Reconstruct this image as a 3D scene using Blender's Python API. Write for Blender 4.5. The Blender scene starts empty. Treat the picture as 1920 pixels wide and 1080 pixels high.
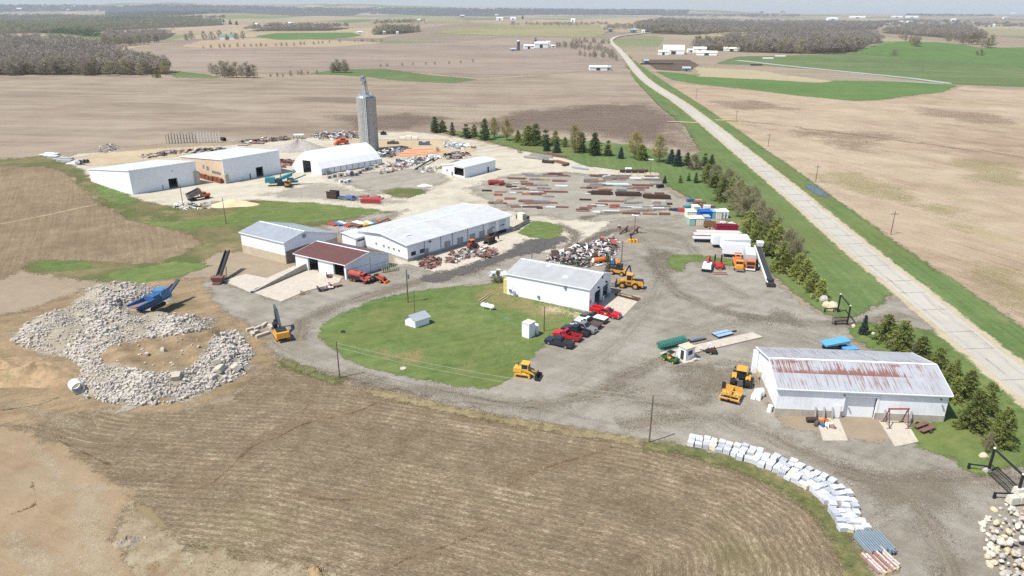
import bpy, bmesh, math, random
import numpy as np
from mathutils import Vector, Matrix
R = random.Random(7)
NR = np.random.default_rng(7)
sc = bpy.context.scene
COL = sc.collection
rad = math.radians
F, H = 1330.0, 60.0
PITCH = math.atan((540 - 19) / F)
ROLL = rad(0.2)
cd = bpy.data.cameras.new('camera'); cam = bpy.data.objects.new('camera', cd); COL.objects.link(cam)
cd.sensor_width = 36; cd.lens = 36 * F / 1920; cd.clip_start = 0.5; cd.clip_end = 90000
_f = Vector((0, math.cos(PITCH), -math.sin(PITCH))); _u = Vector((0, math.sin(PITCH), math.cos(PITCH))); _r = Vector((1, 0, 0))
_c, _s = math.cos(ROLL), math.sin(ROLL)
RX = _r * _c + _u * _s; UX = _u * _c - _r * _s
cam.matrix_world = Matrix(((RX.x, UX.x, -_f.x, 0), (RX.y, UX.y, -_f.y, 0), (RX.z, UX.z, -_f.z, H), (0, 0, 0, 1)))
sc.camera = cam
def ray(u, v):
 x, y = (u - 960) / F, (540 - v) / F
 return _f + RX * x + UX * y
def sst(a, b, x):
 t = np.clip((x - a) / (b - a), 0, 1); return t * t * (3 - 2 * t)
def sdf(poly, X, Y):
 """signed distance (+ inside) of points to a closed polygon"""
 P_ = np.asarray(poly, float); n = len(P_)
 d = np.full(X.shape, 1e18); ins = np.zeros(X.shape, bool)
 for i in range(n):
  a, b = P_[i], P_[(i + 1) % n]
  e = b - a; L = e @ e
  if L < 1e-12: continue
  t = np.clip(((X - a[0]) * e[0] + (Y - a[1]) * e[1]) / L, 0, 1)
  dx, dy = X - a[0] - t * e[0], Y - a[1] - t * e[1]
  d = np.minimum(d, dx * dx + dy * dy)
  c = (a[1] > Y) != (b[1] > Y)
  if abs(b[1] - a[1]) > 1e-12:
   ins ^= c & (X < (b[0] - a[0]) * (Y - a[1]) / (b[1] - a[1]) + a[0])
 d = np.sqrt(d)
 return np.where(ins, d, -d)
def polydist(line, X, Y):
 """(signed cross distance, along) to an open polyline"""
 P_ = np.asarray(line, float)
 best = np.full(X.shape, 1e18); sg = np.zeros(X.shape); al = np.zeros(X.shape); acc = 0.0
 for i in range(len(P_) - 1):
  a, b = P_[i], P_[i + 1]; e = b - a; L = math.hypot(*e)
  if L < 1e-9: continue
  t = ((X - a[0]) * e[0] + (Y - a[1]) * e[1]) / (L * L)
  tc = np.clip(t, 0, 1)
  dx, dy = X - a[0] - tc * e[0], Y - a[1] - tc * e[1]
  d = dx * dx + dy * dy; m = d < best
  cr = e[0] * (Y - a[1]) - e[1] * (X - a[0])
  best = np.where(m, d, best); sg = np.where(m, np.sign(cr), sg); al = np.where(m, acc + tc * L, al)
  acc += L
 return np.sqrt(best) * np.where(sg == 0, 1, sg), al
def flatP(u, v, z=0.0):
 d = ray(u, v); k = (z - H) / d.z
 return (d.x * k, d.y * k)
BUMPS = [  # x, y, rx, ry, height
 (-165, 262, 26, 18, 2.2), (-185, 300, 60, 60, 1.5),
 (690, 1250, 330, 130, 9), (1150, 1300, 300, 130, 8),
 (250, 2100, 500, 300, 10), (-350, 2500, 450, 300, 22), (100, 3400, 700, 500, 25),
 (-900, 4200, 900, 600, 20), (-4200, 9000, 2300, 900, 95), (-1500, 9300, 2600, 900, 70), (-7500, 9500, 2500, 1200, 62),
 (700, 9800, 2500, 900, 52), (2600, 9000, 2500, 1100, 30), (-2200, 5600, 800, 500, 30), (-3300, 5200, 700, 450, 28),
 (3300, 5200, 900, 700, 14), (4800, 6000, 1200, 900, 16)]
RUB = [(25, 640), (60, 600), (140, 575), (150, 545), (230, 530), (300, 540), (325, 560), (245, 585), (330, 590), (398, 600), (400, 625), (440, 620),
       (476, 665), (455, 705), (400, 725), (320, 755), (240, 760), (160, 745), (145, 710), (150, 685), (120, 665), (60, 655)]
RUBW = [flatP(*p) for p in RUB]
def ter(X, Y):
 X = np.asarray(X, float); Y = np.asarray(Y, float)
 k = sst(450, 1600, Y)
 z = k * (3.0 * np.sin(X / 210 + 1.3) * np.sin(Y / 330 + .4) + 2.2 * np.sin(X / 97 + Y / 240) + 2.0 * np.sin(Y / 170 + 2 + X / 800))
 k2 = sst(1800, 4500, Y)
 z = z + k2 * (9 * np.sin(X / 620 + .7) * np.sin(Y / 900) + 7 * np.sin(X / 330 + Y / 700 + 1))
 for bx, by, rx, ry, h in BUMPS:
  z = z + h * np.exp(-((X - bx) / rx) ** 2 - ((Y - by) / ry) ** 2)
 m = (Y < 190) & (X < -30) & (Y > 80)
 if np.any(m):
  s = sdf(RUBW, X, Y)
  z = z + np.where(m, 2.6 * sst(-1, 6, s) + 0.5 * sst(-1, 3, s) * np.sin(X * .9) * np.sin(Y * .8), 0)
 return z
TT = np.concatenate([np.linspace(55, 500, 240), np.geomspace(501, 40000, 420)])
def P(u, v, z=None):
 """point of the ground (or of the level z) seen at photo pixel u, v"""
 d = ray(u, v)
 if z is not None:
  k = (z - H) / d.z; return Vector((d.x * k, d.y * k, z))
 X, Y, Z = d.x * TT, d.y * TT, H + d.z * TT
 g = Z - ter(X, Y)
 i = np.argmax(g < 0)
 if g[i] >= 0: i = len(TT) - 1
 if i == 0: i = 1
 a = g[i - 1] / max(g[i - 1] - g[i], 1e-9); t = TT[i - 1] + a * (TT[i] - TT[i - 1])
 x, y = d.x * t, d.y * t
 return Vector((x, y, float(ter(x, y))))
def P2(u, v): p = P(u, v); return (p.x, p.y)
def new_mat(name):
 m = bpy.data.materials.new(name); m.use_nodes = True
 nt = m.node_tree; nt.nodes.clear()
 return m, nt
def s2l(c):
 return tuple(((x / 255) / 12.92 if x / 255 <= .04045 else ((x / 255 + .055) / 1.055) ** 2.4) for x in c)
class NT:
 def __init__(s, nt): s.nt = nt
 def n(s, t, **kw):
  nd = s.nt.nodes.new(t)
  for k, v in kw.items():
   if k.startswith('_'): setattr(nd, k[1:], v)
   else: nd.inputs[k.replace('__', ' ')].default_value = v
  return nd
 def l(s, a, b): s.nt.links.new(a, b)
 def math(s, op, a, b=None, c=None, clamp=False):
  nd = s.nt.nodes.new('ShaderNodeMath'); nd.operation = op; nd.use_clamp = clamp
  for i, x in enumerate((a, b, c)):
   if x is None: continue
   if isinstance(x, (int, float)): nd.inputs[i].default_value = x
   else: s.l(x, nd.inputs[i])
  return nd.outputs[0]
 def mr(s, x, a, b, c=0., d=1., smooth=False):
  nd = s.nt.nodes.new('ShaderNodeMapRange'); nd.clamp = True
  if smooth: nd.interpolation_type = 'SMOOTHSTEP'
  s.l(x, nd.inputs[0])
  for i, q in enumerate((a, b, c, d)): nd.inputs[i + 1].default_value = q
  return nd.outputs[0]
 def mix(s, f, a, b, blend='MIX'):
  nd = s.nt.nodes.new('ShaderNodeMix'); nd.data_type = 'RGBA'; nd.blend_type = blend
  for sock, x in ((nd.inputs[0], f), (nd.inputs[6], a), (nd.inputs[7], b)):
   if isinstance(x, (int, float)): sock.default_value = x
   elif isinstance(x, tuple): sock.default_value = (*x, 1) if len(x) == 3 else x
   else: s.l(x, sock)
  return nd.outputs[2]
 def noise(s, vec, scale, detail=4, rough=.6, dist=0.0):
  nd = s.nt.nodes.new('ShaderNodeTexNoise'); nd.inputs['Scale'].default_value = scale
  nd.inputs['Detail'].default_value = detail; nd.inputs['Roughness'].default_value = rough; nd.inputs['Distortion'].default_value = dist
  if vec is not None: s.l(vec, nd.inputs['Vector'])
  return nd.outputs[0]
 def ramp(s, x, stops):
  nd = s.nt.nodes.new('ShaderNodeValToRGB'); e = nd.color_ramp.elements
  while len(e) < len(stops): e.new(.5)
  for i, (p, c) in enumerate(stops): e[i].position = p; e[i].color = (*c, 1)
  s.l(x, nd.inputs[0]); return nd.outputs[0]
 def mapping(s, vec, rot=0., scale=(1, 1, 1), loc=(0, 0, 0)):
  nd = s.nt.nodes.new('ShaderNodeMapping'); s.l(vec, nd.inputs[0])
  nd.inputs['Rotation'].default_value = (0, 0, rot); nd.inputs['Scale'].default_value = scale; nd.inputs['Location'].default_value = loc
  return nd.outputs[0]
 def attr(s, name):
  nd = s.nt.nodes.new('ShaderNodeAttribute'); nd.attribute_name = name; return nd.outputs['Fac']
 def comb(s, x, y, z=0.):
  nd = s.nt.nodes.new('ShaderNodeCombineXYZ')
  for i, q in enumerate((x, y, z)):
   if isinstance(q, (int, float)): nd.inputs[i].default_value = q
   else: s.l(q, nd.inputs[i])
  return nd.outputs[0]
 def out(s, sh):
  o = s.nt.nodes.new('ShaderNodeOutputMaterial'); s.l(sh, o.inputs[0])
MATS = {}
def M(name, col, rough=.7, metal=0.0, var=.18, scale=1.5, spec=.3, streak=0.0, col2=None, thr=.6, bump=0.0):
 """a plain painted / natural surface with procedural wear; col in photo-like sRGB of the bare surface"""
 if name in MATS: return MATS[name]
 m, nt = new_mat(name); k = NT(nt)
 c = s2l(col)
 pos = k.n('ShaderNodeTexCoord').outputs['Object']
 n1 = k.noise(pos, scale, 5, .65)
 f = k.mr(n1, .3, .7, 1 - var, 1 + var)
 base = k.mix(1.0, c, (1, 1, 1), 'MULTIPLY')
 mul = k.n('ShaderNodeVectorMath', _operation='SCALE'); k.l(base, mul.inputs[0]); k.l(f, mul.inputs['Scale'])
 colr = mul.outputs[0]
 if streak:
  n3 = k.noise(k.mapping(pos, scale=(3, 3, .25)), 1.2, 4, .6)
  colr = k.mix(k.mr(n3, .45, .75, 0, streak), colr, tuple(x * .45 for x in c))
 if col2:
  n2 = k.noise(pos, scale * 1.7, 6, .7)
  colr = k.mix(k.mr(n2, thr - .06, thr + .06), colr, s2l(col2))
 b = k.n('ShaderNodeBsdfPrincipled', Roughness=rough, Metallic=metal)
 b.inputs['Specular IOR Level'].default_value = spec
 k.l(colr, b.inputs['Base Color'])
 if bump:
  bp = k.n('ShaderNodeBump', Strength=bump, Distance=.05); k.l(k.noise(pos, scale * 6, 3, .6), bp.inputs['Height']); k.l(bp.outputs[0], b.inputs['Normal'])
 k.out(b.outputs[0]); MATS[name] = m
 return m
class MB:
 def __init__(s, T=None): s.v = []; s.f = []; s.T = T; s.mi = []; s.cur = 0
 def add(s, vs, fs):
  o = len(s.v)
  if s.T is not None: vs = [tuple(s.T @ Vector(p)) for p in vs]
  s.v += [tuple(p) for p in vs]; s.f += [tuple(i + o for i in f) for f in fs]; s.mi += [s.cur] * len(fs)
  return s
 def hexa(s, p):  # 8 points: bottom 4 ccw, top 4 ccw
  return s.add(p, [(3, 2, 1, 0), (4, 5, 6, 7), (0, 1, 5, 4), (1, 2, 6, 5), (2, 3, 7, 6), (3, 0, 4, 7)])
 def box(s, x0, x1, y0, y1, z0, z1, taper=0.0, tx=None):
  tx = taper if tx is None else tx
  return s.hexa([(x0, y0, z0), (x1, y0, z0), (x1, y1, z0), (x0, y1, z0),
                       (x0 + tx, y0 + taper, z1), (x1 - tx, y0 + taper, z1), (x1 - tx, y1 - taper, z1), (x0 + tx, y1 - taper, z1)])
 def obox(s, a, b, w, h, up=(0, 0, 1)):
  a, b = Vector(a), Vector(b); d = (b - a).normalized(); up = Vector(up)
  if abs(d.dot(up)) > .98: up = Vector((1, 0, 0))
  x = d.cross(up).normalized() * w / 2; z = x.cross(d).normalized() * h / 2
  return s.hexa([a - x - z, a + x - z, b + x - z, b - x - z, a - x + z, a + x + z, b + x + z, b - x + z])
 def tube(s, a, b, r0, r1=None, n=8, caps=True):
  r1 = r0 if r1 is None else r1
  a, b = Vector(a), Vector(b); d = (b - a).normalized()
  t = Vector((0, 0, 1)) if abs(d.z) < .9 else Vector((1, 0, 0))
  x = d.cross(t).normalized(); y = d.cross(x)
  vs = [a + x * math.cos(2 * math.pi * i / n) * r0 + y * math.sin(2 * math.pi * i / n) * r0 for i in range(n)]
  vs += [b + x * math.cos(2 * math.pi * i / n) * r1 + y * math.sin(2 * math.pi * i / n) * r1 for i in range(n)]
  fs = [(i, (i + 1) % n, n + (i + 1) % n, n + i) for i in range(n)]
  if caps: fs += [tuple(range(n))[::-1], tuple(range(n, 2 * n))]
  return s.add(vs, fs)
 def ring(s, a, b, r, ri, n=14):
  """hollow pipe"""
  a, b = Vector(a), Vector(b); d = (b - a).normalized()
  t = Vector((0, 0, 1)) if abs(d.z) < .9 else Vector((1, 0, 0))
  x = d.cross(t).normalized(); y = d.cross(x); vs = []
  for p, q in ((a, r), (b, r), (b, ri), (a, ri)):
   vs += [p + (x * math.cos(2 * math.pi * i / n) + y * math.sin(2 * math.pi * i / n)) * q for i in range(n)]
  fs = []
  for k in range(4):
   for i in range(n): fs.append((k * n + i, k * n + (i + 1) % n, ((k + 1) % 4) * n + (i + 1) % n, ((k + 1) % 4) * n + i))
  return s.add(vs, fs)
 def prism(s, poly, z0, z1):
  n = len(poly)
  return s.add([(x, y, z0) for x, y in poly] + [(x, y, z1) for x, y in poly],
                     [tuple(range(n))[::-1], tuple(range(n, 2 * n))] + [(i, (i + 1) % n, n + (i + 1) % n, n + i) for i in range(n)])
 def xprism(s, prof, y0, y1):
  """profile in x,z extruded along y"""
  n = len(prof)
  return s.add([(x, y0, z) for x, z in prof] + [(x, y1, z) for x, z in prof],
                     [tuple(range(n)), tuple(range(n, 2 * n))[::-1]] + [(i, n + i, n + (i + 1) % n, (i + 1) % n) for i in range(n)])
 def quad(s, a, b, c, d): return s.add([a, b, c, d], [(0, 1, 2, 3)])
 def dome(s, c, r, rz, n=12, m=4, full=False):
  vs = []; fs = []; lo = -m if full else 0
  rows = list(range(lo, m))
  for j in rows:
   a = j / m * math.pi / 2
   vs += [(c[0] + r * math.cos(a) * math.cos(2 * math.pi * i / n), c[1] + r * math.cos(a) * math.sin(2 * math.pi * i / n), c[2] + rz * math.sin(a)) for i in range(n)]
  vs.append((c[0], c[1], c[2] + rz)); T_ = len(vs) - 1
  for j in range(len(rows) - 1):
   for i in range(n): fs.append((j * n + i, j * n + (i + 1) % n, (j + 1) * n + (i + 1) % n, (j + 1) * n + i))
  for i in range(n): fs.append(((len(rows) - 1) * n + i, (len(rows) - 1) * n + (i + 1) % n, T_))
  return s.add(vs, fs)
 def rock(s, c, r, rz, rnd, jag=.3, rot=None):
  """angular lump: jittered box-like lump of 14 points"""
  a = rnd.random() * 6.28 if rot is None else rot; ca, sa = math.cos(a), math.sin(a); vs = []
  for x, y, z in ((-1, -1, -1), (1, -1, -1), (1, 1, -1), (-1, 1, -1), (-1, -1, 1), (1, -1, 1), (1, 1, 1), (-1, 1, 1)):
   q = 1 - (jag * rnd.random() if z < 0 else jag * (.5 + rnd.random()))
   px, py, pz = x * q * r * .8, y * (1 - jag * rnd.random()) * r * .62, z * (1 - jag * rnd.random()) * rz
   vs.append((c[0] + px * ca - py * sa, c[1] + px * sa + py * ca, c[2] + pz))
  return s.add(vs, [(3, 2, 1, 0), (4, 5, 6, 7), (0, 1, 5, 4), (1, 2, 6, 5), (2, 3, 7, 6), (3, 0, 4, 7)])
 def mesh(s, name, mats):
  me = bpy.data.meshes.new(name); me.from_pydata(s.v, [], s.f)
  for m in (mats if isinstance(mats, (list, tuple)) else [mats]): me.materials.append(m)
  if any(s.mi): me.polygons.foreach_set('material_index', s.mi)
  me.update(); return me
 def obj(s, name, mats, parent=None, smooth=False):
  me = s.mesh(name, mats)
  if smooth: me.polygons.foreach_set('use_smooth', [True] * len(me.polygons))
  o = bpy.data.objects.new(name, me); COL.objects.link(o)
  if parent is not None: o.parent = parent
  return o
def tag(o, label=None, cat=None, group=None, kind=None):
 if label: o['label'] = label
 if cat: o['category'] = cat
 if group: o['group'] = group
 if kind: o['kind'] = kind
 return o
def thing(name, label, cat, loc=(0, 0, 0), rz=0.0, group=None, scale=1.0):
 o = bpy.data.objects.new(name, None); COL.objects.link(o); o.empty_display_size = .2
 o.location = loc; o.rotation_euler = (0, 0, rz); o.scale = (scale,) * 3
 return tag(o, label, cat, group)
CHILDREN = {}
def dup(root, loc, rz, label=None, group=None, scale=None):
 """copy of a thing with its parts and sub-parts (mesh data shared)"""
 r = root.copy(); COL.objects.link(r); r.location = loc; r.rotation_euler = (0, 0, rz)
 if scale is not None: r.scale = (scale,) * 3 if isinstance(scale, (int, float)) else scale
 if label: r['label'] = label
 if group: r['group'] = group
 for ch in CHILDREN.setdefault(root.name, [c for c in COL.objects if c.parent == root]):
  c = ch.copy(); COL.objects.link(c); c.parent = r
  for g in CHILDREN.setdefault(ch.name, [q for q in COL.objects if q.parent == ch]):
   d = g.copy(); COL.objects.link(d); d.parent = c
 return r
def heading(a, b):
 return math.atan2(b.y - a.y, b.x - a.x)
def place(u0, v0, u1, v1):
 """(middle, heading, length) of the ground segment between two photo pixels"""
 a, b = P(u0, v0), P(u1, v1)
 return (a + b) / 2, heading(a, b), (b - a).length
ORD = 'first second third fourth fifth sixth seventh eighth ninth tenth eleventh twelfth thirteenth fourteenth fifteenth sixteenth seventeenth eighteenth nineteenth twentieth'.split()
def ordw(i):
 if i < 20: return ORD[i]
 t = i + 1
 tens = {2: 'twenty', 3: 'thirty', 4: 'forty', 5: 'fifty'}[t // 10]
 if t % 10 == 0: return {20: 'twentieth', 30: 'thirtieth', 40: 'fortieth', 50: 'fiftieth'}[t]
 return tens + '-' + ORD[t % 10 - 1]
SUN_AZ, SUN_EL = 242.0, 58.5
w = bpy.data.worlds.new('World'); sc.world = w; w.use_nodes = True
bg = w.node_tree.nodes['Background'] if 'Background' in w.node_tree.nodes else w.node_tree.nodes.new('ShaderNodeBackground')
sky = w.node_tree.nodes.new('ShaderNodeTexSky'); sky.sky_type = 'NISHITA'; sky.sun_disc = False
sky.sun_elevation = rad(SUN_EL); sky.sun_rotation = rad(SUN_AZ); sky.altitude = 300; sky.air_density = 1.0; sky.dust_density = 1.2; sky.ozone_density = 1.5
w.node_tree.links.new(sky.outputs[0], bg.inputs[0]); bg.inputs[1].default_value = 0.12
ld = bpy.data.lights.new('sun', 'SUN'); ld.energy = 4.6; ld.angle = rad(0.53); ld.color = (1, .955, .89)
sun = bpy.data.objects.new('sun', ld); COL.objects.link(sun)
sdir = Vector((math.sin(rad(SUN_AZ)) * math.cos(rad(SUN_EL)), math.cos(rad(SUN_AZ)) * math.cos(rad(SUN_EL)), math.sin(rad(SUN_EL))))
sun.rotation_euler = (-sdir).to_track_quat('-Z', 'Y').to_euler(); sun.location = (0, 0, 200)
sc.view_settings.view_transform = 'Standard'; sc.view_settings.look = 'None'; sc.view_settings.gamma = 1; sc.view_settings.exposure = 0.4
sc.view_settings.use_curve_mapping = False
sc.cycles.max_bounces = 4; sc.cycles.diffuse_bounces = 2; sc.cycles.glossy_bounces = 2; sc.cycles.transmission_bounces = 2
sc.cycles.transparent_max_bounces = 24; sc.cycles.volume_bounces = 0
sc.cycles.use_denoising = False; sc.cycles.use_adaptive_sampling = True; sc.cycles.adaptive_threshold = .015
sc.cycles.caustics_reflective = False; sc.cycles.caustics_refractive = False
def make_haze():
 m, nt = new_mat('haze_air'); k = NT(nt)
 v = k.n('ShaderNodeVolumePrincipled', Density=HAZE_D, Anisotropy=0.0); v.inputs['Color'].default_value = (.84, .93, 1.0, 1)
 o = nt.nodes.new('ShaderNodeOutputMaterial'); k.l(v.outputs[0], o.inputs['Volume'])
 h = MB().box(-27000, 27000, -600, 26000, -70, 260).obj('haze', m); h['kind'] = 'stuff'
HAZE_D = 6e-5
vv = np.concatenate([np.arange(1500, 700, -6.0), np.arange(700, 200, -4.0), np.arange(200, 60, -2.0), np.arange(60, 26, -1.0), np.arange(26, 21.3, -.5)])
_ys = []
for v_ in vv:
 q = math.atan((v_ - 540) / F) + PITCH
 _ys.append(H / math.tan(q))
LY = np.array([4.0] + [y for y in _ys if y < 24000] + [25000.0])
LT = np.concatenate([np.linspace(-1.9, -1.05, 12)[:-1], np.linspace(-1.05, 1.05, 250), np.linspace(1.05, 1.9, 12)[1:]])
GX = LY[:, None] * LT[None, :]; GY = np.repeat(LY[:, None], len(LT), 1)
GZ = ter(GX, GY)
NRW, NCL = GX.shape
KG = 0.66
def gc(c):
 r, g, b = s2l(c); return (r * KG * 1.02, g * KG * 1.005, b * KG * .91)
def sheet(name, mask_s, mat, layer, margin, attrs, kind='structure'):
 """the cells of the ground lattice within margin of a shape, lifted layer steps above the sheet below"""
 if mask_s is None: cell = np.ones((NRW - 1, NCL - 1), bool)
 else:
  mx = np.maximum(np.maximum(mask_s[:-1, :-1] + margin[:-1, :-1], mask_s[1:, :-1] + margin[1:, :-1]),
      np.maximum(mask_s[:-1, 1:] + margin[:-1, 1:], mask_s[1:, 1:] + margin[1:, 1:]))
  cell = mx > 0
 ii, jj = np.nonzero(cell)
 idx = np.stack([ii * NCL + jj, ii * NCL + jj + 1, (ii + 1) * NCL + jj + 1, (ii + 1) * NCL + jj], 1)
 used, inv = np.unique(idx.ravel(), return_inverse=True)
 lift = layer * .004 * np.maximum(1, GY.ravel()[used] / 120)
 co = np.stack([GX.ravel()[used], GY.ravel()[used], GZ.ravel()[used] + lift], 1)
 me = bpy.data.meshes.new(name)
 nf = len(idx); me.vertices.add(len(used)); me.vertices.foreach_set('co', co.ravel())
 me.loops.add(nf * 4); me.loops.foreach_set('vertex_index', inv.astype(np.int32).ravel())
 me.polygons.add(nf); me.polygons.foreach_set('loop_start', np.arange(0, nf * 4, 4, dtype=np.int32))
 me.polygons.foreach_set('use_smooth', np.ones(nf, bool))
 for an, arr in attrs.items():
  at = me.attributes.new(an, 'FLOAT', 'POINT'); at.data.foreach_set('value', arr.ravel()[used].astype(np.float32))
 me.materials.append(mat); me.update(calc_edges=True); me.validate()
 o = bpy.data.objects.new(name, me); COL.objects.link(o); o['kind'] = kind
 return o
def gmat(name, stops, w=(.45, .35, .3), scl=(.03, .35, 3.0), edge=None, streak=(), patch=(), opac=1.0, rough=.95, bump=.25, bscale=2.5, rows=None, lines=(), spec=.1, cell=.08):
 m, nt = new_mat(name); k = NT(nt)
 pos = k.n('ShaderNodeNewGeometry').outputs['Position']
 f = None
 for wi, si in zip(w, scl):
  t = k.math('MULTIPLY', k.mr(k.noise(pos, si, 6, .62), .28, .72), wi)
  f = t if f is None else k.math('ADD', f, t)
 f = k.math('DIVIDE', f, sum(w))
 def svec(rot, sa, sx):
  if rot == 'guide': return k.comb(k.math('MULTIPLY', k.attr('u'), sa), k.math('MULTIPLY', k.attr('d'), sx))
  return k.mapping(k.mapping(pos, rot=-rad(rot)), scale=(sa, sx, 0))
 for rot, sa, sx, st in streak:
  nz = k.mr(k.noise(svec(rot, sa, sx), 1.0, 5, .68), .3, .7, -st, st)
  f = k.math('ADD', f, nz)
 if rows:  # planted rows: (rot, spacing m, strength)
  rot, spc, st = rows
  sep = k.n('ShaderNodeSeparateXYZ'); k.l(svec(rot, 1, 1), sep.inputs[0])
  wob = k.math('ADD', k.math('MULTIPLY', sep.outputs[1], 6.2832 / spc), k.math('MULTIPLY', k.noise(pos, .12, 3), 5))
  sn = k.math('SINE', wob)
  f = k.math('ADD', f, k.math('MULTIPLY', sn, k.mr(k.noise(pos, .05, 3), .38, .6, st * .25, st)))
 col = k.ramp(f, [(p, gc(c)) for p, c in stops])
 for pt in patch:  # (scale, threshold, softness, colour, amount, [rot, stretch])
  scale, th, so, c, am = pt[:5]
  vec = pos if len(pt) < 6 else svec(pt[5], pt[6], 1.0)
  nz = k.noise(vec, scale, 6, .6, .4)
  col = k.mix(k.mr(nz, th - so, th + so, 0, am), col, gc(c))
 for dl, wd, c, am in lines:  # dark or light lines at cross distances from the guide
  a = k.math('ABSOLUTE', k.math('SUBTRACT', k.math('ADD', k.attr('d'), k.mr(k.noise(pos, .12, 3), .3, .7, -.8, .8)), dl))
  col = k.mix(k.math('MULTIPLY', k.mr(a, wd, 0, 0, am), k.mr(k.noise(pos, .2, 4), .35, .55)), col, gc(c))
 b = k.n('ShaderNodeBsdfPrincipled', Roughness=rough); b.inputs['Specular IOR Level'].default_value = spec
 k.l(col, b.inputs['Base Color'])
 if bump:
  bp = k.n('ShaderNodeBump', Strength=bump, Distance=.12); k.l(k.noise(pos, bscale, 5, .7), bp.inputs['Height']); k.l(bp.outputs[0], b.inputs['Normal'])
 sh = b.outputs[0]
 if edge:
  so, am, ns = edge
  nz = k.math('ADD', k.mr(k.noise(pos, ns, 5, .68), .25, .75, -am, am), k.mr(k.noise(pos, ns * 7, 4, .7), .25, .75, -am * .45, am * .45))
  a = k.mr(k.math('ADD', k.attr('s'), nz), -so, so, 0, opac, smooth=True)
  grain = nt.nodes.new('ShaderNodeTexWhiteNoise'); grain.noise_dimensions = '2D'   # crumbs of the two grounds mixed, not a see-through film
  fl = k.n('ShaderNodeVectorMath', _operation='FLOOR'); k.l(k.mapping(pos, scale=(1 / cell, 1 / cell, 0)), fl.inputs[0]); k.l(fl.outputs[0], grain.inputs['Vector'])
  a = k.math('GREATER_THAN', a, k.math('ADD', k.math('MULTIPLY', grain.outputs['Value'], .98), .01))
  tr = nt.nodes.new('ShaderNodeBsdfTransparent'); mx = nt.nodes.new('ShaderNodeMixShader')
  k.l(a, mx.inputs[0]); k.l(tr.outputs[0], mx.inputs[1]); k.l(sh, mx.inputs[2]); sh = mx.outputs[0]
  m['edge_reach'] = so + am * 1.5
 k.out(sh); return m
TOP = np.zeros((NRW - 1, NCL - 1), int)
def smooth_line(L, n=6):
 """Catmull-Rom through the points"""
 L = np.asarray(L, float)
 if len(L) < 3: return np.array([L[0] + (L[-1] - L[0]) * i / n for i in range(n + 1)])
 Q = np.vstack([2 * L[0] - L[1], L, 2 * L[-1] - L[-2]]); out = []
 for i in range(1, len(Q) - 2):
  p0, p1, p2, p3 = Q[i - 1], Q[i], Q[i + 1], Q[i + 2]
  for t in np.arange(n) / n:
   out.append(.5 * (2 * p1 + (p2 - p0) * t + (2 * p0 - 5 * p1 + 4 * p2 - p3) * t * t + (3 * p1 - p0 - 3 * p2 + p3) * t ** 3))
 out.append(L[-1]); return np.array(out)
def ribbon(name, line, half, mat, lift):
 L = smooth_line(line); seg = np.hypot(*(L[1:] - L[:-1]).T); acc = np.concatenate([[0], np.cumsum(seg)])
 pts = []; s_ = 0.0
 while s_ < acc[-1]:
  x, y = np.interp(s_, acc, L[:, 0]), np.interp(s_, acc, L[:, 1]); pts.append((x, y, s_)); s_ += max(1.2, math.hypot(x, y) * .008)
 pts.append((L[-1][0], L[-1][1], acc[-1])); pts = np.array(pts)
 tg = np.gradient(pts[:, :2], axis=0); tg /= np.linalg.norm(tg, axis=1)[:, None] + 1e-9; nrm = np.stack([-tg[:, 1], tg[:, 0]], 1)
 mg = half + mat.get('edge_reach', .3); offs_ = np.array([-mg, -half, 0, half, mg]); k = len(offs_); n = len(pts)
 XY = pts[:, None, :2] + nrm[:, None, :] * offs_[None, :, None]
 Z = ter(XY[..., 0], XY[..., 1]) + lift * np.maximum(1, XY[..., 1] / 120)
 co = np.concatenate([XY, Z[..., None]], 2).reshape(-1, 3)
 ii, jj = np.meshgrid(np.arange(n - 1), np.arange(k - 1), indexing='ij'); q = (ii * k + jj).ravel()
 idx = np.stack([q, q + k, q + k + 1, q + 1], 1)[:, ::-1]
 me = bpy.data.meshes.new(name); nf = len(idx); me.vertices.add(len(co)); me.vertices.foreach_set('co', co.ravel())
 me.loops.add(nf * 4); me.loops.foreach_set('vertex_index', idx.astype(np.int32).ravel()); me.polygons.add(nf); me.polygons.foreach_set('loop_start', np.arange(0, nf * 4, 4, dtype=np.int32))
 end = np.minimum(pts[:, 2], acc[-1] - pts[:, 2])[:, None] + .4
 for an, arr in (('d', np.broadcast_to(offs_[None, :], (n, k))), ('u', np.broadcast_to(pts[:, 2:3], (n, k))), ('s', np.minimum(half - np.abs(offs_)[None, :], end * .5))):
  at = me.attributes.new(an, 'FLOAT', 'POINT'); at.data.foreach_set('value', np.ascontiguousarray(arr).ravel().astype(np.float32))
 me.materials.append(mat); me.update(calc_edges=True)
 o = bpy.data.objects.new(name, me); COL.objects.link(o); o['kind'] = 'structure'; return o
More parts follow.
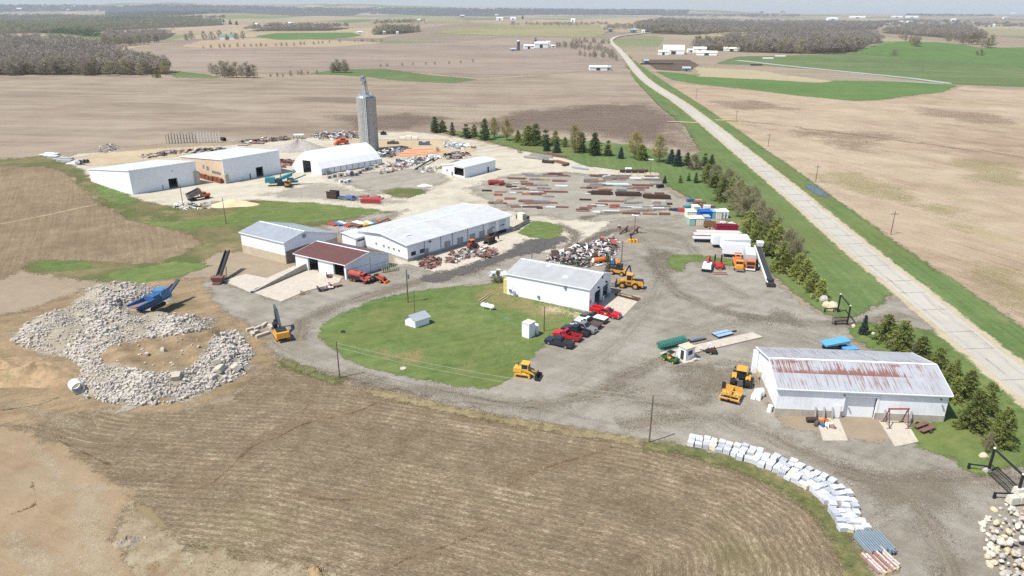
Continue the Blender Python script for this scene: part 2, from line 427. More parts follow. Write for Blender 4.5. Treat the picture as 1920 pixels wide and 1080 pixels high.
def zone(name, poly, mat, guide=None, line=None, half=1.0, world=False, extra=0.0):
 """a patch of ground bounded by photo pixels (poly), or a band of half width round a line"""
 at = {}; mg = mat.get('edge_reach', 0.3) + extra
 if line is not None:
  L = line if world else [P2(*p) for p in line]
  d, u = polydist(smooth_line(L, 3), GX, GY); s = half - np.abs(d)
 else:
  s = sdf(poly if world else [P2(*p) for p in poly], GX, GY)
 q = s + mg + (.6 * np.maximum(1, GY / 100) if line is not None else 0)
 cell = np.maximum(np.maximum(q[:-1, :-1], q[1:, 1:]), np.maximum(q[1:, :-1], q[:-1, 1:])) > 0
 if not cell.any(): return None
 lay = int(TOP[cell].max()) + 1
 TOP[cell] = lay
 if line is not None: return ribbon(name, L, half, mat, lay * .004 + .0018)
 if guide is not None: at['d'], at['u'] = polydist(guide if world else [P2(*p) for p in guide], GX, GY)
 at['s'] = s
 return sheet(name, s, mat, lay, np.full(GX.shape, mg), at)
def base_mat():
 m, nt = new_mat('soil'); k = NT(nt)
 pos = k.n('ShaderNodeNewGeometry').outputs['Position']
 v = k.n('ShaderNodeTexVoronoi', Scale=1.0); v.feature = 'F1'
 rot = k.mapping(k.mapping(pos, rot=rad(12)), scale=(1 / 420, 1 / 600, 0))
 k.l(rot, v.inputs['Vector'])
 fc = k.n('ShaderNodeSeparateColor'); k.l(v.outputs['Color'], fc.inputs[0])
 tone = k.ramp(fc.outputs[0], [(0, gc((150, 136, 124))), (.45, gc((172, 158, 142))), (.7, gc((186, 170, 148))), (.8, gc((148, 150, 112))), (1, gc((122, 138, 96)))])
 near = gc((170, 155, 138))
 sep = k.n('ShaderNodeSeparateXYZ'); k.l(pos, sep.inputs[0])
 col = k.mix(k.mr(sep.outputs[1], 1150, 1500), near, tone)
 f = k.mr(k.noise(k.mapping(k.mapping(pos, rot=rad(8)), scale=(.004, .03, 0)), 1, 6, .65), .3, .7, .82, 1.15)
 f2 = k.mr(k.noise(pos, .35, 6, .7), .3, .7, .9, 1.1)
 sc_ = k.n('ShaderNodeVectorMath', _operation='SCALE'); k.l(col, sc_.inputs[0]); k.l(k.math('MULTIPLY', f, f2), sc_.inputs['Scale'])
 b = k.n('ShaderNodeBsdfPrincipled', Roughness=.95); b.inputs['Specular IOR Level'].default_value = .1
 k.l(sc_.outputs[0], b.inputs['Base Color']); k.out(b.outputs[0]); return m
sheet('ground', None, base_mat(), 0, None, {})
FS = .9
FIELD_A = gmat('field_grey_tan', [(.1, (138, 123, 113)), (.38, (160, 145, 132)), (.62, (176, 162, 147)), (.95, (188, 174, 156))], w=(.7, .3, .2), scl=(.008, .06, .8),
               edge=(1.5, 4, .05), streak=((174, .006, .09, .22), (176, .01, .5, .12)), patch=((.012, .60, .06, (128, 112, 103), .75, 172, .35), (.011, .35, -.05, (152, 152, 118), .5, 172, .35)))
zone('tilled_field', [(-160, 146), (120, 141), (330, 142), (420, 149), (600, 150), (720, 161), (900, 150), (1060, 138), (1175, 132), (1215, 160), (1262, 215), (1300, 270), (1318, 300),
                      (1240, 292), (1100, 272), (980, 264), (900, 256), (800, 246), (620, 252), (500, 264), (400, 264), (200, 277), (80, 292), (-160, 310)], FIELD_A)
FIELD_D = gmat('field_dark_soil', [(.2, (124, 107, 98)), (.8, (150, 134, 124))], scl=(.02, .2, 1), edge=(14, 16, .02), streak=((172, .008, .15, .25),), opac=.75)
zone('dark_soil_swale', [(880, 232), (960, 215), (1090, 200), (1210, 195), (1265, 240), (1290, 280), (1180, 262), (1050, 240), (960, 242)], FIELD_D, extra=14)
zone('dark_soil_low', [(640, 222), (760, 214), (840, 222), (760, 240), (680, 240)], FIELD_D, extra=14)
FIELD_B = gmat('field_light_tan', [(.1, (158, 138, 120)), (.4, (184, 164, 145)), (.65, (198, 180, 160)), (.95, (210, 194, 172))], w=(.55, .35, .35), scl=(.01, .08, 1.2),
               edge=(.8, 2, .1), streak=((112, .008, .1, .16), (112, .03, .9, .16), (160, .006, .05, .12)), patch=((.016, .66, .05, (150, 128, 112), .6, 160, .3), (.02, .645, .05, (172, 172, 112), .55, 118, .4)))
zone('stubble_field', [(1245, 155), (1320, 161), (1430, 172), (1600, 190), (1660, 188), (1770, 174), (1810, 160), (1880, 168), (2300, 178), (2500, 420), (2300, 820), (1960, 645), (1850, 568),
                       (1780, 520), (1700, 468), (1640, 424), (1560, 368), (1500, 324), (1440, 284), (1380, 243), (1310, 195)], FIELD_B)
RUT = gmat('rut_dark', [(.2, (142, 122, 108)), (.8, (160, 140, 124))], edge=(1.6, 2.2, .08), opac=.5, bump=0)
for q in range(5): zone('field_swale', None, RUT, line=[(1390 + q * 110, 228 + q * 13), (1450 + q * 110, 233 + q * 14.5), (1505 + q * 112, 239 + q * 15.5)], half=1.0 + .5 * (q % 2))
FIELD_E = gmat('field_brown_patch', [(.2, (150, 128, 112)), (.8, (172, 152, 134))], scl=(.03, .3, 1), edge=(7, 12, .03), streak=((160, .02, .3, .3),), opac=.38)
for pl in ([(1440, 240), (1520, 244), (1620, 248), (1700, 256), (1620, 262), (1500, 256)], [(1560, 262), (1640, 268), (1620, 284), (1580, 280)], [(1720, 200), (1850, 215), (1940, 235), (1850, 232), (1740, 216)], [(1330, 190), (1420, 190), (1480, 205), (1380, 205)]): zone('field_brown_patch', pl, FIELD_E, extra=8)
FIELD_G = gmat('field_green_tinge', [(.2, (160, 160, 100)), (.8, (184, 178, 128))], scl=(.05, .4, 2), edge=(6, 10, .05), streak=((118, .02, .5, .3),), opac=.34)
for pl in ([(1540, 320), (1600, 322), (1690, 360), (1720, 385), (1640, 370), (1560, 340)], [(1720, 375), (1780, 390), (1830, 430), (1790, 425), (1730, 395)], [(1790, 300), (1900, 305), (1940, 350), (1850, 345)], [(1820, 490), (1920, 520), (1960, 590), (1900, 570), (1830, 520)]): zone('field_green_tinge', pl, FIELD_G, extra=6)
FIELD_C = gmat('field_mauve', [(.15, (146, 130, 122)), (.5, (165, 150, 140)), (.9, (182, 168, 154))], w=(.7, .3, .2), scl=(.004, .03, .4), edge=(4, 6, .02),
               streak=((176, .003, .05, .25),), patch=((.005, .64, .05, (134, 118, 112), .7, 176, .3),))
zone('far_tilled_field', [(300, 135), (240, 108), (300, 92), (420, 84), (640, 80), (960, 70), (1130, 72), (1150, 85), (1175, 110), (1180, 128), (1060, 136), (900, 146), (720, 130), (600, 140), (430, 136)], FIELD_C)
FT = gmat('field_straw', [(.15, (168, 150, 128)), (.6, (192, 174, 150)), (.9, (204, 188, 162))], scl=(.004, .04, .4), edge=(3, 5, .02), streak=((175, .003, .06, .2),))
zone('straw_field', [(335, 88), (380, 76), (450, 72), (610, 75), (720, 80), (640, 88), (420, 92)], FT)
zone('straw_strip', [(120, 56), (240, 49), (480, 47), (640, 50), (640, 56), (400, 57), (240, 60)], FT)
zone('straw_ridge', [(960, 64), (1000, 38), (1090, 36), (1220, 45), (1200, 58), (1100, 62)], FT)
FGN = gmat('field_olive', [(.15, (142, 142, 104)), (.55, (164, 158, 122)), (.9, (178, 168, 138))], scl=(.004, .04, .4), edge=(5, 8, .02), streak=((178, .003, .05, .25),))
zone('olive_field', [(800, 62), (900, 50), (1000, 42), (1120, 45), (1140, 60), (1120, 70), (960, 68)], FGN)
zone('olive_hill', [(690, 42), (740, 31), (850, 32), (880, 40), (780, 45)], FGN)
GRF = gmat('grass_far', [(.1, (95, 114, 73)), (.5, (111, 129, 86)), (.9, (133, 146, 104))], scl=(.006, .05, .6), edge=(2.5, 4, .05), streak=((168, .006, .06, .2),), patch=((.012, .64, .05, (150, 150, 108), .6, 168, .3),))
zone('green_pasture', [(1340, 120), (1385, 106), (1480, 104), (1600, 100), (1640, 86), (1690, 77), (1760, 80), (1840, 90), (2200, 94), (2200, 172), (1830, 160), (1780, 158), (1600, 136), (1420, 122)], GRF)
GRB = gmat('winter_wheat', [(.1, (91, 118, 65)), (.5, (105, 134, 78)), (.9, (124, 147, 93))], scl=(.008, .06, .8), edge=(1.2, 2, .08), streak=((170, .01, .2, .12),))
zone('wheat_field', [(1226, 133), (1262, 150), (1310, 158), (1400, 167), (1500, 180), (1600, 189), (1645, 188), (1700, 180), (1765, 173), (1795, 160), (1720, 155), (1640, 152), (1500, 150), (1400, 148), (1320, 142)], GRB)
zone('hillside_wheat', [(1590, 101), (1640, 86), (1690, 77), (1760, 80), (1840, 90), (2200, 94), (2200, 130), (1920, 126), (1760, 112)], GRB)
zone('pale_strip', [(1300, 126), (1420, 132), (1490, 143), (1565, 152), (1540, 156), (1440, 150), (1310, 144)], gmat('strip_tan', [(.2, (176, 166, 138)), (.8, (200, 186, 160))], edge=(3, 5, .06), scl=(.02, .2, 1)))
zone('green_field', [(475, 68), (520, 62), (660, 61), (680, 67), (600, 74), (520, 75)], GRB)
zone('grass_waterway', [(580, 138), (640, 130), (720, 129), (800, 140), (896, 149), (850, 156), (760, 152), (660, 142)], GRF)
zone('grass_margin', [(318, 132), (380, 139), (420, 146), (330, 146)], GRF)
CREEK = gmat('creek_water', [(.2, (176, 186, 188)), (.8, (206, 210, 208))], edge=(.8, .8, .05), scl=(.02, .2, 1), rough=.4, bump=0)
zone('creek', None, CREEK, line=[(1380, 113), (1480, 124), (1600, 136), (1700, 146), (1785, 157)], half=4.5)
zone('creek_branch', None, CREEK, line=[(1500, 140), (1580, 145), (1690, 153), (1770, 158)], half=2)
MUD = gmat('feedlot_mud', [(.2, (92, 76, 68)), (.8, (126, 108, 98))], edge=(2, 3, .05), scl=(.03, .3, 1))
zone('feedlot', [(1204, 112), (1290, 112), (1310, 122), (1290, 134), (1232, 131)], MUD)
WOODF = gmat('wood_floor', [(.2, (84, 76, 66)), (.8, (112, 102, 88))], edge=(5, 8, .03), scl=(.01, .1, 1), bump=0)
WOODS = [[(-160, 142), (320, 139), (270, 118), (205, 96), (130, 78), (-160, 66)],
         [(-160, 66), (130, 63), (420, 47), (415, 40), (300, 33), (-160, 27)],
         [(190, 84), (300, 76), (330, 62), (200, 66)],
         [(200, 33), (420, 24), (690, 26), (690, 18), (420, 12), (300, 10), (200, 14)],
         [(690, 27), (860, 30), (1290, 28), (1290, 20), (690, 16)],
         [(1300, 94), (1420, 99), (1560, 102), (1600, 98), (1655, 80), (1640, 62), (1500, 60), (1400, 66), (1360, 74)],
         [(1210, 62), (1300, 66), (1640, 56), (1660, 44), (1400, 40), (1240, 36), (1190, 48)],
         [(1650, 62), (1800, 74), (1850, 72), (1820, 52), (1700, 50)],
         [(450, 60), (620, 58), (660, 52), (520, 50)], [(695, 66), (760, 63), (790, 58), (720, 55)]]
for w_ in WOODS: zone('wood_floor', w_, WOODF)
FIELD_L = gmat('field_brown', [(.1, (118, 100, 82)), (.4, (142, 124, 104)), (.65, (160, 142, 120)), (.95, (184, 168, 144))], w=(.5, .4, .4), scl=(.02, .2, 2.5), edge=(1, 2, .15),
               streak=((118, .05, 1.1, .15), (118, .4, 3.5, .18)), patch=((.05, .60, .07, (124, 108, 88), .5), (.03, .62, .06, (172, 154, 130), .5)))
zone('brown_field', [(-260, 312), (40, 300), (90, 308), (150, 345), (195, 382), (245, 408), (330, 425), (385, 455), (330, 492), (240, 512), (120, 492), (60, 500), (-260, 640)], FIELD_L)
zone('field_track', None, gmat('track_pale', [(.2, (168, 148, 122)), (.8, (190, 172, 146))], edge=(.6, .6, .2)), line=[(-80, 434), (0, 420), (60, 409), (130, 394), (185, 382)], half=.7)
ROUGH = gmat('rough_grass_ground', [(.08, (96, 104, 62)), (.35, (116, 112, 78)), (.6, (140, 130, 98)), (.95, (168, 154, 122))], w=(.6, .5, .4), scl=(.04, .3, 2.5), edge=(1.2, 2.5, .15),
             patch=((.05, .52, .06, (98, 112, 66), .85), (.08, .66, .04, (178, 156, 126), .8)))
zone('rough_grass_bank', [(-160, 308), (20, 298), (85, 292), (130, 296), (175, 330), (250, 364), (300, 384), (400, 388), (480, 376), (600, 380), (745, 396), (690, 412), (570, 428), (500, 440), (452, 470),
                          (400, 476), (330, 528), (180, 530), (40, 506), (60, 488), (300, 495), (385, 455), (330, 425), (240, 410), (190, 382), (150, 347), (90, 312)], ROUGH)
GK = 1
LAWN = gmat('lawn_grass', [(.08, (85, 106, 60)), (.4, (105, 127, 74)), (.65, (122, 140, 87)), (.95, (141, 157, 93))], w=(.5, .4, .35), scl=(.05, .4, 4), edge=(.5, 1.0, .4),
   streak=((28, .05, .8, .16),), patch=((.03, .56, .10, (128, 132, 78), .55), (.3, .62, .08, (84, 104, 56), .5), (.06, .66, .06, (160, 150, 106), .6),), bscale=5)
LAWNR = gmat('verge_grass', [(.08, (83, 106, 63)), (.4, (103, 127, 78)), (.65, (120, 140, 91)), (.95, (139, 155, 97))], w=(.5, .4, .35), scl=(.03, .3, 3), edge=(.6, 1.4, .3),
             streak=(('guide', .02, .6, .2),), patch=((.025, .55, .09, (130, 134, 84), .6), (.3, .62, .08, (80, 102, 58), .5), (.07, .66, .05, (156, 148, 106), .55), (.2, .72, .02, (176, 160, 40), .6)), bscale=4)
zone('grass_slope', [(240, 412), (330, 416), (420, 402), (480, 380), (560, 376), (690, 388), (745, 397), (660, 408), (560, 420), (460, 422), (330, 432)], LAWN)
zone('grass_slope_left', [(178, 350), (200, 345), (250, 368), (262, 380), (225, 385), (196, 372)], LAWN)
zone('grass_patch_left', [(50, 492), (160, 488), (180, 503), (100, 510)], LAWN)
zone('grass_patch_bank', [(200, 512), (330, 490), (400, 498), (330, 520), (230, 528)], LAWN)
DIRT = gmat('yard_dirt', [(.08, (124, 104, 84)), (.4, (154, 134, 110)), (.65, (176, 154, 126)), (.95, (198, 176, 144))], w=(.6, .5, .4), scl=(.04, .25, 2.0), edge=(1.5, 3, .15),
   streak=((30, .06, .6, .16),), patch=((.06, .64, .06, (118, 114, 82), .6), (.1, .70, .03, (110, 90, 72), .7)))
zone('dirt', [(-260, 600), (30, 590), (150, 545), (300, 528), (400, 520), (440, 545), (520, 580), (560, 640), (500, 680), (475, 705), (440, 745), (320, 775), (160, 772), (60, 800), (-260, 800)], DIRT)
GUIDE = [(-400, 560), (0, 655), (300, 712), (640, 748), (960, 800), (1215, 846), (1400, 895), (1510, 960), (1585, 1060), (1625, 1200), (1650, 1500)]
STUB = gmat('stubble', [(.0, (104, 89, 72)), (.34, (126, 111, 92)), (.56, (143, 128, 108)), (.76, (168, 152, 130)), (1.0, (212, 198, 176))], w=(.42, .30, .55), scl=(.05, .4, 6.0), edge=(.5, 1.0, .3),
   streak=(('guide', .3, 1.3, .14), ('guide', 1.6, 6.0, .36), ('guide', .02, .2, .08)), rows=('guide', 1.05, .10), patch=((5.5, .62, .04, (208, 193, 168), .42, 'guide', .3), (.05, .62, .05, (118, 116, 74), .42), (.25, .71, .03, (98, 112, 64), .6), (.04, .66, .06, (120, 100, 80), .6)), bump=.6, bscale=5)
zone('stubble_foreground', [(-260, 790), (60, 800), (150, 772), (320, 776), (440, 748), (480, 702), (520, 682), (640, 720), (800, 762), (960, 797), (1140, 826), (1215, 838), (1300, 853), (1400, 884), (1480, 922),
                           (1540, 972), (1590, 1042), (1622, 1150), (1650, 1500), (-260, 1500)], STUB, guide=GUIDE)
GULLY = gmat('gully_soil', [(.2, (92, 74, 58)), (.8, (122, 102, 82))], edge=(.2, .42, .45), scl=(.1, .6, 4), opac=.75, bump=.5)
GULW = gmat('wash_soil', [(.2, (126, 108, 88)), (.8, (156, 136, 112))], edge=(1.2, 1.2, .3), scl=(.1, .6, 4), opac=.5)
for ln in ([(725, 747), (660, 775), (580, 792), (520, 820), (470, 840), (400, 905), (340, 925)], [(770, 923), (720, 934), (640, 938), (560, 930)], [(850, 1020), (760, 1050), (740, 1062)], [(925, 985), (850, 1020)],
           [(725, 747), (800, 758), (900, 788), (990, 806)], [(1150, 838), (1110, 852), (1060, 866), (990, 890), (950, 912)]):
 zone('gully_wash', None, GULW, line=ln, half=.9)
 zone('gully', None, GULLY, line=ln, half=.06)
BARE = gmat('bare_subsoil', [(.06, (144, 122, 99)), (.4, (168, 146, 121)), (.65, (181, 160, 135)), (.95, (198, 180, 155))], w=(.7, .4, .3), scl=(.05, .3, 3), edge=(.8, 1.6, .25),
   streak=((-25, .05, .5, .14),), patch=((.08, .60, .06, (172, 158, 134), .7), (.9, .68, .03, (140, 114, 88), .6), (.3, .72, .02, (120, 96, 74), .7)), bump=.5)
zone('bare_soil', [(-300, 776), (40, 806), (120, 838), (170, 872), (215, 910), (245, 935), (228, 960), (214, 1004), (240, 1040), (262, 1090), (300, 1300), (-300, 1300)], BARE)
SILT = gmat('silt_wash', [(.2, (170, 158, 138)), (.8, (192, 180, 160))], edge=(1.2, 1.6, .3), scl=(.1, .6, 4), opac=.55)
for ln, hw in (([(170, 905), (165, 960), (175, 1020), (190, 1090)], 1.6), ([(60, 830), (100, 880), (110, 930)], .8), ([(20, 1000), (60, 1040), (110, 1090)], 1.2), ([(150, 800), (80, 772), (0, 760)], .7)): zone('silt_wash', None, SILT, line=ln, half=hw)
for ln in ([(60, 905), (66, 945), (20, 965)], [(100, 822), (150, 845), (205, 872)], [(0, 770), (70, 760), (110, 745)]): zone('gully', None, GULLY, line=ln, half=.05)
DRYG = gmat('dry_grass_ground', [(.05, (122, 108, 88)), (.4, (160, 145, 122)), (.65, (184, 170, 148)), (.95, (206, 195, 174))], w=(.5, .5, .5), scl=(.1, .6, 4), edge=(.6, 1.6, .3),
   patch=((.15, .6, .05, (150, 122, 92), .8), (.25, .69, .03, (95, 106, 63), .7)), bump=.8)
zone('dry_grass', [(222, 965), (250, 942), (285, 962), (320, 1000), (380, 1035), (460, 1042), (560, 1062), (640, 1075), (700, 1130), (660, 1300), (270, 1300), (250, 1060), (214, 1008)], DRYG)
zone('mud_pool', [(250, 940), (285, 955), (315, 990), (308, 998), (280, 975), (255, 955)], gmat('mud_pool', [(.2, (150, 130, 98)), (.8, (164, 146, 112))], edge=(.2, .3, .6), rough=.25, bump=0, spec=.4))
PALE = gmat('limestone_yard', [(.06, (176, 166, 150)), (.35, (204, 195, 181)), (.6, (217, 210, 198)), (.95, (228, 223, 213))], w=(.6, .45, .35), scl=(.025, .2, 2), edge=(.8, 1.8, .2),
   streak=((40, .03, .3, .16),), patch=((.05, .66, .06, (182, 164, 136), .6), (.08, .68, .05, (150, 142, 132), .6)))
zone('limestone_yard', [(250, 368), (300, 384), (350, 390), (400, 378), (480, 375), (600, 381), (745, 398), (720, 440), (740, 496), (770, 500), (830, 515), (900, 490), (960, 475), (1050, 478), (1140, 455), (1200, 430),
      (1190, 405), (1060, 402), (960, 385), (905, 362), (905, 350), (960, 330), (1050, 322), (1190, 334), (1242, 336), (1236, 322), (1150, 315), (1060, 298), (985, 285), (900, 266), (830, 254),
      (770, 247), (700, 250), (620, 254), (520, 266), (400, 274), (240, 284), (150, 288), (120, 298), (170, 332)], PALE)
SANDY = gmat('sandy_yard', [(.1, (186, 164, 134)), (.5, (206, 188, 160)), (.9, (220, 206, 182))], edge=(2, 3, .12), scl=(.04, .3, 2))
zone('sandy_yard', [(140, 296), (230, 284), (330, 276), (420, 272), (350, 290), (240, 306), (170, 312)], SANDY)
zone('sandy_yard_back', [(600, 262), (700, 262), (830, 262), (900, 282), (820, 295), (740, 300), (716, 292), (690, 270)], SANDY)
GRAV = gmat('gravel', [(.02, (120, 111, 102)), (.3, (149, 142, 134)), (.55, (168, 162, 155)), (.8, (183, 177, 171)), (1.0, (202, 197, 191))], w=(.5, .5, .42), scl=(.045, .3, 4.5), edge=(.7, 1.6, .3),
   streak=((38, .05, .45, .12), (-28, .05, .5, .12)), patch=((.035, .60, .06, (142, 131, 118), .65, -20, .5), (.09, .665, .05, (128, 117, 105), .6, 35, .45), (.05, .70, .05, (196, 188, 176), .6)), bump=.3, bscale=7)
zone('gravel_yard', [(380, 524), (430, 536), (480, 552), (530, 566), (600, 540), (650, 528), (735, 500), (770, 495), (840, 515), (900, 490), (950, 476), (1050, 474), (1100, 452), (1150, 412), (1230, 400),
                     (1310, 396), (1345, 404), (1395, 440), (1420, 485), (1462, 535), (1500, 568), (1555, 596), (1592, 600), (1640, 577), (1672, 553), (1690, 540), (1790, 622), (1760, 624), (1700, 615), (1650, 604), (1612, 603),
                     (1590, 616), (1602, 640), (1640, 660), (1560, 700), (1440, 760), (1470, 800), (1600, 826), (1740, 832), (1800, 872), (1830, 892), (1960, 872), (2040, 862), (2040, 1000), (1960, 1010), (2000, 1300), (1650, 1300), (1620, 1100), (1590, 1000),
                     (1540, 945), (1480, 905), (1400, 872), (1300, 846), (1215, 828), (1140, 815), (960, 782), (800, 746), (700, 724), (640, 706), (570, 682), (525, 670), (508, 650), (480, 612), (425, 590), (395, 560)], GRAV)
GRAVU = gmat('gravel_upper', [(.05, (142, 134, 126)), (.4, (168, 162, 154)), (.65, (182, 177, 169)), (.95, (198, 193, 185))], w=(.5, .4, .4), scl=(.04, .25, 3), edge=(3, 4, .15),
             streak=((40, .03, .3, .14),), patch=((.06, .66, .05, (118, 110, 104), .7),))
zone('steel_yard', [(882, 352), (912, 340), (970, 326), (1050, 325), (1180, 336), (1236, 341), (1250, 356), (1295, 378), (1345, 402), (1300, 404), (1200, 410), (1120, 413), (1060, 410), (990, 402), (930, 388), (905, 372)], GRAVU)
zone('gravel_corner', [(487, 366), (600, 345), (720, 369), (754, 381), (715, 383), (605, 373)], GRAVU)
zone('gravel_court', [(655, 330), (760, 318), (832, 328), (845, 338), (810, 350), (790, 362), (752, 370), (715, 365), (660, 348), (630, 338)], GRAVU)
zone('grass_court', [(712, 360), (750, 352), (792, 355), (800, 362), (765, 370), (730, 368)], ROUGH)
zone('gravel_lane', [(600, 428), (700, 402), (760, 396), (690, 420), (640, 436), (628, 440)], GRAVU)
TRK = gmat('wheel_track', [(.1, (106, 95, 84)), (.5, (132, 121, 109)), (.9, (156, 147, 136))], edge=(1.8, 1.8, .2), opac=.72, scl=(.06, .4, 4), streak=(('guide', .05, 2.2, .4),), bump=.2,
           lines=((-1.0, .35, (96, 86, 76), .8), (.9, .35, (100, 90, 80), .8)))
TRL = gmat('wheel_track_light', [(.1, (150, 142, 132)), (.9, (188, 182, 173))], edge=(1.4, 1.5, .2), opac=.5, scl=(.06, .4, 4), streak=(('guide', .05, 2.2, .4),), bump=.2, lines=((-.9, .3, (132, 122, 112), .7), (.9, .3, (130, 120, 110), .7)))
for ln, hw, mt in (
  ([(640, 700), (720, 722), (830, 738), (960, 760), (1080, 750), (1180, 705), (1260, 670), (1340, 640)], 1.6, TRK),
  ([(1215, 480), (1228, 500), (1250, 530), (1290, 560), (1380, 590), (1500, 605), (1600, 606), (1700, 590)], 1.5, TRK),
  ([(1160, 800), (1290, 780), (1400, 800), (1500, 850), (1620, 900), (1720, 960), (1780, 1060), (1800, 1200)], 1.8, TRK),
  ([(1500, 860), (1640, 900), (1760, 905), (1860, 900), (1960, 905)], 1.6, TRK),
  ([(1250, 700), (1300, 690), (1340, 700), (1330, 740), (1280, 760), (1180, 745)], 1.5, TRK),
  ([(1060, 720), (1150, 650), (1210, 580), (1240, 520), (1225, 470), (1180, 440), (1150, 430)], 1.4, TRL),
  ([(560, 640), (575, 600), (640, 570), (760, 535), (880, 510), (950, 480), (1010, 470)], 1.6, TRK),
  ([(500, 640), (540, 670), (600, 690), (640, 700)], 1.3, TRL),
  ([(1200, 430), (1260, 440), (1300, 470), (1330, 520), (1400, 560)], 1.3, TRL),
  ([(1140, 760), (1240, 745), (1330, 780), (1430, 830), (1560, 890)], 1.3, TRL),
  ([(1090, 412), (1130, 402), (1200, 396), (1290, 392)], 1.0, TRK),
  ([(1040, 420), (1080, 440), (1060, 470), (1130, 440), (1200, 425)], 1.3, TRK),
  ([(1300, 620), (1400, 605), (1520, 640), (1560, 660)], 1.8, TRL),
  ([(1600, 1000), (1680, 960), (1740, 930), (1850, 915)], 1.6, TRL)):
 zone('wheel_track', None, mt, line=ln, half=hw)
MUDY = gmat('mud_stain', [(.1, (122, 111, 99)), (.9, (150, 140, 128))], edge=(2.4, 3.4, .2), opac=.55, scl=(.06, .4, 4))
for pl in ([(1230, 470), (1262, 470), (1268, 500), (1240, 520), (1225, 500)], [(1330, 690), (1400, 680), (1410, 720), (1350, 735)], [(1260, 700), (1320, 690), (1330, 720), (1280, 740)], [(1390, 600), (1460, 585), (1500, 600), (1440, 612)],
           [(1640, 900), (1760, 890), (1800, 930), (1760, 960), (1660, 950)], [(1170, 720), (1200, 735), (1190, 750), (1165, 742)], [(840, 515), (880, 505), (890, 515), (860, 525)]):
 zone('mud_stain', pl, MUDY, extra=2)
zone('wet_pavement', [(900, 492), (950, 472), (985, 452), (1005, 448), (1058, 443), (1062, 449), (1048, 462), (1025, 470), (980, 478), (930, 494), (830, 528), (780, 525), (840, 508)],
     gmat('wet_pavement', [(.1, (92, 86, 84)), (.9, (122, 116, 112))], edge=(1.2, 2.4, .25), opac=.9, rough=.55, bump=.1, spec=.4))
OVALG = [(600, 622), (650, 585), (770, 548), (950, 532), (1000, 580), (1010, 655), (940, 722)]
DUST = gmat('rubble_dust', [(.1, (150, 140, 126)), (.5, (178, 169, 155)), (.9, (200, 192, 180))], edge=(1.5, 3, .2), scl=(.1, .6, 4), bump=.6)
zone('rubble_dust', RUB, DUST); zone('rubble_plateau', [(185, 668), (220, 642), (300, 632), (350, 624), (405, 616), (392, 645), (376, 672), (345, 696), (300, 704), (240, 694), (200, 688)], DIRT)
zone('oval_lawn', [(600, 620), (612, 604), (650, 585), (700, 563), (770, 548), (850, 538), (900, 535), (945, 528), (955, 552), (1104, 588), (1085, 600), (1052, 626), (1012, 655), (985, 682), (962, 706), (940, 722), (915, 729),
                   (870, 725), (800, 715), (730, 700), (680, 686), (640, 668), (610, 645), (597, 631)], LAWN)
MOW = gmat('mown_stripe', [(.2, (140, 147, 99)), (.8, (150, 160, 102))], edge=(.12, .25, .5), opac=.4, scl=(.2, 1, 5), bump=0)
DRY = gmat('dry_lawn', [(.1, (128, 126, 82)), (.5, (150, 140, 100)), (.9, (176, 160, 122))], edge=(2.2, 2.5, .3), opac=.85, scl=(.1, .6, 4))
zone('dry_lawn', [(905, 540), (950, 535), (955, 555), (1060, 585), (1040, 600), (960, 580), (895, 562)], DRY)
zone('dry_lawn_spot', [(720, 658), (790, 660), (800, 676), (760, 682), (725, 674)], DRY)
for cx, cy, st, r1, nq in ((895, 562, 100, 5, 4), (985, 640, 150, 4, 3)):
 c0 = P(cx, cy)
 for q in range(nq): zone('mown_stripe', None, MOW, line=[(c0.x + (r1 + q * 1.5) * math.cos(rad(a)), c0.y + (r1 + q * 1.5) * math.sin(rad(a))) for a in range(st, st + 120, 12)], half=.1, world=True)
for q in range(7): zone('mown_stripe', None, MOW, line=[(850 + q * 16, 708 - q * 3), (900 + q * 15, 650 - q * 3)], half=.1)
ROADC = [(1225, 61), (1190, 65), (1160, 69), (1148, 74), (1146, 80), (1170, 105), (1207, 148), (1284, 200), (1447, 331), (1612, 470), (1700, 540), (1805, 627), (1925, 725)]
ROADW = [P2(*p) for p in ROADC]
_a, _b = ROADW[-2], ROADW[-1]; ROADW.append((_b[0] + (_b[0] - _a[0]) * 4, _b[1] + (_b[1] - _a[1]) * 4))
zone('tree_lawn', [(755, 249), (830, 250), (900, 262), (985, 283), (1060, 297), (1100, 312), (1190, 323), (1236, 323), (1246, 347), (1272, 360), (1310, 382), (1352, 408), (1382, 424), (1412, 474), (1452, 518), (1492, 552),
                   (1552, 592), (1592, 598), (1640, 575), (1670, 553), (1690, 540), (1612, 470), (1447, 331), (1284, 200), (1207, 148), (1165, 108), (1190, 150), (1235, 198), (1285, 238), (1314, 285), (1290, 296), (1180, 272),
                   (1000, 258), (850, 246)], LAWNR, guide=ROADW and [p for p in ROADC])
zone('road_verge', [(1150, 82), (1200, 122), (1250, 157), (1312, 196), (1386, 246), (1440, 285), (1500, 325), (1560, 370), (1640, 426), (1700, 470), (1780, 521), (1850, 570), (1990, 662), (1990, 800), (1920, 722), (1800, 622),
     (1700, 540), (1600, 462), (1447, 331), (1284, 200), (1207, 148)], LAWNR, guide=[p for p in ROADC])
zone('barn_lawn', [(1590, 616), (1612, 603), (1660, 610), (1760, 623), (1785, 625), (1850, 690), (1925, 755), (2040, 860), (2040, 872), (1925, 872), (1850, 890), (1815, 886), (1785, 862), (1722, 838), (1700, 800), (1770, 787), (1760, 740), (1700, 662), (1640, 656), (1605, 640)],
     LAWN)
zone('yard_lawn', [(1249, 487), (1265, 478), (1310, 479), (1375, 487), (1402, 495), (1370, 500), (1300, 490), (1283, 495), (1279, 512), (1262, 506)], LAWN)
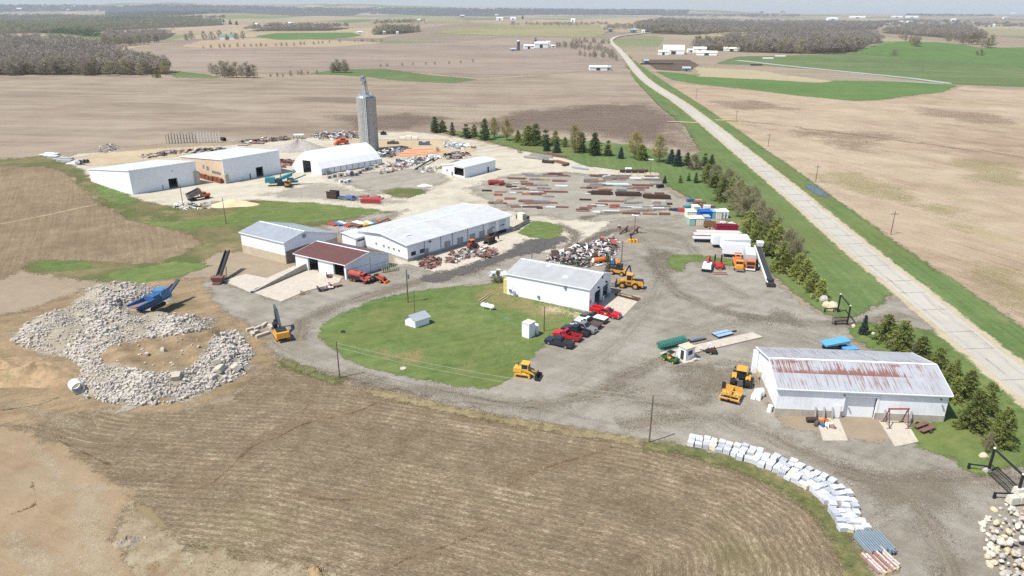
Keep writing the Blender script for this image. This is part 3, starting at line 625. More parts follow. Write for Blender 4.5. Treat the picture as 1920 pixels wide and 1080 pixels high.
zone('bend_lawn', [(970, 437), (1000, 415), (1020, 416), (1045, 422), (1057, 432), (1050, 444), (1025, 450), (992, 445)], LAWN)
zone('garage_lawn', [(812, 318), (858, 300), (870, 302), (832, 318)], LAWN)
zone('lime_strip', [(1020, 575), (1104, 592), (1095, 598), (1030, 584)], SANDY)
VG = gmat('verge_rough', [(.1, (95, 106, 62)), (.45, (115, 119, 79)), (.7, (150, 140, 104)), (.95, (172, 158, 126))], edge=(.7, 1.4, .4), scl=(.2, .8, 5), bump=.6, bscale=6)
zone('field_verge', None, VG, line=[(1205, 834), (1300, 849), (1400, 880), (1480, 917), (1540, 962), (1590, 1032), (1622, 1120), (1650, 1300)], half=1.5)
zone('field_verge_left', None, VG, line=[(520, 676), (580, 699), (645, 716)], half=1.1)
DG = gmat('verge_dry', [(.1, (118, 106, 78)), (.5, (158, 144, 114)), (.9, (188, 174, 144))], edge=(.6, 1.2, .4), scl=(.2, .8, 5), bump=.6, bscale=6, patch=((.2, .62, .04, (104, 113, 69), .8),))
zone('field_verge_dry', None, DG, line=[(690, 732), (800, 758), (960, 792), (1140, 820), (1205, 832)], half=1.0)
ROADM = gmat('road_concrete', [(.1, (192, 187, 181)), (.5, (206, 202, 197)), (.9, (217, 214, 209))], w=(.5, .4, .3), scl=(.03, .3, 3), edge=(.12, .1, .5), streak=(('guide', .01, .5, .12),), bump=.05,
             lines=((0, .12, (206, 194, 140), .5), (-1.8, .5, (176, 172, 168), .6), (1.8, .5, (176, 172, 168), .6)))
SHOULD = gmat('road_shoulder', [(.1, (186, 172, 148)), (.5, (206, 194, 172)), (.9, (218, 208, 190))], edge=(.5, .8, .3), scl=(.05, .4, 4))
zone('road_shoulder', None, SHOULD, line=ROADW, half=4.9, world=True)
zone('road', None, ROADM, line=ROADW, half=3.3, world=True)
LINEM = gmat('road_paint', [(.2, (214, 212, 206)), (.8, (228, 226, 222))], edge=(.05, .05, .8), opac=.85, bump=0)
def offs(line, o):
 out = []
 for i, p in enumerate(line):
  a = line[max(i - 1, 0)]; b = line[min(i + 1, len(line) - 1)]
  d = Vector((b[0] - a[0], b[1] - a[1])).normalized(); out.append((p[0] - d.y * o, p[1] + d.x * o))
 return out
zone('edge_line', None, LINEM, line=offs(ROADW, 2.95), half=.09, world=True)
zone('edge_line', None, LINEM, line=offs(ROADW, -2.95), half=.07, world=True)
JOINT = gmat('road_joint', [(.2, (142, 138, 134)), (.8, (160, 156, 152))], edge=(.04, .1, .8), opac=.7, bump=0)
_sm = smooth_line(ROADW, 8); _i = [i for i in range(len(_sm)) if 70 < _sm[i][1] < 420]
_y = 92.0
while _y < 330:
 x_ = np.interp(_y, _sm[:, 1][::-1], _sm[:, 0][::-1]); zone('road_joint', None, JOINT, line=[(x_ - 3.2, _y - .2), (x_ + 3.2, _y + .35)], half=.05 + _y * .0004, world=True); _y += R.uniform(7, 15)
for y0, y1, o in ((96, 108, 1.7), (112, 118, -1.2), (122, 131, 2.4), (138, 146, 1.0), (150, 170, -2.0)):
 zone('road_joint', None, JOINT, line=[(np.interp(y, _sm[:, 1][::-1], _sm[:, 0][::-1]) + o + R.uniform(-.15, .15), y) for y in np.linspace(y0, y1, 6)], half=.05, world=True)
FARM = gmat('farm_lane', [(.2, (196, 180, 150)), (.8, (214, 202, 176))], edge=(.5, .5, .2), scl=(.05, .4, 2))
for ln in ([(1250, 229), (1312, 231)], [(1340, 226), (1384, 227)], [(1160, 62), (1230, 58), (1250, 55)], [(150, 106), (205, 98), (250, 89), (300, 83), (330, 80)]):
 zone('farm_lane', None, FARM, line=ln, half=1.6 if ln[0][1] > 200 else 3.5)
zone('ditch_puddle', [(1506, 342), (1530, 350), (1552, 366), (1556, 376), (1535, 368), (1512, 354)], gmat('ditch_water', [(.2, (84, 92, 92)), (.8, (104, 112, 110))], edge=(.6, 1, .3), rough=.15, bump=0, spec=.5))
def onplane(A, C, u, v):
 """(metres from A towards C, height) where the view ray through u, v meets the upright plane through A and C"""
 d = ray(u, v); e = Vector((C.x - A.x, C.y - A.y)); L = e.length; e /= L
 n = Vector((-e.y, e.x)); k = (A.x * n.x + A.y * n.y) / (d.x * n.x + d.y * n.y)
 p = Vector((d.x * k, d.y * k)) - Vector((A.x, A.y))
 return p.dot(e), H + d.z * k
WHITE = M('white_siding', (232, 234, 237), rough=.55, var=.05, scale=.4, streak=.10)
WHITE2 = M('white_steel', (236, 238, 241), rough=.5, var=.03, scale=.3, streak=.05)
GALV = M('galvanised_roof', (178, 184, 190), rough=.45, metal=.25, var=.08, scale=.5, streak=.1)
GALVL = M('pale_steel_roof', (200, 203, 204), rough=.5, metal=.1, var=.05, scale=.3)
BROWNR = M('brown_steel_roof', (98, 66, 60), rough=.5, var=.08, scale=.5)
CONC = M('concrete', (178, 170, 156), rough=.9, var=.15, scale=.9, streak=.25)
CONCL = M('pale_concrete', (182, 173, 158), rough=.9, var=.12, scale=.7, col2=(160, 148, 130), thr=.62)
CONCG = M('grey_concrete', (164, 162, 158), rough=.9, var=.18, scale=1.2, streak=.2)
TAN = M('tan_boards', (206, 184, 156), rough=.8, var=.1, scale=.8, streak=.15)
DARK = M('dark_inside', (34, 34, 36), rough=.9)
DGREY = M('dark_grey_paint', (58, 60, 62), rough=.6)
FABRIC = M('white_fabric', (226, 228, 231), rough=.6, var=.03, scale=.3)
STEELG = M('grey_steel', (140, 144, 148), rough=.5, metal=.4, var=.15)
TRIM = M('white_trim', (236, 238, 240), rough=.5, var=.02)
GLASS = M('dark_glass', (34, 42, 52), rough=.12, spec=.6)
def ribbed(name, col, spacing, axis=0, rust=None, metal=.2, rough=.45):
 """ribbed steel sheets: ribs every spacing metres along the building, rust running down the slope where given"""
 if name in MATS: return MATS[name]
 m, nt = new_mat(name); k = NT(nt); c = s2l(col)
 pos = k.n('ShaderNodeTexCoord').outputs['Object']; sep = k.n('ShaderNodeSeparateXYZ'); k.l(pos, sep.inputs[0])
 ph = k.math('MULTIPLY', sep.outputs[axis], 1 / spacing)
 fr = k.math('FRACT', ph)
 pan = nt.nodes.new('ShaderNodeTexWhiteNoise'); pan.noise_dimensions = '1D'; k.l(k.math('FLOOR', k.math('MULTIPLY', ph, .34)), pan.inputs['W'])
 f = k.math('MULTIPLY', k.mr(pan.outputs['Value'], 0, 1, .97, 1.03), k.mr(k.noise(pos, .5, 5, .6), .3, .7, .9, 1.08))
 sc_ = k.n('ShaderNodeVectorMath', _operation='SCALE'); sc_.inputs[0].default_value = c; k.l(f, sc_.inputs['Scale'])
 col_ = k.mix(k.mr(fr, 0, .1, .22, 0), sc_.outputs[0], tuple(x * .7 for x in c))
 ro = rough
 if rust:
  band = k.mr(k.math('ABSOLUTE', k.math('SUBTRACT', sep.outputs[1], rust[0])), rust[1] - .03, rust[1] + .03, 1, 0)
  strip = k.noise(k.mapping(pos, scale=(4.2, .2, .2)), 1.0, 5, .72)
  big = k.noise(k.mapping(pos, scale=(.12, .3, .3), loc=(3, 0, 0)), 1.0, 3, .5)
  low = k.mr(sep.outputs[1], rust[0] - rust[1], rust[0] - rust[1] + 1.3, .10, 0)
  edge_ = k.mr(sep.outputs[0], rust[2] - 6.5, rust[2] - 3.5, 0, -.18)
  a1 = k.math('ADD', k.math('ADD', k.math('ADD', strip, k.mr(big, .3, .7, -.1, .1)), low), edge_)
  m1 = k.math('MULTIPLY', band, k.mr(a1, .46, .53))
  m2 = k.mr(k.math('ADD', strip, k.mr(big, .3, .7, -.05, .05)), .54, .62, 0, .8)
  rc = k.ramp(k.noise(pos, 5, 4, .7), [(.3, s2l((118, 80, 70))), (.7, s2l((150, 110, 98)))])
  col_ = k.mix(k.math('MAXIMUM', m1, m2), col_, rc)
 b = k.n('ShaderNodeBsdfPrincipled', Roughness=ro, Metallic=metal); k.l(col_, b.inputs['Base Color'])
 bp = k.n('ShaderNodeBump', Strength=.25, Distance=.03); k.l(k.mr(fr, 0, .12, 1, 0), bp.inputs['Height']); k.l(bp.outputs[0], b.inputs['Normal'])
 k.out(b.outputs[0]); MATS[name] = m; return m
def wall_run(mb, pt, L, top, ops, th):
 """upright wall of length L; top(x) height; ops (x0, x1, z0, z1) are real holes. pt(x, d, z) maps to space"""
 xs = sorted({0.0, L} | {min(max(o[0], 0), L) for o in ops} | {min(max(o[1], 0), L) for o in ops} | set(getattr(top, 'knots', ())))
 for a, b in zip(xs[:-1], xs[1:]):
  if b - a < 1e-4: continue
  mid = (a + b) / 2; sp = sorted([(o[2], o[3]) for o in ops if o[0] - 1e-6 <= mid <= o[1] + 1e-6])
  z = 0.0; segs = []
  for z0, z1 in sp:
   if z0 > z + 1e-3: segs.append((z, z0, z0))
   z = z1
  segs.append((z, top(a), top(b)))
  for z0, za, zb in segs:
   mb.hexa([pt(a, 0, z0), pt(b, 0, z0), pt(b, th, z0), pt(a, th, z0), pt(a, 0, za), pt(b, 0, zb), pt(b, th, zb), pt(a, th, za)])
class Bld:
 def __init__(s, name, label, A, B, C, h, hb=None, apex=None, cat='building', wall=None, roof=None, over=.35, base=None, basem=None, ops_front=(), ops_end=(), ops_far=(), trim=True, Cw=None, wallend=None, sh=.12, group=None):
  A = P(*A); B = P(*B); C = Cw if Cw is not None else P(*C)
  s.A, s.B, s.C = A, B, C
  rz = heading(A, B); s.rz = rz
  s.L = (B - A).to_2d().length; s.W = (C - A).to_2d().length
  r = Matrix.Rotation(-rz, 2); y = (r @ Vector((C.x - A.x, C.y - A.y))) / s.W
  s.T = Matrix(((1, y.x, 0, 0), (0, y.y, 0, 0), (0, 0, 1, 0), (0, 0, 0, 1)))
  hb = h if hb is None else hb; s.h, s.hb = h, hb
  s.root = thing(name, label, cat, (A.x, A.y, 0), rz, group)
  L, W = s.L, s.W
  if apex is not None and isinstance(apex[0], (int, float)) and apex[0] > 30: ty, tz = onplane(A, C, *apex)
  elif apex is not None: ty, tz = apex
  else: ty, tz = None, None
  s.ty, s.tz = ty, tz
  wm = wall or WHITE
  gap = .012
  def gtop(y):
   if ty is None: return h + (hb - h) * y / W
   return h + (tz - h) * y / ty if y <= ty else tz + (hb - tz) * (y - ty) / (W - ty)
  gtop.knots = () if ty is None else (ty,)
  s.gtop = gtop
  th = .22
  fo = [s.op(A, B, o) for o in ops_front]; eo = [s.op(A, C, o) for o in ops_end]
  s.fo, s.eo = fo, eo
  wz = MB(s.T); cm = lambda f: (lambda x: f(x) - gap)
  def cut(f):
   g = lambda x: f(x) - gap
   g.knots = getattr(f, 'knots', ()); return g
  wall_run(wz, lambda x, d, z: (x, d, z), L, cut(lambda x: h), fo, th)
  wall_run(wz, lambda x, d, z: (x, W - th + d, z), L, cut(lambda x: hb), [], th)
  we = MB(s.T)
  f2 = lambda y: gtop(y); f2.knots = gtop.knots
  q = cut(lambda y: min(gtop(y), gtop(y)))
  q.knots = gtop.knots
  wall_run(we, lambda y, d, z: (d, th + (y - th) if th < y < W - th else (th if y <= th else W - th), z), W, q, eo, th)
  we2 = MB(s.T)
  wall_run(we2, lambda y, d, z: (L - d, th if y <= th else (W - th if y >= W - th else y), z), W, q, [], th)
  if wallend is None: wz.v, wz.f, wz.mi = wz.v + we.v, wz.f + [tuple(i + len(wz.v) for i in f) for f in we.f], wz.mi + we.mi
  n0 = len(wz.v); wz.v += we2.v; wz.f += [tuple(i + n0 for i in f) for f in we2.f]; wz.mi += we2.mi
  wz.obj('wall', wm, s.root)
  if wallend is not None: we.obj('end_wall', wallend, s.root)
  rm = roof or GALV; rb = MB(s.T); o = over
  def slab(y0, z0, y1, z1):
   rb.hexa([(-o, y0, z0), (L + o, y0, z0), (L + o, y1, z1), (-o, y1, z1), (-o, y0, z0 + sh), (L + o, y0, z0 + sh), (L + o, y1, z1 + sh), (-o, y1, z1 + sh)])
  if ty is None:
   sl = (hb - h) / W; slab(-o, h - o * sl, W + o, hb + o * sl)
  else:
   s1 = (tz - h) / ty; s2 = (hb - tz) / (W - ty)
   slab(-o, h - o * s1, ty, tz); slab(ty, tz, W + o, hb + o * s2)
  s.roof = rb.obj('roof', rm, s.root)
  if trim and ty is not None:
   t = MB(s.T)
   t.obox((-o - .02, ty, tz + sh + .03), (L + o + .02, ty, tz + sh + .03), .4, .06); t.obj('ridge_cap', TRIM, s.root)
  if trim:
   t = MB(s.T)
   for x in (-o - .04, L + o + .04):
    if ty is None: t.obox((x, -o, h + .02), (x, W + o, hb + .02), .06, .26)
    else: t.obox((x, -o, h - o * s1 + .04), (x, ty, tz + .04), .06, .26); t.obox((x, ty, tz + .04), (x, W + o, hb + o * s2 + .04), .06, .26)
   t.obox((-o, -o - .05, h - .06), (L + o, -o - .05, h - .06), .1, .16)
   t.obj('trim', TRIM, s.root)
  if base:
   t = MB(s.T); e = .06
   xs = sorted([0 - e, L + e] + [q for o_ in fo for q in (o_[0], o_[1]) if o_[2] < base])
   for a, b in zip(xs[::2], xs[1::2]): t.box(a, b, -e, -.004, 0, base)
   ys = sorted([0 - .004, W + e] + [q for o_ in eo for q in (o_[0], o_[1]) if o_[2] < base])
   for a, b in zip(ys[::2], ys[1::2]): t.box(-e, -.004, a, b, 0, base)
   t.box(L + .004, L + e, -e, W + e, 0, base); t.obj('foundation', basem or CONC, s.root)
 def op(s, A, B, o):
  x0, z1 = onplane(A, B, o[0], o[1]); x1, z0 = onplane(A, B, o[2], o[3])
  x0, x1 = min(x0, x1), max(x0, x1)
  z0 = 0 if z0 < .5 else z0
  return (x0, x1, z0, max(z1, z0 + .4))
 def front_box(s, x0, x1, z0, z1, name, mat, d0=-.05, d1=-.005, parent=None, end=False):
  t = MB(s.T)
  if end: t.box(d0, d1, x0, x1, z0, z1)
  else: t.box(x0, x1, d0, d1, z0, z1)
  return t.obj(name, mat, parent or s.root)
 def door_in(s, o, name, mat, inset=.12, end=False, frame=True, label=None):
  t = MB(s.T)
  a = (inset, inset + .06)
  if end: t.box(a[0], a[1], o[0] + .01, o[1] - .01, o[2] + .01, o[3] - .01)
  else: t.box(o[0] + .01, o[1] - .01, a[0], a[1], o[2] + .01, o[3] - .01)
  d = t.obj(name, mat, s.root)
  return d
 def jambs(s, o, end=False, w=.14, mat=None):
  t = MB(s.T)
  f = (lambda a, b, z0, z1: t.box(-.06, -.003, a, b, z0, z1)) if end else (lambda a, b, z0, z1: t.box(a, b, -.06, -.003, z0, z1))
  f(o[0] - w, o[0], o[2], o[3]); f(o[1], o[1] + w, o[2], o[3]); f(o[0] - w, o[1] + w, o[3], o[3] + w)
  t.obj('door_frame', mat or TRIM, s.root)
RIBW = ribbed('white_ribbed_siding', (236, 238, 241), .9, metal=.0, rough=.55)
b = Bld('storage_shed', 'tall white flat-roofed shed beside the green bank, with open dark doorway', (249.5, 365), (372.5, 345), (171, 340), 8.6, 6.3, wall=WHITE2, roof=GALVL, over=.15, cat='shed',
  ops_front=[(316, 336.5, 334.5, 354), (304, 347, 307.5, 357)])
W1 = b; b.jambs(b.fo[0], mat=DGREY); b.jambs(b.fo[1], w=.08)
b.door_in(b.fo[1], 'door', DGREY)
b.front_box(b.L - 1.3, b.L + .2, 0, 5.0, 'corner_pier', CONC, -.9, -.01)
b.front_box(b.L * .62, b.L * .62 + .25, 6.3, 6.55, 'wall_lamp', DGREY, -.2, -.01)
cw = P(337.5, 295, z=6.2); cw.z = 0
b = Bld('storage_shed', 'tall white shed with bare tan side wall, between two other white buildings', (422.5, 344), (527.5, 324), None, 8.9, 6.5, wall=WHITE2, wallend=TAN, roof=GALVL, over=.15, cat='shed', Cw=cw,
  ops_front=[(480, 315, 494, 331), (467.5, 325, 471, 334)])
W2 = b; b.jambs(b.fo[0], mat=DGREY); b.door_in(b.fo[1], 'door', DGREY)
b.front_box(-.2, 1.2, 0, 3.6, 'corner_pier', CONC, -.9, -.01)
for y0, y1, z0, z1 in ((2, 8, 3.0, 4.0), (10, 11.5, 3.6, 5.2), (13, 14, 4, 5.4)): b.front_box(y0, y1, z0, z1, 'wall_patch', STEELG, end=True)
t = MB(b.T)
for i in range(7):
 y = .6 + i * 2.6; t.box(-1.4 - .4 * R.random(), -.06, y, y + 2.5, 0, 1.6 + R.random() * .7, .25)
t.obj('rust_stained_footing', M('red_brown_earth', (120, 72, 54), rough=.95, var=.3, scale=1.5), b.root)
A, B_, C_ = P(604, 329), P(716, 309), P(549, 321)
rz = heading(A, B_); root = thing('fabric_building', 'white fabric hoop building with rounded roof standing in front of the silo', 'hoop building', (A.x, A.y, 0), rz)
L = (B_ - A).length; W = (C_ - A).length
y = (Matrix.Rotation(-rz, 2) @ Vector((C_.x - A.x, C_.y - A.y))) / W
TT_ = Matrix(((1, y.x, 0, 0), (0, y.y, 0, 0), (0, 0, 1, 0), (0, 0, 0, 1)))
apz = max(7.5, min(9.5, onplane(A, C_, 574, 284)[1]))
prof = [(0, 0), (0, 2.6), (.04, 3.3), (.13, 4.9), (.24, 6.4), (.36, 7.7), (.46, 8.5), (.5, 8.75)]
prof = [(a, z * apz / 8.75) for a, z in prof]; prof += [(1 - a, z) for a, z in prof[-2::-1]]
mb = MB(TT_); n = len(prof); NX = 9
vs = []; fs = []
for i in range(NX):
 x = L * i / (NX - 1)
 vs += [(x, a * W, z) for a, z in prof]
 if i < NX - 1:  # cloth sags a little between hoops
  vs += [((x + L / (NX - 1) / 2), a * W + (.5 - a) * .12, z * .992) for a, z in prof]
nr = len(vs) // n
for i in range(nr - 1):
 for j in range(n - 1): fs.append((i * n + j, (i + 1) * n + j, (i + 1) * n + j + 1, i * n + j + 1))
mb.add(vs, fs); cv = mb.obj('cover', FABRIC, root)
def tent_end(x, ops):
 e = MB(TT_); ys = sorted({a * W for a, _ in prof} | {q for o in ops for q in o[:2]})
 zz = lambda yy: np.interp(yy / W, [p[0] for p in prof[1:-1]], [p[1] for p in prof[1:-1]])
 for a, c in zip(ys[:-1], ys[1:]):
  if c - a < 1e-4: continue
  z0 = max([o[2] for o in ops if o[0] <= (a + c) / 2 <= o[1]] + [0])
  e.hexa([(x - .05, a, z0), (x + .05, a, z0), (x + .05, c, z0), (x - .05, c, z0), (x - .05, a, zz(a)), (x + .05, a, zz(a)), (x + .05, c, zz(c)), (x - .05, c, zz(c))])
 return e
d0, dz = onplane(A, C_, 582, 302); d1, _ = onplane(A, C_, 567, 302)
tent_end(.06, [(min(d0, d1), max(d0, d1), dz)]).obj('end_wall', FABRIC, root)
tent_end(L - .06, [(W * .1, W * .3, 4)]).obj('far_end_wall', FABRIC, root)
t = MB(TT_)
for i in range(11):
 x = L * i / 10; t.box(x - .08, x + .08, -.12, -.02, 0, 2.5)
t.box(0, L, -.1, -.02, .1, .45); t.obj('side_posts', STEELG, root)
t = MB(TT_); t.box(1.2, 2.0, -1.0, -.2, 0, 1.8, .05); t.box(2.2, 2.4, -.8, -.6, 0, 2.6); t.box(2.6, 3.2, -.9, -.3, 0, 1.4); t.obj('heater', STEELG, root)
sp = P(693, 281.5); root = thing('concrete_silo', 'tall round concrete silo with a steel elevator leg rising above it', 'silo', sp)
RS, HS = 4.25, 23.6
mb = MB(); nn = 40; vs = []; fs = []; zs = [i * HS / 46 for i in range(47)]
for i, z in enumerate(zs):
 for zz_, r_ in ((z, RS), (z + .34, RS), (z + .36, RS + .035), (z + .48, RS + .035), (z + .5, RS)):
  if zz_ <= HS + .01: vs += [(r_ * math.cos(6.2832 * q / nn), r_ * math.sin(6.2832 * q / nn), zz_) for q in range(nn)]
rw = len(vs) // nn
for i in range(rw - 1):
 for q in range(nn): fs.append((i * nn + q, i * nn + (q + 1) % nn, (i + 1) * nn + (q + 1) % nn, (i + 1) * nn + q))
mb.add(vs, fs); mb.obj('shell', M('silo_staves', (170, 167, 161), rough=.9, var=.14, scale=.6, streak=.3), root, smooth=True)
t = MB(); t.dome((0, 0, HS), RS, 1.3, 24, 3); t.obj('roof', M('silo_roof', (150, 156, 160), rough=.5, metal=.4), root)
t = MB(); t.box(-1.2, 1.0, -1.2, 1.0, HS + 1.0, HS + 2.2, .1); t.box(1.2, 3.0, -1, .4, HS + .4, HS + 1.7, .2); t.box(-3.4, -2.0, -.6, .8, HS + .3, HS + 1.6, .2); t.obj('roof_hatch', GALV, root)
t = MB(); xe, ye = .2, -RS - .35
t.box(xe - .5, xe - .1, ye - .2, ye + .2, 0, 31); t.box(xe + .1, xe + .5, ye - .2, ye + .2, 0, 31)
for z in range(2, 31, 3): t.box(xe - .55, xe + .55, ye - .25, ye + .25, z, z + .12)
t.obj('elevator_leg', M('leg_steel', (196, 199, 202), rough=.4, metal=.3), root)
t = MB(); t.box(xe - 1.2, xe + 1.2, ye - .8, ye + .8, 31, 32.6, .2); t.dome((xe, ye, 32.6), 1.0, .6, 10, 3); t.box(xe + .7, xe + 1.4, ye - .4, ye + .3, 30.2, 31.3, .1); t.obj('elevator_head', STEELG, root)
t = MB(); t.tube((xe + .5, ye, 30.8), (0.6, -1, HS + 1.2), .22, n=8); t.tube((xe + 1.1, ye, 30.3), (1.8, -2, HS + .9), .12, n=6); t.obj('spout', STEELG, root)
t = MB()
for z in range(26, 31): t.box(xe + .6, xe + 1.8, ye - .5, ye + .5, z, z + .06)
for dx in (.6, 1.8): t.box(xe + dx - .04, xe + dx + .04, ye - .5, ye - .44, HS, 30.8)
t.obj('platform', STEELG, root)
t = MB()
for dx in (-.25, .25): t.box(1.0 + dx, 1.06 + dx, -RS - .28, -RS - .22, .5, HS)
for i in range(58): t.box(.75, 1.31, -RS - .27, -RS - .23, .8 + i * .4, .84 + i * .4)
t.obj('ladder', STEELG, root)
b = Bld('garage', 'small white garage with wide dark opening at the crossing of the pale lanes', (871, 334), (929, 319), (829, 325), 4.1, 3.2, apex=(851, 307.5), wall=WHITE2, roof=GALVL, over=.2, cat='garage', ops_end=[(851.5, 312.5, 870, 331)])
b.jambs(b.eo[0], end=True)
x_, z_ = onplane(b.A, b.B, 914, 320); b.front_box(x_, x_ + .9, 0, 2.1, 'side_door', DGREY)
b.front_box(b.W * .72, b.W * .8, 1.2, 2.0, 'wall_vent', STEELG, end=True); b.front_box(b.W * .5, b.W * .56, .2, 1.6, 'meter_box', STEELG, d0=-.3, end=True)
cw = P(671, 431, z=4.6); cw.z = 0
b = Bld('warehouse', 'long low white warehouse with broad pale roof, in the middle of the yard', (765, 491), (956, 432.5), None, 4.58, apex=(.5 * 19.9, 5.7), wall=WHITE2, roof=ribbed('pale_roof_sheets', (204, 204, 200), 1.2), over=.5, cat='warehouse', Cw=cw, base=.8, basem=CONCG)
LB = b
for u in (838, 862, 885, 903, 918): # dock doors with grey aprons
 x_, _ = onplane(b.A, b.B, u, 465); b.front_box(x_ - .8, x_ + 1.2, .05, 2.4, 'wainscot', CONCG, -.1, -.065)
for u in (918, 936):
 x_, _ = onplane(b.A, b.B, u, 450); d = b.front_box(x_ - .2, x_ + 2.6, 1.0, 3.9, 'dock_door', M('pale_door', (196, 202, 208), rough=.5), -.07, -.01); b.front_box(x_ + .4, x_ + 2.0, 2.3, 2.6, 'door_window', GLASS, -.08, -.072, parent=d)
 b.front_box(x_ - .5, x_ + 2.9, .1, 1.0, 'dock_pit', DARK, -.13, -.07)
for u in (771, 788):
 x_, z_ = onplane(b.A, b.B, u, 478); f = b.front_box(x_, x_ + 1.5, 1.3, 2.3, 'window', DGREY, -.07, -.01)
 t = MB(b.T); t.box(x_ + .12, x_ + .7, -.085, -.071, 1.42, 2.18); t.box(x_ + .8, x_ + 1.38, -.085, -.071, 1.42, 2.18); t.obj('pane', GLASS, f)
x_, _ = onplane(b.A, b.B, 798, 475); b.front_box(x_, x_ + 1.0, .05, 2.1, 'walk_door', STEELG)
for u in (795, 826, 848, 877, 906):
 x_, _ = onplane(b.A, b.B, u, 455); b.front_box(x_, x_ + .12, .8, 4.4, 'downpipe', STEELG, -.12, -.01)
x_, _ = onplane(b.A, b.B, 804, 450); b.front_box(x_, x_ + .5, 3.6, 3.9, 'wall_lamp', DGREY, -.4, -.01)
for yy in (3, 5, 7, 9, 12): b.front_box(yy, yy + .5, 2.2, 2.6, 'vent_cap', STEELG, -.2, -.01, end=True)
t = MB(b.T); t.tube((4, 5, 5.0), (4, 5, 6.6), .05, n=6); t.box(3.3, 5.2, 4.2, 5.4, 5.3, 5.36); t.obj('aerial', TRIM, b.root)
cw = P(631, 437, z=3.5); cw.z = 0
b = Bld('shed', 'white shed with grey hipped-looking gable roof over a tan concrete base', (537, 495), (456, 474), None, 5.66, 3.5, apex=(569, 434), wall=WHITE2, roof=ribbed('grey_roof_sheets', (158, 164, 169), 1.0), over=.25, cat='shed', Cw=cw, base=2.3, basem=M('tan_concrete', (190, 176, 152), rough=.9, var=.1, scale=.6, streak=.2))
b.root['label'] = 'white shed with pale grey gable roof over a tan concrete base, behind the brown roof'
SH = b
b.front_box(b.ty - .5, b.ty + .5, b.tz - 1.6, b.tz - .7, 'gable_vent', STEELG, -.25, -.01, end=True)
b.front_box(.3, b.W * .45, .1, 3.2, 'shaded_siding', M('painted_siding_shade', (126, 112, 100), rough=.9), -.12, -.07, end=True)  # shade on the lower end wall, painted as a brown-grey panel
b = Bld('workshop', 'white workshop with dark brown roof and two open doorways', (650, 524.5), (556, 502), (730, 499), 3.75, 3.4, apex=(690, 473), wall=WHITE, roof=BROWNR, over=.3, cat='workshop', ops_front=[(595, 486, 580, 505), (644, 499, 628, 523)])
BW = b
for o in b.fo: b.jambs(o, w=.1, mat=DGREY)
t = MB(b.T); t.box(-.05, -.004, b.W * .02, b.W * .55, 2.2, 2.26); t.box(-.05, -.004, b.W * .55, b.W * .555, 0, 3.6); t.box(-.05, -.004, b.W * .555, b.W * .98, 1.5, 1.56); t.obj('door_rail', STEELG, b.root)
t = MB(b.T); t.box(1.2, 5.2, -.07, -.004, 0, .7); t.obj('footing', CONC, b.root)
A = P(668, 470); t = MB(); 
root = thing('lean_to', 'small white lean-to with pale roof, wedged between the brown roof and the long warehouse', 'lean-to', A, heading(P(668, 470), P(690, 463)))
t = MB(); t.box(0, 5, 0, 5.5, 0, 3.3); t.obj('wall', WHITE2, root); t = MB(); t.hexa([(-.2, -.2, 3.32), (5.2, -.2, 3.32), (5.2, 5.8, 3.9), (-.2, 5.8, 3.9), (-.2, -.2, 3.44), (5.2, -.2, 3.44), (5.2, 5.8, 4.02), (-.2, 5.8, 4.02)]); t.obj('roof', GALVL, root)
t = MB(); t.box(.6, 4.4, -.05, -.005, 2.3, 2.9); t.obj('window', GLASS, root)
b = Bld('machine_shop', 'white machine shop with grey gable roof and two bay doors beside the oval lawn', (1104, 584), (951, 552.5), (1144, 548), 5.1, 4.6, apex=(1130, 513), wall=WHITE2, roof=ribbed('shop_roof_sheets', (178, 179, 176), 1.0), over=.2, cat='workshop',
  ops_end=[(1115, 549, 1125, 573), (1130, 538, 1139.5, 557)])
CS = b
for o in b.eo:
 b.jambs(o, end=True, w=.25); b.front_box((o[0] + o[1]) / 2 - .2, (o[0] + o[1]) / 2 + .2, o[3] + .5, o[3] + .8, 'bay_lamp', DGREY, -.4, -.01, end=True)
b.front_box(.5, 1.1, 1.6, 2.3, 'notice_board', M('red_sign', (170, 60, 60)), end=True); b.front_box(b.ty - .4, b.ty + .4, b.tz - 1.1, b.tz - .5, 'gable_vent', DGREY, end=True)
sl = (b.tz - b.h) / b.ty
for x, yy in ((6.5, b.ty * .34), (12.2, b.ty * .8)):
 z = b.h + sl * yy + .13; t = MB(b.T); t.hexa([(x, yy, z), (x + 1.0, yy, z), (x + 1.0, yy + .9, z + .9 * sl), (x, yy + .9, z + .9 * sl), (x, yy, z + .05), (x + 1.0, yy, z + .05), (x + 1.0, yy + .9, z + .05 + .9 * sl), (x, yy + .9, z + .05 + .9 * sl)]); t.obj('skylight', TRIM, b.root)
for u, v, nm in ((957, 544, 'meter_box'), (964, 548, 'exhaust_fan'), (969, 553, 'gas_meter'), (1060, 539, 'wall_lamp'), (1010, 556, 'wall_lamp')):
 x_, z_ = onplane(b.A, b.B, u, v); q = .5 if nm == 'exhaust_fan' else .25
 t = MB(b.T)
 if nm == 'exhaust_fan': t.tube((x_, -.02, z_), (x_, -.25, z_), .45, n=14)
 else: t.box(x_ - q, x_ + q, -.3, -.01, max(z_ - q, .05), z_ + q)
 t.obj(nm, STEELG if nm != 'exhaust_fan' else M('fan_blue_grey', (150, 166, 178), rough=.4), b.root)
t = MB(b.T); t.box(b.L + .02, b.L + 1.1, .2, 1.7, 0, 3.4); t.obj('yellow_annex', M('pale_yellow_boards', (214, 196, 128), rough=.7), b.root)
for o in b.eo:
 for y_ in (o[0] - .3, o[1] + .3): MB(b.T).tube((-.5, y_, 0), (-.5, y_, 1.2), .1, n=8).obj('bollard', TRIM, b.root)
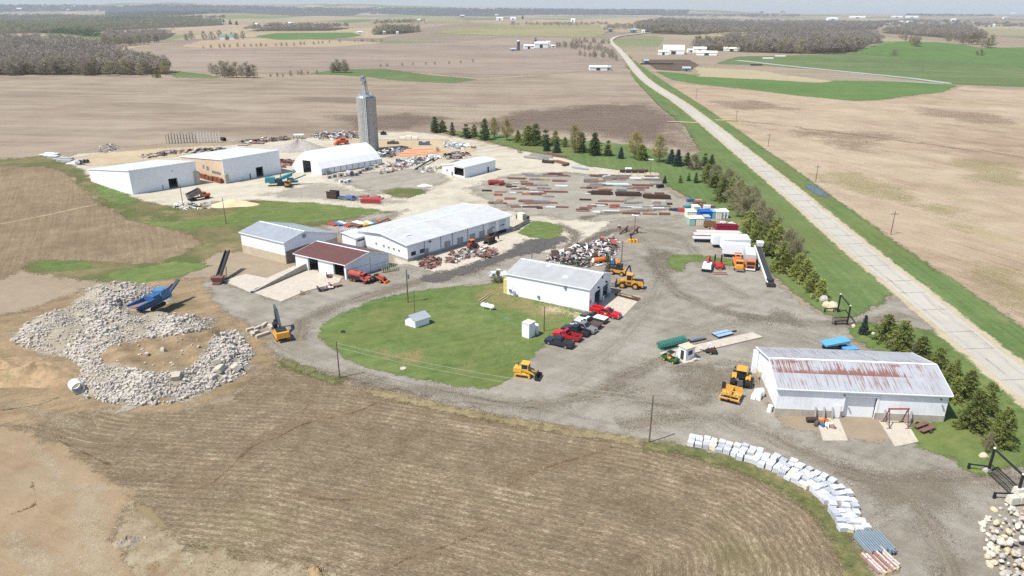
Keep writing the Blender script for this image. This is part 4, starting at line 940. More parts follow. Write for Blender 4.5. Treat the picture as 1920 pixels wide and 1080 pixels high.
b = Bld('barn', 'long white barn with streaked rusty metal roof, near the entrance gate', (1452.5, 777.5), (1768, 792), (1416, 695), 4.9, 4.6, apex=(1446, 672.5), wall=RIBW, roof=ribbed('rusty_roof_sheets', (178, 186, 196), .45, rust=(4.6, 1.15, 25.4), metal=.15), over=.35, cat='barn', base=1.2,
  ops_front=[(1586, 744, 1638, 783)])
BN = b
b.roof.data.materials[0] = ribbed('rusty_roof_sheets2', (174, 176, 179), .45, rust=(b.ty * .72, b.ty * .22, b.L), metal=.15)
b.jambs(b.fo[0], w=.3); b.door_in(b.fo[0], 'sliding_door', TRIM, inset=.5)
x_, _ = onplane(b.A, b.B, 1562, 770); b.front_box(x_, x_ + 1.1, .05, 2.3, 'walk_door', TRIM, -.12, -.07)
for u in (1525, 1541, 1557, 1656, 1705):
 t = MB(b.T); x_, _ = onplane(b.A, b.B, u, 780); t.hexa([(x_, -.9, 0), (x_ + .16, -.9, 0), (x_ + .16, -.07, 0), (x_, -.07, 0), (x_, -.25, 1.9), (x_ + .16, -.25, 1.9), (x_ + .16, -.07, 1.9), (x_, -.07, 1.9)]); t.obj('buttress', CONCG, b.root)
for x in (b.L * .38, b.L * .94):
 t = MB(b.T); t.box(x, x + .2, -.8, -.45, 4.3, 4.5); t.obj('wall_lamp', DGREY, b.root)
t = MB(b.T); t.box(-.5, -.07, b.W * .72, b.W * .8, .9, 1.9); t.obj('fuse_box', M('tan_box', (200, 186, 150)), b.root)
t = MB(b.T); t.box(-.8, -.07, b.W + .3 - 1.4, b.W, 0, 4.2); t.obj('side_annex', WHITE2, b.root)
b = Bld('garden_shed', 'tiny white gabled shed standing alone on the oval lawn', (779, 616), (805, 607.5), (760, 610), 1.75, apex=(1.45, 2.6), wall=WHITE2, roof=GALV, over=.3, cat='shed', trim=False, sh=.06)
b.front_box(b.W * .3, b.W * .65, .05, 1.6, 'door', TRIM, end=True)
A = P(1010, 627.5); rz = heading(A, P(988, 620)); root = thing('pump_house', 'white cubic pump house with lower white screen wall on the lawn edge', 'pump house', A, rz)
t = MB(); t.box(0, 3.0, 0, .15, 0, 2.3); t.box(2.85, 3.0, .16, 1.6, 0, 2.3); t.obj('screen_wall', WHITE2, root)
t = MB(); t.box(.2, 1.9, 1.0, 2.9, 0, 3.1); t.obj('wall', WHITE2, root)
t = MB(); t.box(.1, 2.0, .9, 3.0, 3.11, 3.2); t.obj('roof', M('cream_roof', (214, 204, 190)), root)
def leaf_mat(name, c1, c2, c3=None, hue=.5, rough=.7, sc_=1.3):
 m, nt = new_mat(name); k = NT(nt)
 pos = k.n('ShaderNodeTexCoord').outputs['Object']
 oi = nt.nodes.new('ShaderNodeObjectInfo')
 n = k.noise(pos, sc_, 3, .6)
 geo = nt.nodes.new('ShaderNodeNewGeometry')
 f = k.math('ADD', k.mr(n, .3, .7, 0, .6), k.math('MULTIPLY', geo.outputs['Random Per Island'], .4))
 col = k.ramp(f, [(.1, s2l(c1)), (.55, s2l(c2)), (.95, s2l(c3 or c2))])
 fac = k.mr(oi.outputs['Random'], 0, 1, 1 - hue * .3, 1 + hue * .3)
 s_ = k.n('ShaderNodeVectorMath', _operation='SCALE'); k.l(col, s_.inputs[0]); k.l(fac, s_.inputs['Scale'])
 b = k.n('ShaderNodeBsdfPrincipled', Roughness=rough); b.inputs['Specular IOR Level'].default_value = .15
 k.l(s_.outputs[0], b.inputs['Base Color'])
 tl = nt.nodes.new('ShaderNodeBsdfTranslucent'); k.l(s_.outputs[0], tl.inputs[0]); mx = nt.nodes.new('ShaderNodeMixShader'); mx.inputs[0].default_value = .4
 k.l(b.outputs[0], mx.inputs[1]); k.l(tl.outputs[0], mx.inputs[2]); k.out(mx.outputs[0]); return m
NEED = leaf_mat('pine_needles', (96, 108, 58), (134, 142, 78), (168, 168, 104))
NEEDY = leaf_mat('yellow_pine_needles', (118, 130, 66), (160, 166, 92), (190, 190, 118))
NEEDD = leaf_mat('dark_pine_needles', (66, 86, 52), (96, 114, 70), (126, 138, 90))
NEEDB = leaf_mat('blue_spruce_needles', (56, 74, 64), (82, 102, 90), (112, 130, 116))
NEEDG = leaf_mat('grey_pine_needles', (119, 119, 98), (145, 143, 117), (169, 163, 135))
BUDS = leaf_mat('budding_twigs', (135, 127, 80), (171, 161, 104), (197, 187, 124))
TWIG = leaf_mat('bare_twigs', (132, 128, 94), (158, 152, 118), (180, 172, 138))
TWIGD = leaf_mat('dark_bare_twigs', (134, 124, 108), (158, 147, 130), (178, 166, 148), hue=.6)
PLUM = leaf_mat('purple_twigs', (100, 75, 75), (128, 98, 95), (148, 117, 112))
GREENB = leaf_mat('green_bush_leaves', (80, 94, 50), (110, 121, 66), (140, 147, 87))
BARK = M('bark', (112, 100, 86), rough=.95, var=.25, scale=3)
def cloud_mesh(name, cen, dirs, ln, wd, mat, rng):
 """thin triangles at cen pointing along dirs"""
 n = len(cen)
 r = rng.normal(size=(n, 3)); s = np.cross(dirs, r); s /= np.linalg.norm(s, axis=1)[:, None] + 1e-9
 ln = np.broadcast_to(ln, n)[:, None]; wd = np.broadcast_to(wd, n)[:, None]
 a = cen - s * wd / 2; b = cen + s * wd / 2; c = cen + dirs * ln
 co = np.stack([a, b, c], 1).reshape(-1, 3)
 return fast_mesh(name, co, np.arange(3 * n).reshape(n, 3), mat)
def fast_mesh(name, co, tri, mat):
 me = bpy.data.meshes.new(name); k = tri.shape[1]; nf = len(tri)
 me.vertices.add(len(co)); me.vertices.foreach_set('co', np.asarray(co, np.float32).ravel())
 me.loops.add(nf * k); me.loops.foreach_set('vertex_index', tri.astype(np.int32).ravel())
 me.polygons.add(nf); me.polygons.foreach_set('loop_start', np.arange(0, nf * k, k, dtype=np.int32))
 me.materials.append(mat); me.update(calc_edges=True); return me
def link(name, me, parent=None):
 o = bpy.data.objects.new(name, me); COL.objects.link(o)
 if parent is not None: o.parent = parent
 return o
def unit(v): return v / (np.linalg.norm(v, axis=-1, keepdims=True) + 1e-9)
def conifer(name, mat, seed, wide=.34, dense=1.0, irregular=.35, droop=-.1, gap=.0, base=.08, tuft=.075, pw=.8):
 """a conifer of height 1 m unit: whorls of limbs with needle tufts; made at 8 m and scaled"""
 rng = np.random.default_rng(seed); h = 8.0
 root = thing(name, 'x', 'tree', (0, 0, -500)); tr = MB(); tr.tube((0, 0, -.2), (rng.normal() * .1, 0, h * .5), .16, .1, 6); tr.tube((rng.normal() * .1, 0, h * .5), (0, 0, h * .97), .1, .02, 5)
 cen = []; dr = []
 nl = int(15 * dense)
 for i in range(nl):
  t = base + (1 - base) * (i + rng.random() * .6) / nl
  if rng.random() < gap: continue
  z = t * h; rr = h * wide * ((1 - t) ** pw) * (1 - irregular * rng.random()) + .12
  nb = max(4, int((5 + 4 * (1 - t)) * dense)); a0 = rng.random() * 6.28
  for q in range(nb):
   a = a0 + q * 6.283 / nb + rng.normal() * .25; L = rr * (1 - irregular * rng.random() * .8)
   d = np.array([math.cos(a), math.sin(a), 0]); tip = np.array([0, 0, z]) + d * L + np.array([0, 0, droop * L + .12 * L * rng.normal()])
   if L > .9: tr.tube((0, 0, z - .1), tuple(tip), .035, .01, 3, caps=False)
   ns = max(2, int(L / .3))
   for s in range(ns):
    f = (s + .6) / ns
    if f < .25 and L > 1.2: continue
    c = np.array([0, 0, z]) + (tip - np.array([0, 0, z])) * f + rng.normal(size=3) * .09
    m = 7; dd = unit(rng.normal(size=(m, 3)) * .75 + d * .75 + np.array([0, 0, .45]))
    cen.append(c + rng.normal(size=(m, 3)) * .13); dr.append(dd)
 cen = np.concatenate(cen); dr = np.concatenate(dr)
 tr.obj('trunk', BARK, root)
 link('crown', cloud_mesh('crown', cen, dr, h * tuft * rng.uniform(.6, 1.2, len(cen)), h * tuft * .42 * rng.uniform(.6, 1.3, len(cen)), mat, rng), root)
 return root
def broadleaf(name, mat, seed, spread=.34, trunk=.16, n_tw=2600, tw=.05, lim=26, bark=None, low=.14, egg=.58):
 """a bare or budding deciduous tree, 10 m tall: limbs rising from the trunk to an egg-shaped crown and a haze of twigs"""
 rng = np.random.default_rng(seed); h = 10.0
 root = thing(name, 'x', 'tree', (0, 0, -500)); mb = MB()
 top = np.array([rng.normal() * .3, rng.normal() * .3, h * .86])
 mb.tube((0, 0, -.2), (0, 0, h * trunk), .2, .15, 6, caps=False); mb.tube((0, 0, h * trunk), tuple(top), .15, .02, 5, caps=False)
 S0 = []; S1 = []
 for i in range(lim):
  a = i * 2.4 + rng.normal() * .3; q = rng.random() ** .45
  zt = h * (low + (1 - low) * ((i + rng.random()) / lim)); f = (zt / h - low) / (1 - low)
  prof = math.sin(math.pi * min(1, max(0, f)) ** egg) ** .6 if 0 < f < 1 else 0
  r_ = h * spread * prof * q * rng.uniform(.8, 1.15)
  tip = np.array([math.cos(a) * r_, math.sin(a) * r_, zt])
  z0 = max(h * trunk * .8, zt - r_ * 1.15 - h * .06); z0 = min(z0, h * .8)
  p0 = np.array([top[0] * z0 / h, top[1] * z0 / h, z0]); mid = p0 * .45 + tip * .55 + np.array([0, 0, -.05 * r_]) + rng.normal(size=3) * .15
  r0 = .035 + .012 * r_
  mb.tube(tuple(p0), tuple(mid), r0, r0 * .6, 4, caps=False); mb.tube(tuple(mid), tuple(tip), r0 * .6, .012, 3, caps=False)
  S0 += [mid, p0 * .3 + mid * .7]; S1 += [tip, mid]
  for k_ in range(3):
   t2 = tip + unit(rng.normal(size=3) + np.array([0, 0, .4])) * h * .09; b_ = mid * .5 + tip * .5
   mb.tube(tuple(b_), tuple(t2), .025, .008, 3, caps=False); S0.append(b_); S1.append(t2)
 S0, S1 = np.array(S0), np.array(S1); ln = np.linalg.norm(S1 - S0, axis=1)
 k = rng.choice(len(S0), n_tw, p=(ln + .5) / (ln + .5).sum()); f = rng.random((n_tw, 1)) ** .7 * 1.05
 cen = S0[k] * (1 - f) + S1[k] * f + rng.normal(size=(n_tw, 3)) * h * .032
 dr = unit(unit(S1[k] - S0[k]) * .6 + rng.normal(size=(n_tw, 3)) * .6 + np.array([0, 0, .3]))
 mb.obj('trunk', bark or BARK, root)
 link('crown', cloud_mesh('crown', cen, dr, h * tw * rng.uniform(.6, 1.6, n_tw), h * tw * .17 * rng.uniform(.6, 1.4, n_tw), mat, rng), root)
 return root
def hgt(u, v, v_top):
 p = P(u, v); d = ray(u, v_top); return max(1.0, H + d.z * p.y / d.y - p.z)
PROTO = {
 'pine': [conifer('pine_tree', NEED, 1, .46, irregular=.5, pw=.5, dense=1.1), conifer('pine_tree', NEED, 2, .52, irregular=.55, gap=.1, pw=.45, dense=1.1), conifer('pine_tree', NEED, 3, .44, irregular=.55, gap=.06, pw=.5, dense=1.1)],
 'yellow_pine': [conifer('pine_tree', NEEDY, 4, .50, irregular=.6, gap=.16, pw=.5, dense=1.05), conifer('pine_tree', NEEDY, 5, .46, irregular=.6, gap=.14, pw=.5, dense=1.05)],
 'dark_pine': [conifer('pine_tree', NEEDD, 6, .42, irregular=.55, pw=.55), conifer('pine_tree', NEEDD, 7, .45, irregular=.6, gap=.12, pw=.5)],
 'grey_pine': [conifer('pine_tree', NEEDG, 8, .3, irregular=.4)],
 'spruce': [conifer('spruce_tree', NEEDB, 9, .30, dense=1.25, irregular=.15, base=.03, pw=.95), conifer('spruce_tree', NEEDB, 10, .34, dense=1.2, irregular=.18, base=.03, pw=.95)],
 'bud': [broadleaf('budding_tree', BUDS, 11, .27, n_tw=4200, tw=.05, trunk=.2, low=.2), broadleaf('budding_tree', BUDS, 12, .30, n_tw=4200, tw=.05, trunk=.2, low=.2)],
 'bare': [broadleaf('bare_tree', TWIG, 13, .40, n_tw=5200, tw=.055, low=.08), broadleaf('bare_tree', TWIG, 14, .44, n_tw=5200, tw=.055, low=.08), broadleaf('bare_tree', TWIG, 15, .38, n_tw=5200, tw=.055, low=.08)],
 'wood': [broadleaf('bare_tree', TWIGD, 16, .36, n_tw=1500, tw=.075, low=.12), broadleaf('bare_tree', TWIGD, 17, .40, n_tw=1500, tw=.075, low=.16), broadleaf('bare_tree', TWIG, 18, .34, n_tw=1400, tw=.075), broadleaf('bare_tree', TWIG, 19, .38, n_tw=1400, tw=.075)],
 'plum': [broadleaf('plum_bush', PLUM, 20, .6, trunk=.06, n_tw=3200, tw=.075, low=.02)],
 'bush': [broadleaf('bush', GREENB, 21, .6, trunk=.05, n_tw=2600, tw=.1, low=.02)],
 'dry_bush': [broadleaf('bush', TWIG, 22, .65, trunk=.05, n_tw=2200, tw=.09, low=.02)],
}
BASEH = {'pine': 8, 'yellow_pine': 8, 'dark_pine': 8, 'grey_pine': 8, 'spruce': 8}
USED = {}
def plant(kind, u, v, hpx, label, group=None, cat='tree', wide=1.0, hm=None, at=None):
 p = at if at is not None else P(u, v); hm = hm or hgt(u, v, v - hpx)
 pr = PROTO[kind]; i = USED.get(kind, 0); USED[kind] = i + 1; base = BASEH.get(kind, 10)
 s = hm / base; rt = pr[i % len(pr)]
 w_ = wide * R.uniform(.9, 1.12)
 return tag(dup(rt, p, R.random() * 6.28, label, group, (s * w_, s * w_, s)), cat=cat)
NROW = [(815.7, 249, 30, 'dark_pine'), (830, 248, 23, 'pine'), (848, 254, 25, 'grey_pine'), (874, 259, 28, 'dark_pine'), (889, 257, 24, 'pine'), (909, 263, 40, 'dark_pine'), (927, 259, 37, 'bud'), (950, 264, 40, 'bud'),
  (971, 268, 24, 'pine'), (990, 273, 38, 'pine'), (1004, 273, 42, 'pine'), (1023, 275, 33, 'dark_pine'), (1025, 284, 22, 'spruce'), (1041, 272, 29, 'yellow_pine'), (1044, 287, 25, 'spruce'), (1059, 276, 19, 'pine'),
  (1078, 287, 50, 'bud'), (1090, 285, 38, 'yellow_pine'), (1114, 292, 43, 'dark_pine'), (1139, 293, 31, 'dark_pine'), (1164, 298, 22, 'spruce'), (1190, 297, 48, 'bud'), (1203, 301, 30, 'pine'), (1236, 304, 49, 'bud'),
  (1258, 308, 28, 'spruce'), (1270, 312, 31, 'spruce'), (1288, 311, 25, 'dark_pine'), (1302, 318, 27, 'plum'), (1321, 312, 26, 'dark_pine'), (1333, 316, 26, 'dark_pine')]
DESC = {'dark_pine': 'dark green pine', 'pine': 'mid green pine', 'grey_pine': 'grey needled pine', 'bud': 'tall tan budding tree', 'yellow_pine': 'yellow-green pine', 'spruce': 'blue-green spruce', 'plum': 'purple-brown bush', 'bare': 'bare grey tree'}
cnt = {}
for u, v, hp, kd in NROW:
 i = cnt.get(kd, 0); cnt[kd] = i + 1
 lab = f'{DESC[kd]}, {ordw(i)} such from the silo in the row behind the steel yard'
 if kd in ('grey_pine', 'plum'): lab = {'grey_pine': 'grey needled pine, the only grey one in the tree row behind the yard', 'plum': 'purple-brown leafless bush among the dark pines by the road'}[kd]
 plant(kd, u, v, hp, lab, 'trees in the row behind the steel yard', wide=1.2 if kd != 'bud' else 1.25)
for i, (u, v, hp, kd) in enumerate([(1246, 344, 15, 'spruce'), (1275, 344, 15, 'pine'), (1291, 340, 16, 'dark_pine'), (1304, 344, 20, 'dark_pine')]):
 plant(kd, u, v, hp, f'small young {DESC[kd].split(" ", 1)[1]} on the lawn, {ordw(i)} from the steel stacks', 'young conifers on the lawn')
BELT = [(1325, 343, 36, 'pine'), (1340, 350, 42, 'bare'), (1338, 352, 30, 'pine'), (1354, 378, 46, 'pine'), (1364, 356, 40, 'bare'), (1372, 364, 32, 'yellow_pine'), (1380, 392, 50, 'bare'), (1396, 408, 58, 'bare'), (1410, 396, 45, 'bare'),
  (1404, 440, 48, 'yellow_pine'), (1418, 455, 46, 'yellow_pine'), (1424, 430, 52, 'bare'), (1438, 440, 52, 'bare'), (1442, 480, 54, 'yellow_pine'), (1456, 468, 46, 'yellow_pine'), (1462, 508, 56, 'yellow_pine'), (1474, 486, 50, 'bare'),
  (1488, 500, 52, 'bare'), (1480, 474, 44, 'bare'), (1494, 522, 50, 'yellow_pine'), (1508, 530, 46, 'yellow_pine'), (1522, 548, 42, 'yellow_pine'), (1537, 561, 38, 'yellow_pine'), (1450, 452, 42, 'yellow_pine'), (1386, 376, 40, 'yellow_pine'),
  (1432, 462, 34, 'pine'), (1476, 512, 36, 'pine')]
cnt = {}
for u, v, hp, kd in sorted(BELT, key=lambda t: t[1]):
 i = cnt.get(kd, 0); cnt[kd] = i + 1
 plant(kd, u, v, hp, f'{DESC[kd]} in the roadside belt, {ordw(i)} such going toward the gate', 'trees of the belt beside the road', wide=1.2)
BROW = [(1618, 627, 35, 'spruce', 1.0, 'small blue-green spruce by the pale rock at the middle gate'), (1660, 640, 50, 'pine', 1.45, 'broad olive pine next to the small spruce, first of the pines behind the barn'),
  (1687, 658, 57, 'pine', 1.25, 'tall dark olive pine behind the blue panels at the barn'), (1673, 656, 22, 'bare', 1.2, 'small bare grey tree in front of the tall olive pine behind the barn'),
  (1724, 672, 42, 'pine', 1.2, 'olive pine just beyond the far right corner of the barn roof'), (1710, 674, 30, 'grey_pine', 1.1, 'low greyish pine at the back wall of the barn'),
  (1755, 697, 46, 'pine', 1.1, 'olive pine overhanging the right end of the barn roof'), (1790, 706, 32, 'pine', .9, 'small dark pine standing nearest the road behind the barn'),
  (1776, 718, 40, 'yellow_pine', 1.1, 'yellowish pine behind the right end of the barn'), (1812, 744, 50, 'pine', 1.05, 'pine in the cluster right of the barn, farthest from the camera of the big ones'),
  (1788, 752, 46, 'yellow_pine', 1.0, 'yellowish pine closest to the barn end wall'), (1848, 780, 62, 'pine', .95, 'tall pine in the cluster right of the barn, on its road side'),
  (1822, 804, 72, 'pine', 1.05, 'biggest dense pine in the cluster right of the barn'), (1874, 836, 72, 'pine', .95, 'nearest full pine, standing alone in the lawn above the front gate'),
  (1853, 838, 22, 'bare', 1.3, 'small bare shrub tree at the foot of the nearest pine')]
for u, v, hp, kd, wd, lab in BROW: plant(kd, u, v, hp, lab, 'trees between the barn and the road', wide=wd)
plant('bare', 1849, 850, 40, 'thin bare sapling on the lawn above the front gate', wide=.4)
for u, v, hp, kd, lab in [(933, 529, 20, 'bush', 'round green bush at the left end of the machine shop'), (1056, 497, 12, 'bush', 'low green bush in front of the scrap heap, near the shop roof'), (1072, 500, 13, 'bush', 'green bush right of the low one, between scrap heap and shop roof'),
                          (1117, 492, 16, 'bush', 'dark green bush at the middle of the scrap heap front'), (1139, 494, 16, 'bush', 'dark green bush near the orange tank by the scrap heap'), (1098, 497, 16, 'dry_bush', 'dry brown bush between the green bushes at the scrap heap'),
                          (566, 553, 8, 'dry_bush', 'dark dry bush at the edge of the pale slab in front of the brown roof'), (820, 285, 9, 'dry_bush', 'dry brush clump left of the steel stacks at the tree lawn'), (975, 287, 10, 'dry_bush', 'heap of bare brush at the end of the long steel stacks'),
                          (715, 327, 8, 'dry_bush', 'brown dry shrub in the gravel court near the hoop building')]:
 plant(kd, u, v, hp, lab, cat='bush', wide=1.0)
def along(pts, n, jit=0):
 pts = np.array(pts, float); seg = np.hypot(*(pts[1:] - pts[:-1]).T); c = np.concatenate([[0], np.cumsum(seg)]); out = []
 for i in range(n):
  t = (i + R.random() * .8) / n * c[-1]; out.append((np.interp(t, c, pts[:, 0]), np.interp(t, c, pts[:, 1]) - R.random() * jit))
 return out
STANDS = [([(-20, 142), (120, 142), (230, 143), (318, 139)], 46, 30, 5, 'bare tree at the near edge of the wood left of the yard', 'trees at the near edge of the left wood', 'wood'),
          ([(-20, 132), (150, 134), (300, 130)], 26, 30, 4, 'bare tree in the second row of the wood left of the yard', 'trees in the second row of the left wood', 'wood'),
          ([(396, 140), (420, 146), (482, 147)], 11, 27, 2, 'bare tree in the clump standing between the two tilled fields', 'trees of the clump between the fields', 'wood'),
          ([(500, 146), (524, 145), (570, 141), (600, 139)], 8, 9, 2, 'small scrubby tree along the waterway left of the silo', 'scrub along the waterway', 'wood'),
          ([(620, 137), (654, 138)], 6, 22, 2, 'bare tree in the small round clump above the silo', 'trees of the small clump above the silo', 'wood'),
          ([(700, 65), (788, 61)], 18, 15, 2, 'bare tree in the long grove beyond the tilled field', 'trees of the long grove', 'wood'),
          ([(190, 86), (250, 88), (300, 80)], 14, 20, 3, 'bare tree along the pale farm lane', 'trees along the pale farm lane', 'wood'),
          ([(1300, 92), (1400, 98), (1500, 102), (1560, 102), (1610, 96)], 34, 30, 5, 'bare tree at the near edge of the wood beyond the cattle yard', 'trees at the edge of the right wood', 'wood'),
          ([(1690, 76), (1725, 92)], 6, 20, 3, 'bare tree in the gully on the green hill', 'trees in the hill gully', 'wood'),
          ([(1770, 78), (1862, 92)], 11, 24, 4, 'bare tree on the shoulder of the green hill', 'trees on the hill shoulder', 'wood'),
          ([(1040, 90), (1080, 93), (1130, 100), (1155, 112)], 18, 14, 4, 'bare tree around the farmstead beside the road', 'trees round the farmstead', 'wood'),
          ([(1085, 106), (1150, 112), (1160, 120)], 10, 12, 3, 'low bare tree along the fence below the farmstead', 'trees along the farmstead fence', 'wood'),
          ([(1070, 80), (1145, 84)], 10, 10, 2, 'bare tree along the lane of the farmstead', 'trees along the farmstead lane', 'wood'),
          ([(380, 92), (420, 90), (560, 86), (640, 80)], 22, 7, 1, 'small hedge tree along the fence of the straw field', 'hedge trees by the straw field', 'wood'),
          ([(660, 79), (720, 79)], 6, 6, 1, 'small tree dotted along the far fence line', 'trees on the far fence line', 'wood'),
          ([(700, 127), (880, 118), (900, 116)], 9, 6, 1, 'small bush on the fence line across the tilled fields', 'bushes on the fence line', 'wood'),
          ([(1200, 62), (1300, 62)], 12, 16, 3, 'bare tree at the bend of the road', 'trees at the road bend', 'wood'),
          ([(420, 78), (460, 74), (340, 78)], 10, 16, 3, 'tree around the green roofed farm shed', 'trees round the green roofed shed', 'wood')]
for pts, n, hp, jit, lab, grp, kd in STANDS:
 for u, v in along(pts, n, jit):
  hh = min(hgt(u, v, v - hp * R.uniform(.7, 1.12)), 19); plant(kd, u, v, hp, lab, grp, hm=hh, wide=1.25)
for u, v, hp, kd, lab in [(294, 146, 14, 'bush', 'single yellowish green tree at the corner of the left wood'), (310, 140, 24, 'bud', 'greenish tree at the right end of the left wood'), (1004, 84, 14, 'dark_pine', 'dark pine between the farmstead barns'), (1676, 104, 12, 'dry_bush', 'lone bush below the green hill'),
                          (1838, 104, 12, 'dry_bush', 'lone dark bush on the hill field edge'), (420, 45, 9, 'dark_pine', 'dark conifer by the far white house at left'), (432, 46, 10, 'dark_pine', 'second dark conifer by the far white house at left'), (444, 47, 8, 'dark_pine', 'third dark conifer by the far white house at left'),
                          (477, 49, 8, 'dark_pine', 'dark conifer left of the far white barn'), (980, 36, 7, 'dark_pine', 'dark conifer at the end of the far white sheds')]:
 plant(kd, u, v, hp, lab, wide=1.3)
def mass(name, poly, n, mat, label_h=(11, 17), seed=5, rmul=1.0, zoff=0.0, tri=70):
 """a wood that reads as one mass: many small crowns of loose twig faces over a polygon of ground"""
 rng = np.random.default_rng(seed); W_ = np.array(poly, float); lo, hi = W_.min(0), W_.max(0); cen = []; k = 0
 U = rng.uniform(lo[0], hi[0], n * 6); V = rng.uniform(lo[1], hi[1], n * 6); ins = sdf(poly, U, V) > 0
 U, V = U[ins][:n], V[ins][:n]
 pts = np.array([tuple(P(u, v)) for u, v in zip(U, V)])
 pts = pts[np.hypot(pts[:, 0], pts[:, 1]) < 16000]
 m = len(pts); dist = np.hypot(pts[:, 0], pts[:, 1])
 hh = rng.uniform(*label_h, m); rr = rmul * np.maximum(hh * .30, dist * .0017) * rng.uniform(.7, 1.3, m)
 d = unit(rng.normal(size=(m, tri, 3))); d[..., 2] = np.abs(d[..., 2]) * 1.2 - .35
 rad_ = rng.uniform(.65, 1.08, (m, tri, 1))
 c = d * rad_; c[..., :2] *= rr[:, None, None]; c[..., 2] = hh[:, None] * (.60 + .40 * c[..., 2])
 c += pts[:, None, :]
 dirs = unit(d * .8 + rng.normal(size=(m, tri, 3)) * .8)
 sz = rr[:, None].repeat(tri, 1)
 me = cloud_mesh(name, c.reshape(-1, 3), dirs.reshape(-1, 3), (sz * .62).ravel(), (sz * .2).ravel(), mat, rng)
 o = link(name, me); o['kind'] = 'stuff'; return o
WMAT = leaf_mat('wood_mass', (140, 131, 118), (160, 150, 136), (178, 168, 152), sc_=.02, hue=0)
WMATG = leaf_mat('wood_mass_greenish', (132, 132, 104), (152, 150, 120), (170, 166, 138), sc_=.01, hue=0)
WMATB = leaf_mat('wood_mass_far', (122, 122, 118), (138, 138, 132), (152, 152, 144), sc_=.004, hue=0)
for i, (pl, n, mt) in enumerate([(WOODS[0], 760, WMAT), (WOODS[1], 1500, WMATG), (WOODS[2], 160, WMAT), (WOODS[3], 1300, WMATB), (WOODS[4], 1500, WMATB), (WOODS[5], 620, WMAT), (WOODS[6], 1200, WMAT), (WOODS[7], 420, WMAT),
                                 (WOODS[8], 170, WMAT), (WOODS[9], 120, WMATG),
                                 ([(1420, 24), (1920, 27), (1920, 22), (1420, 20)], 90, WMATB), ([(-40, 26), (200, 22), (200, 12), (-40, 10)], 420, WMATB), ([(1130, 62), (1200, 58), (1230, 50), (1150, 50)], 60, WMAT),
                                 ([(1560, 52), (1920, 54), (1920, 46), (1700, 40)], 160, WMATB), ([(1240, 31), (1500, 32), (1500, 29), (1240, 28)], 150, WMATB), ([(200, 41), (420, 36), (420, 33), (200, 36)], 150, WMATB), ([(960, 53), (1140, 50), (1140, 47), (960, 50)], 50, WMAT), ([(700, 49), (800, 46), (800, 44), (700, 46)], 40, WMAT), ([(1480, 47), (1660, 48), (1660, 44), (1480, 43)], 90, WMAT), ([(1700, 30), (1860, 31), (1860, 29), (1700, 28)], 70, WMATB)]):
 mass('woodland', pl, int(n * 1.6), mt, seed=40 + i)
mass('pine_stand', [(70, 68), (185, 76), (190, 66), (130, 62)], 120, NEEDD, seed=77)
def tufts(name, spots, n, mat, hgt_=.45, seed=3, jit=.5):
 rng = np.random.default_rng(seed); k = rng.integers(0, len(spots), n); b = np.array(spots)[k] + np.concatenate([rng.normal(size=(n, 2)) * jit, np.zeros((n, 1))], 1)
 d = unit(rng.normal(size=(n, 3)) * .5 + np.array([0, 0, 1])); link(name, cloud_mesh(name, b, d, hgt_ * rng.uniform(.5, 1.5, n), hgt_ * .35 * rng.uniform(.5, 1.4, n), mat, rng))['kind'] = 'stuff'
def spots_line(px, n):
 return [tuple(P(u, v)) for u, v in along(px, n)]
def spots_poly(px, n, seed=1):
 rng = np.random.default_rng(seed); a = np.array(px); U = rng.uniform(a[:, 0].min(), a[:, 0].max(), n * 4); V = rng.uniform(a[:, 1].min(), a[:, 1].max(), n * 4); k = sdf(px, U, V) > 0
 return [tuple(P(u, v)) for u, v in list(zip(U[k], V[k]))[:n]]
WG = leaf_mat('weed_green', (92, 112, 52), (118, 134, 70), (150, 150, 96), hue=0, sc_=.3); WD = leaf_mat('weed_dry', (140, 126, 98), (170, 156, 124), (194, 180, 150), hue=0, sc_=.3)
VL = [(1205, 834), (1300, 849), (1400, 880), (1480, 917), (1540, 962), (1590, 1032), (1622, 1120)]
tufts('weeds', spots_line(VL, 260), 3600, WG, .2, 3, .7); tufts('dry_weeds', spots_line([(690, 732), (800, 758), (960, 792), (1140, 820), (1215, 834)], 240), 3600, WD, .2, 4, .6); tufts('weeds', spots_line([(520, 676), (580, 699), (645, 716)], 80), 1000, WG, .2, 5, .6)
tufts('dry_weeds', spots_poly([(222, 965), (250, 942), (320, 1000), (460, 1042), (640, 1075), (660, 1100), (260, 1100), (214, 1008)], 260), 2200, WD, .2, 6, 1.0); tufts('weeds', spots_poly([(240, 1000), (330, 1010), (600, 1066), (600, 1090), (300, 1080)], 12), 400, WG, .25, 7, .5)
tufts('dry_weeds', spots_poly([(85, 300), (130, 300), (250, 372), (330, 392), (420, 395), (330, 420), (240, 405), (150, 350)], 160), 1500, WD, .4, 8, 1.6)
tufts('dry_weeds', spots_poly([(905, 540), (950, 535), (955, 555), (1060, 585), (1040, 596), (960, 576), (895, 562)], 120), 1600, WD, .22, 10, .8)
def paint(name, c): return M(name, c, rough=.4, var=.08, scale=2, spec=.5)
TYRE = M('tyre_rubber', (46, 45, 44), rough=.9, var=.2, scale=5)
BLACKP = M('black_paint', (44, 45, 47), rough=.6, var=.15)
CHROME = M('bright_metal', (170, 174, 178), rough=.3, metal=.6)
YEL = M('machine_yellow', (206, 162, 72), rough=.5, var=.12, scale=2); YELO = M('machine_yellow_orange', (210, 152, 62), rough=.5, var=.1, scale=2)
REDP = paint('red_paint', (170, 40, 42)); REDF = M('faded_red', (158, 76, 66), rough=.7, var=.18, scale=2); ORG = M('orange_paint', (204, 114, 60), rough=.5, var=.1)
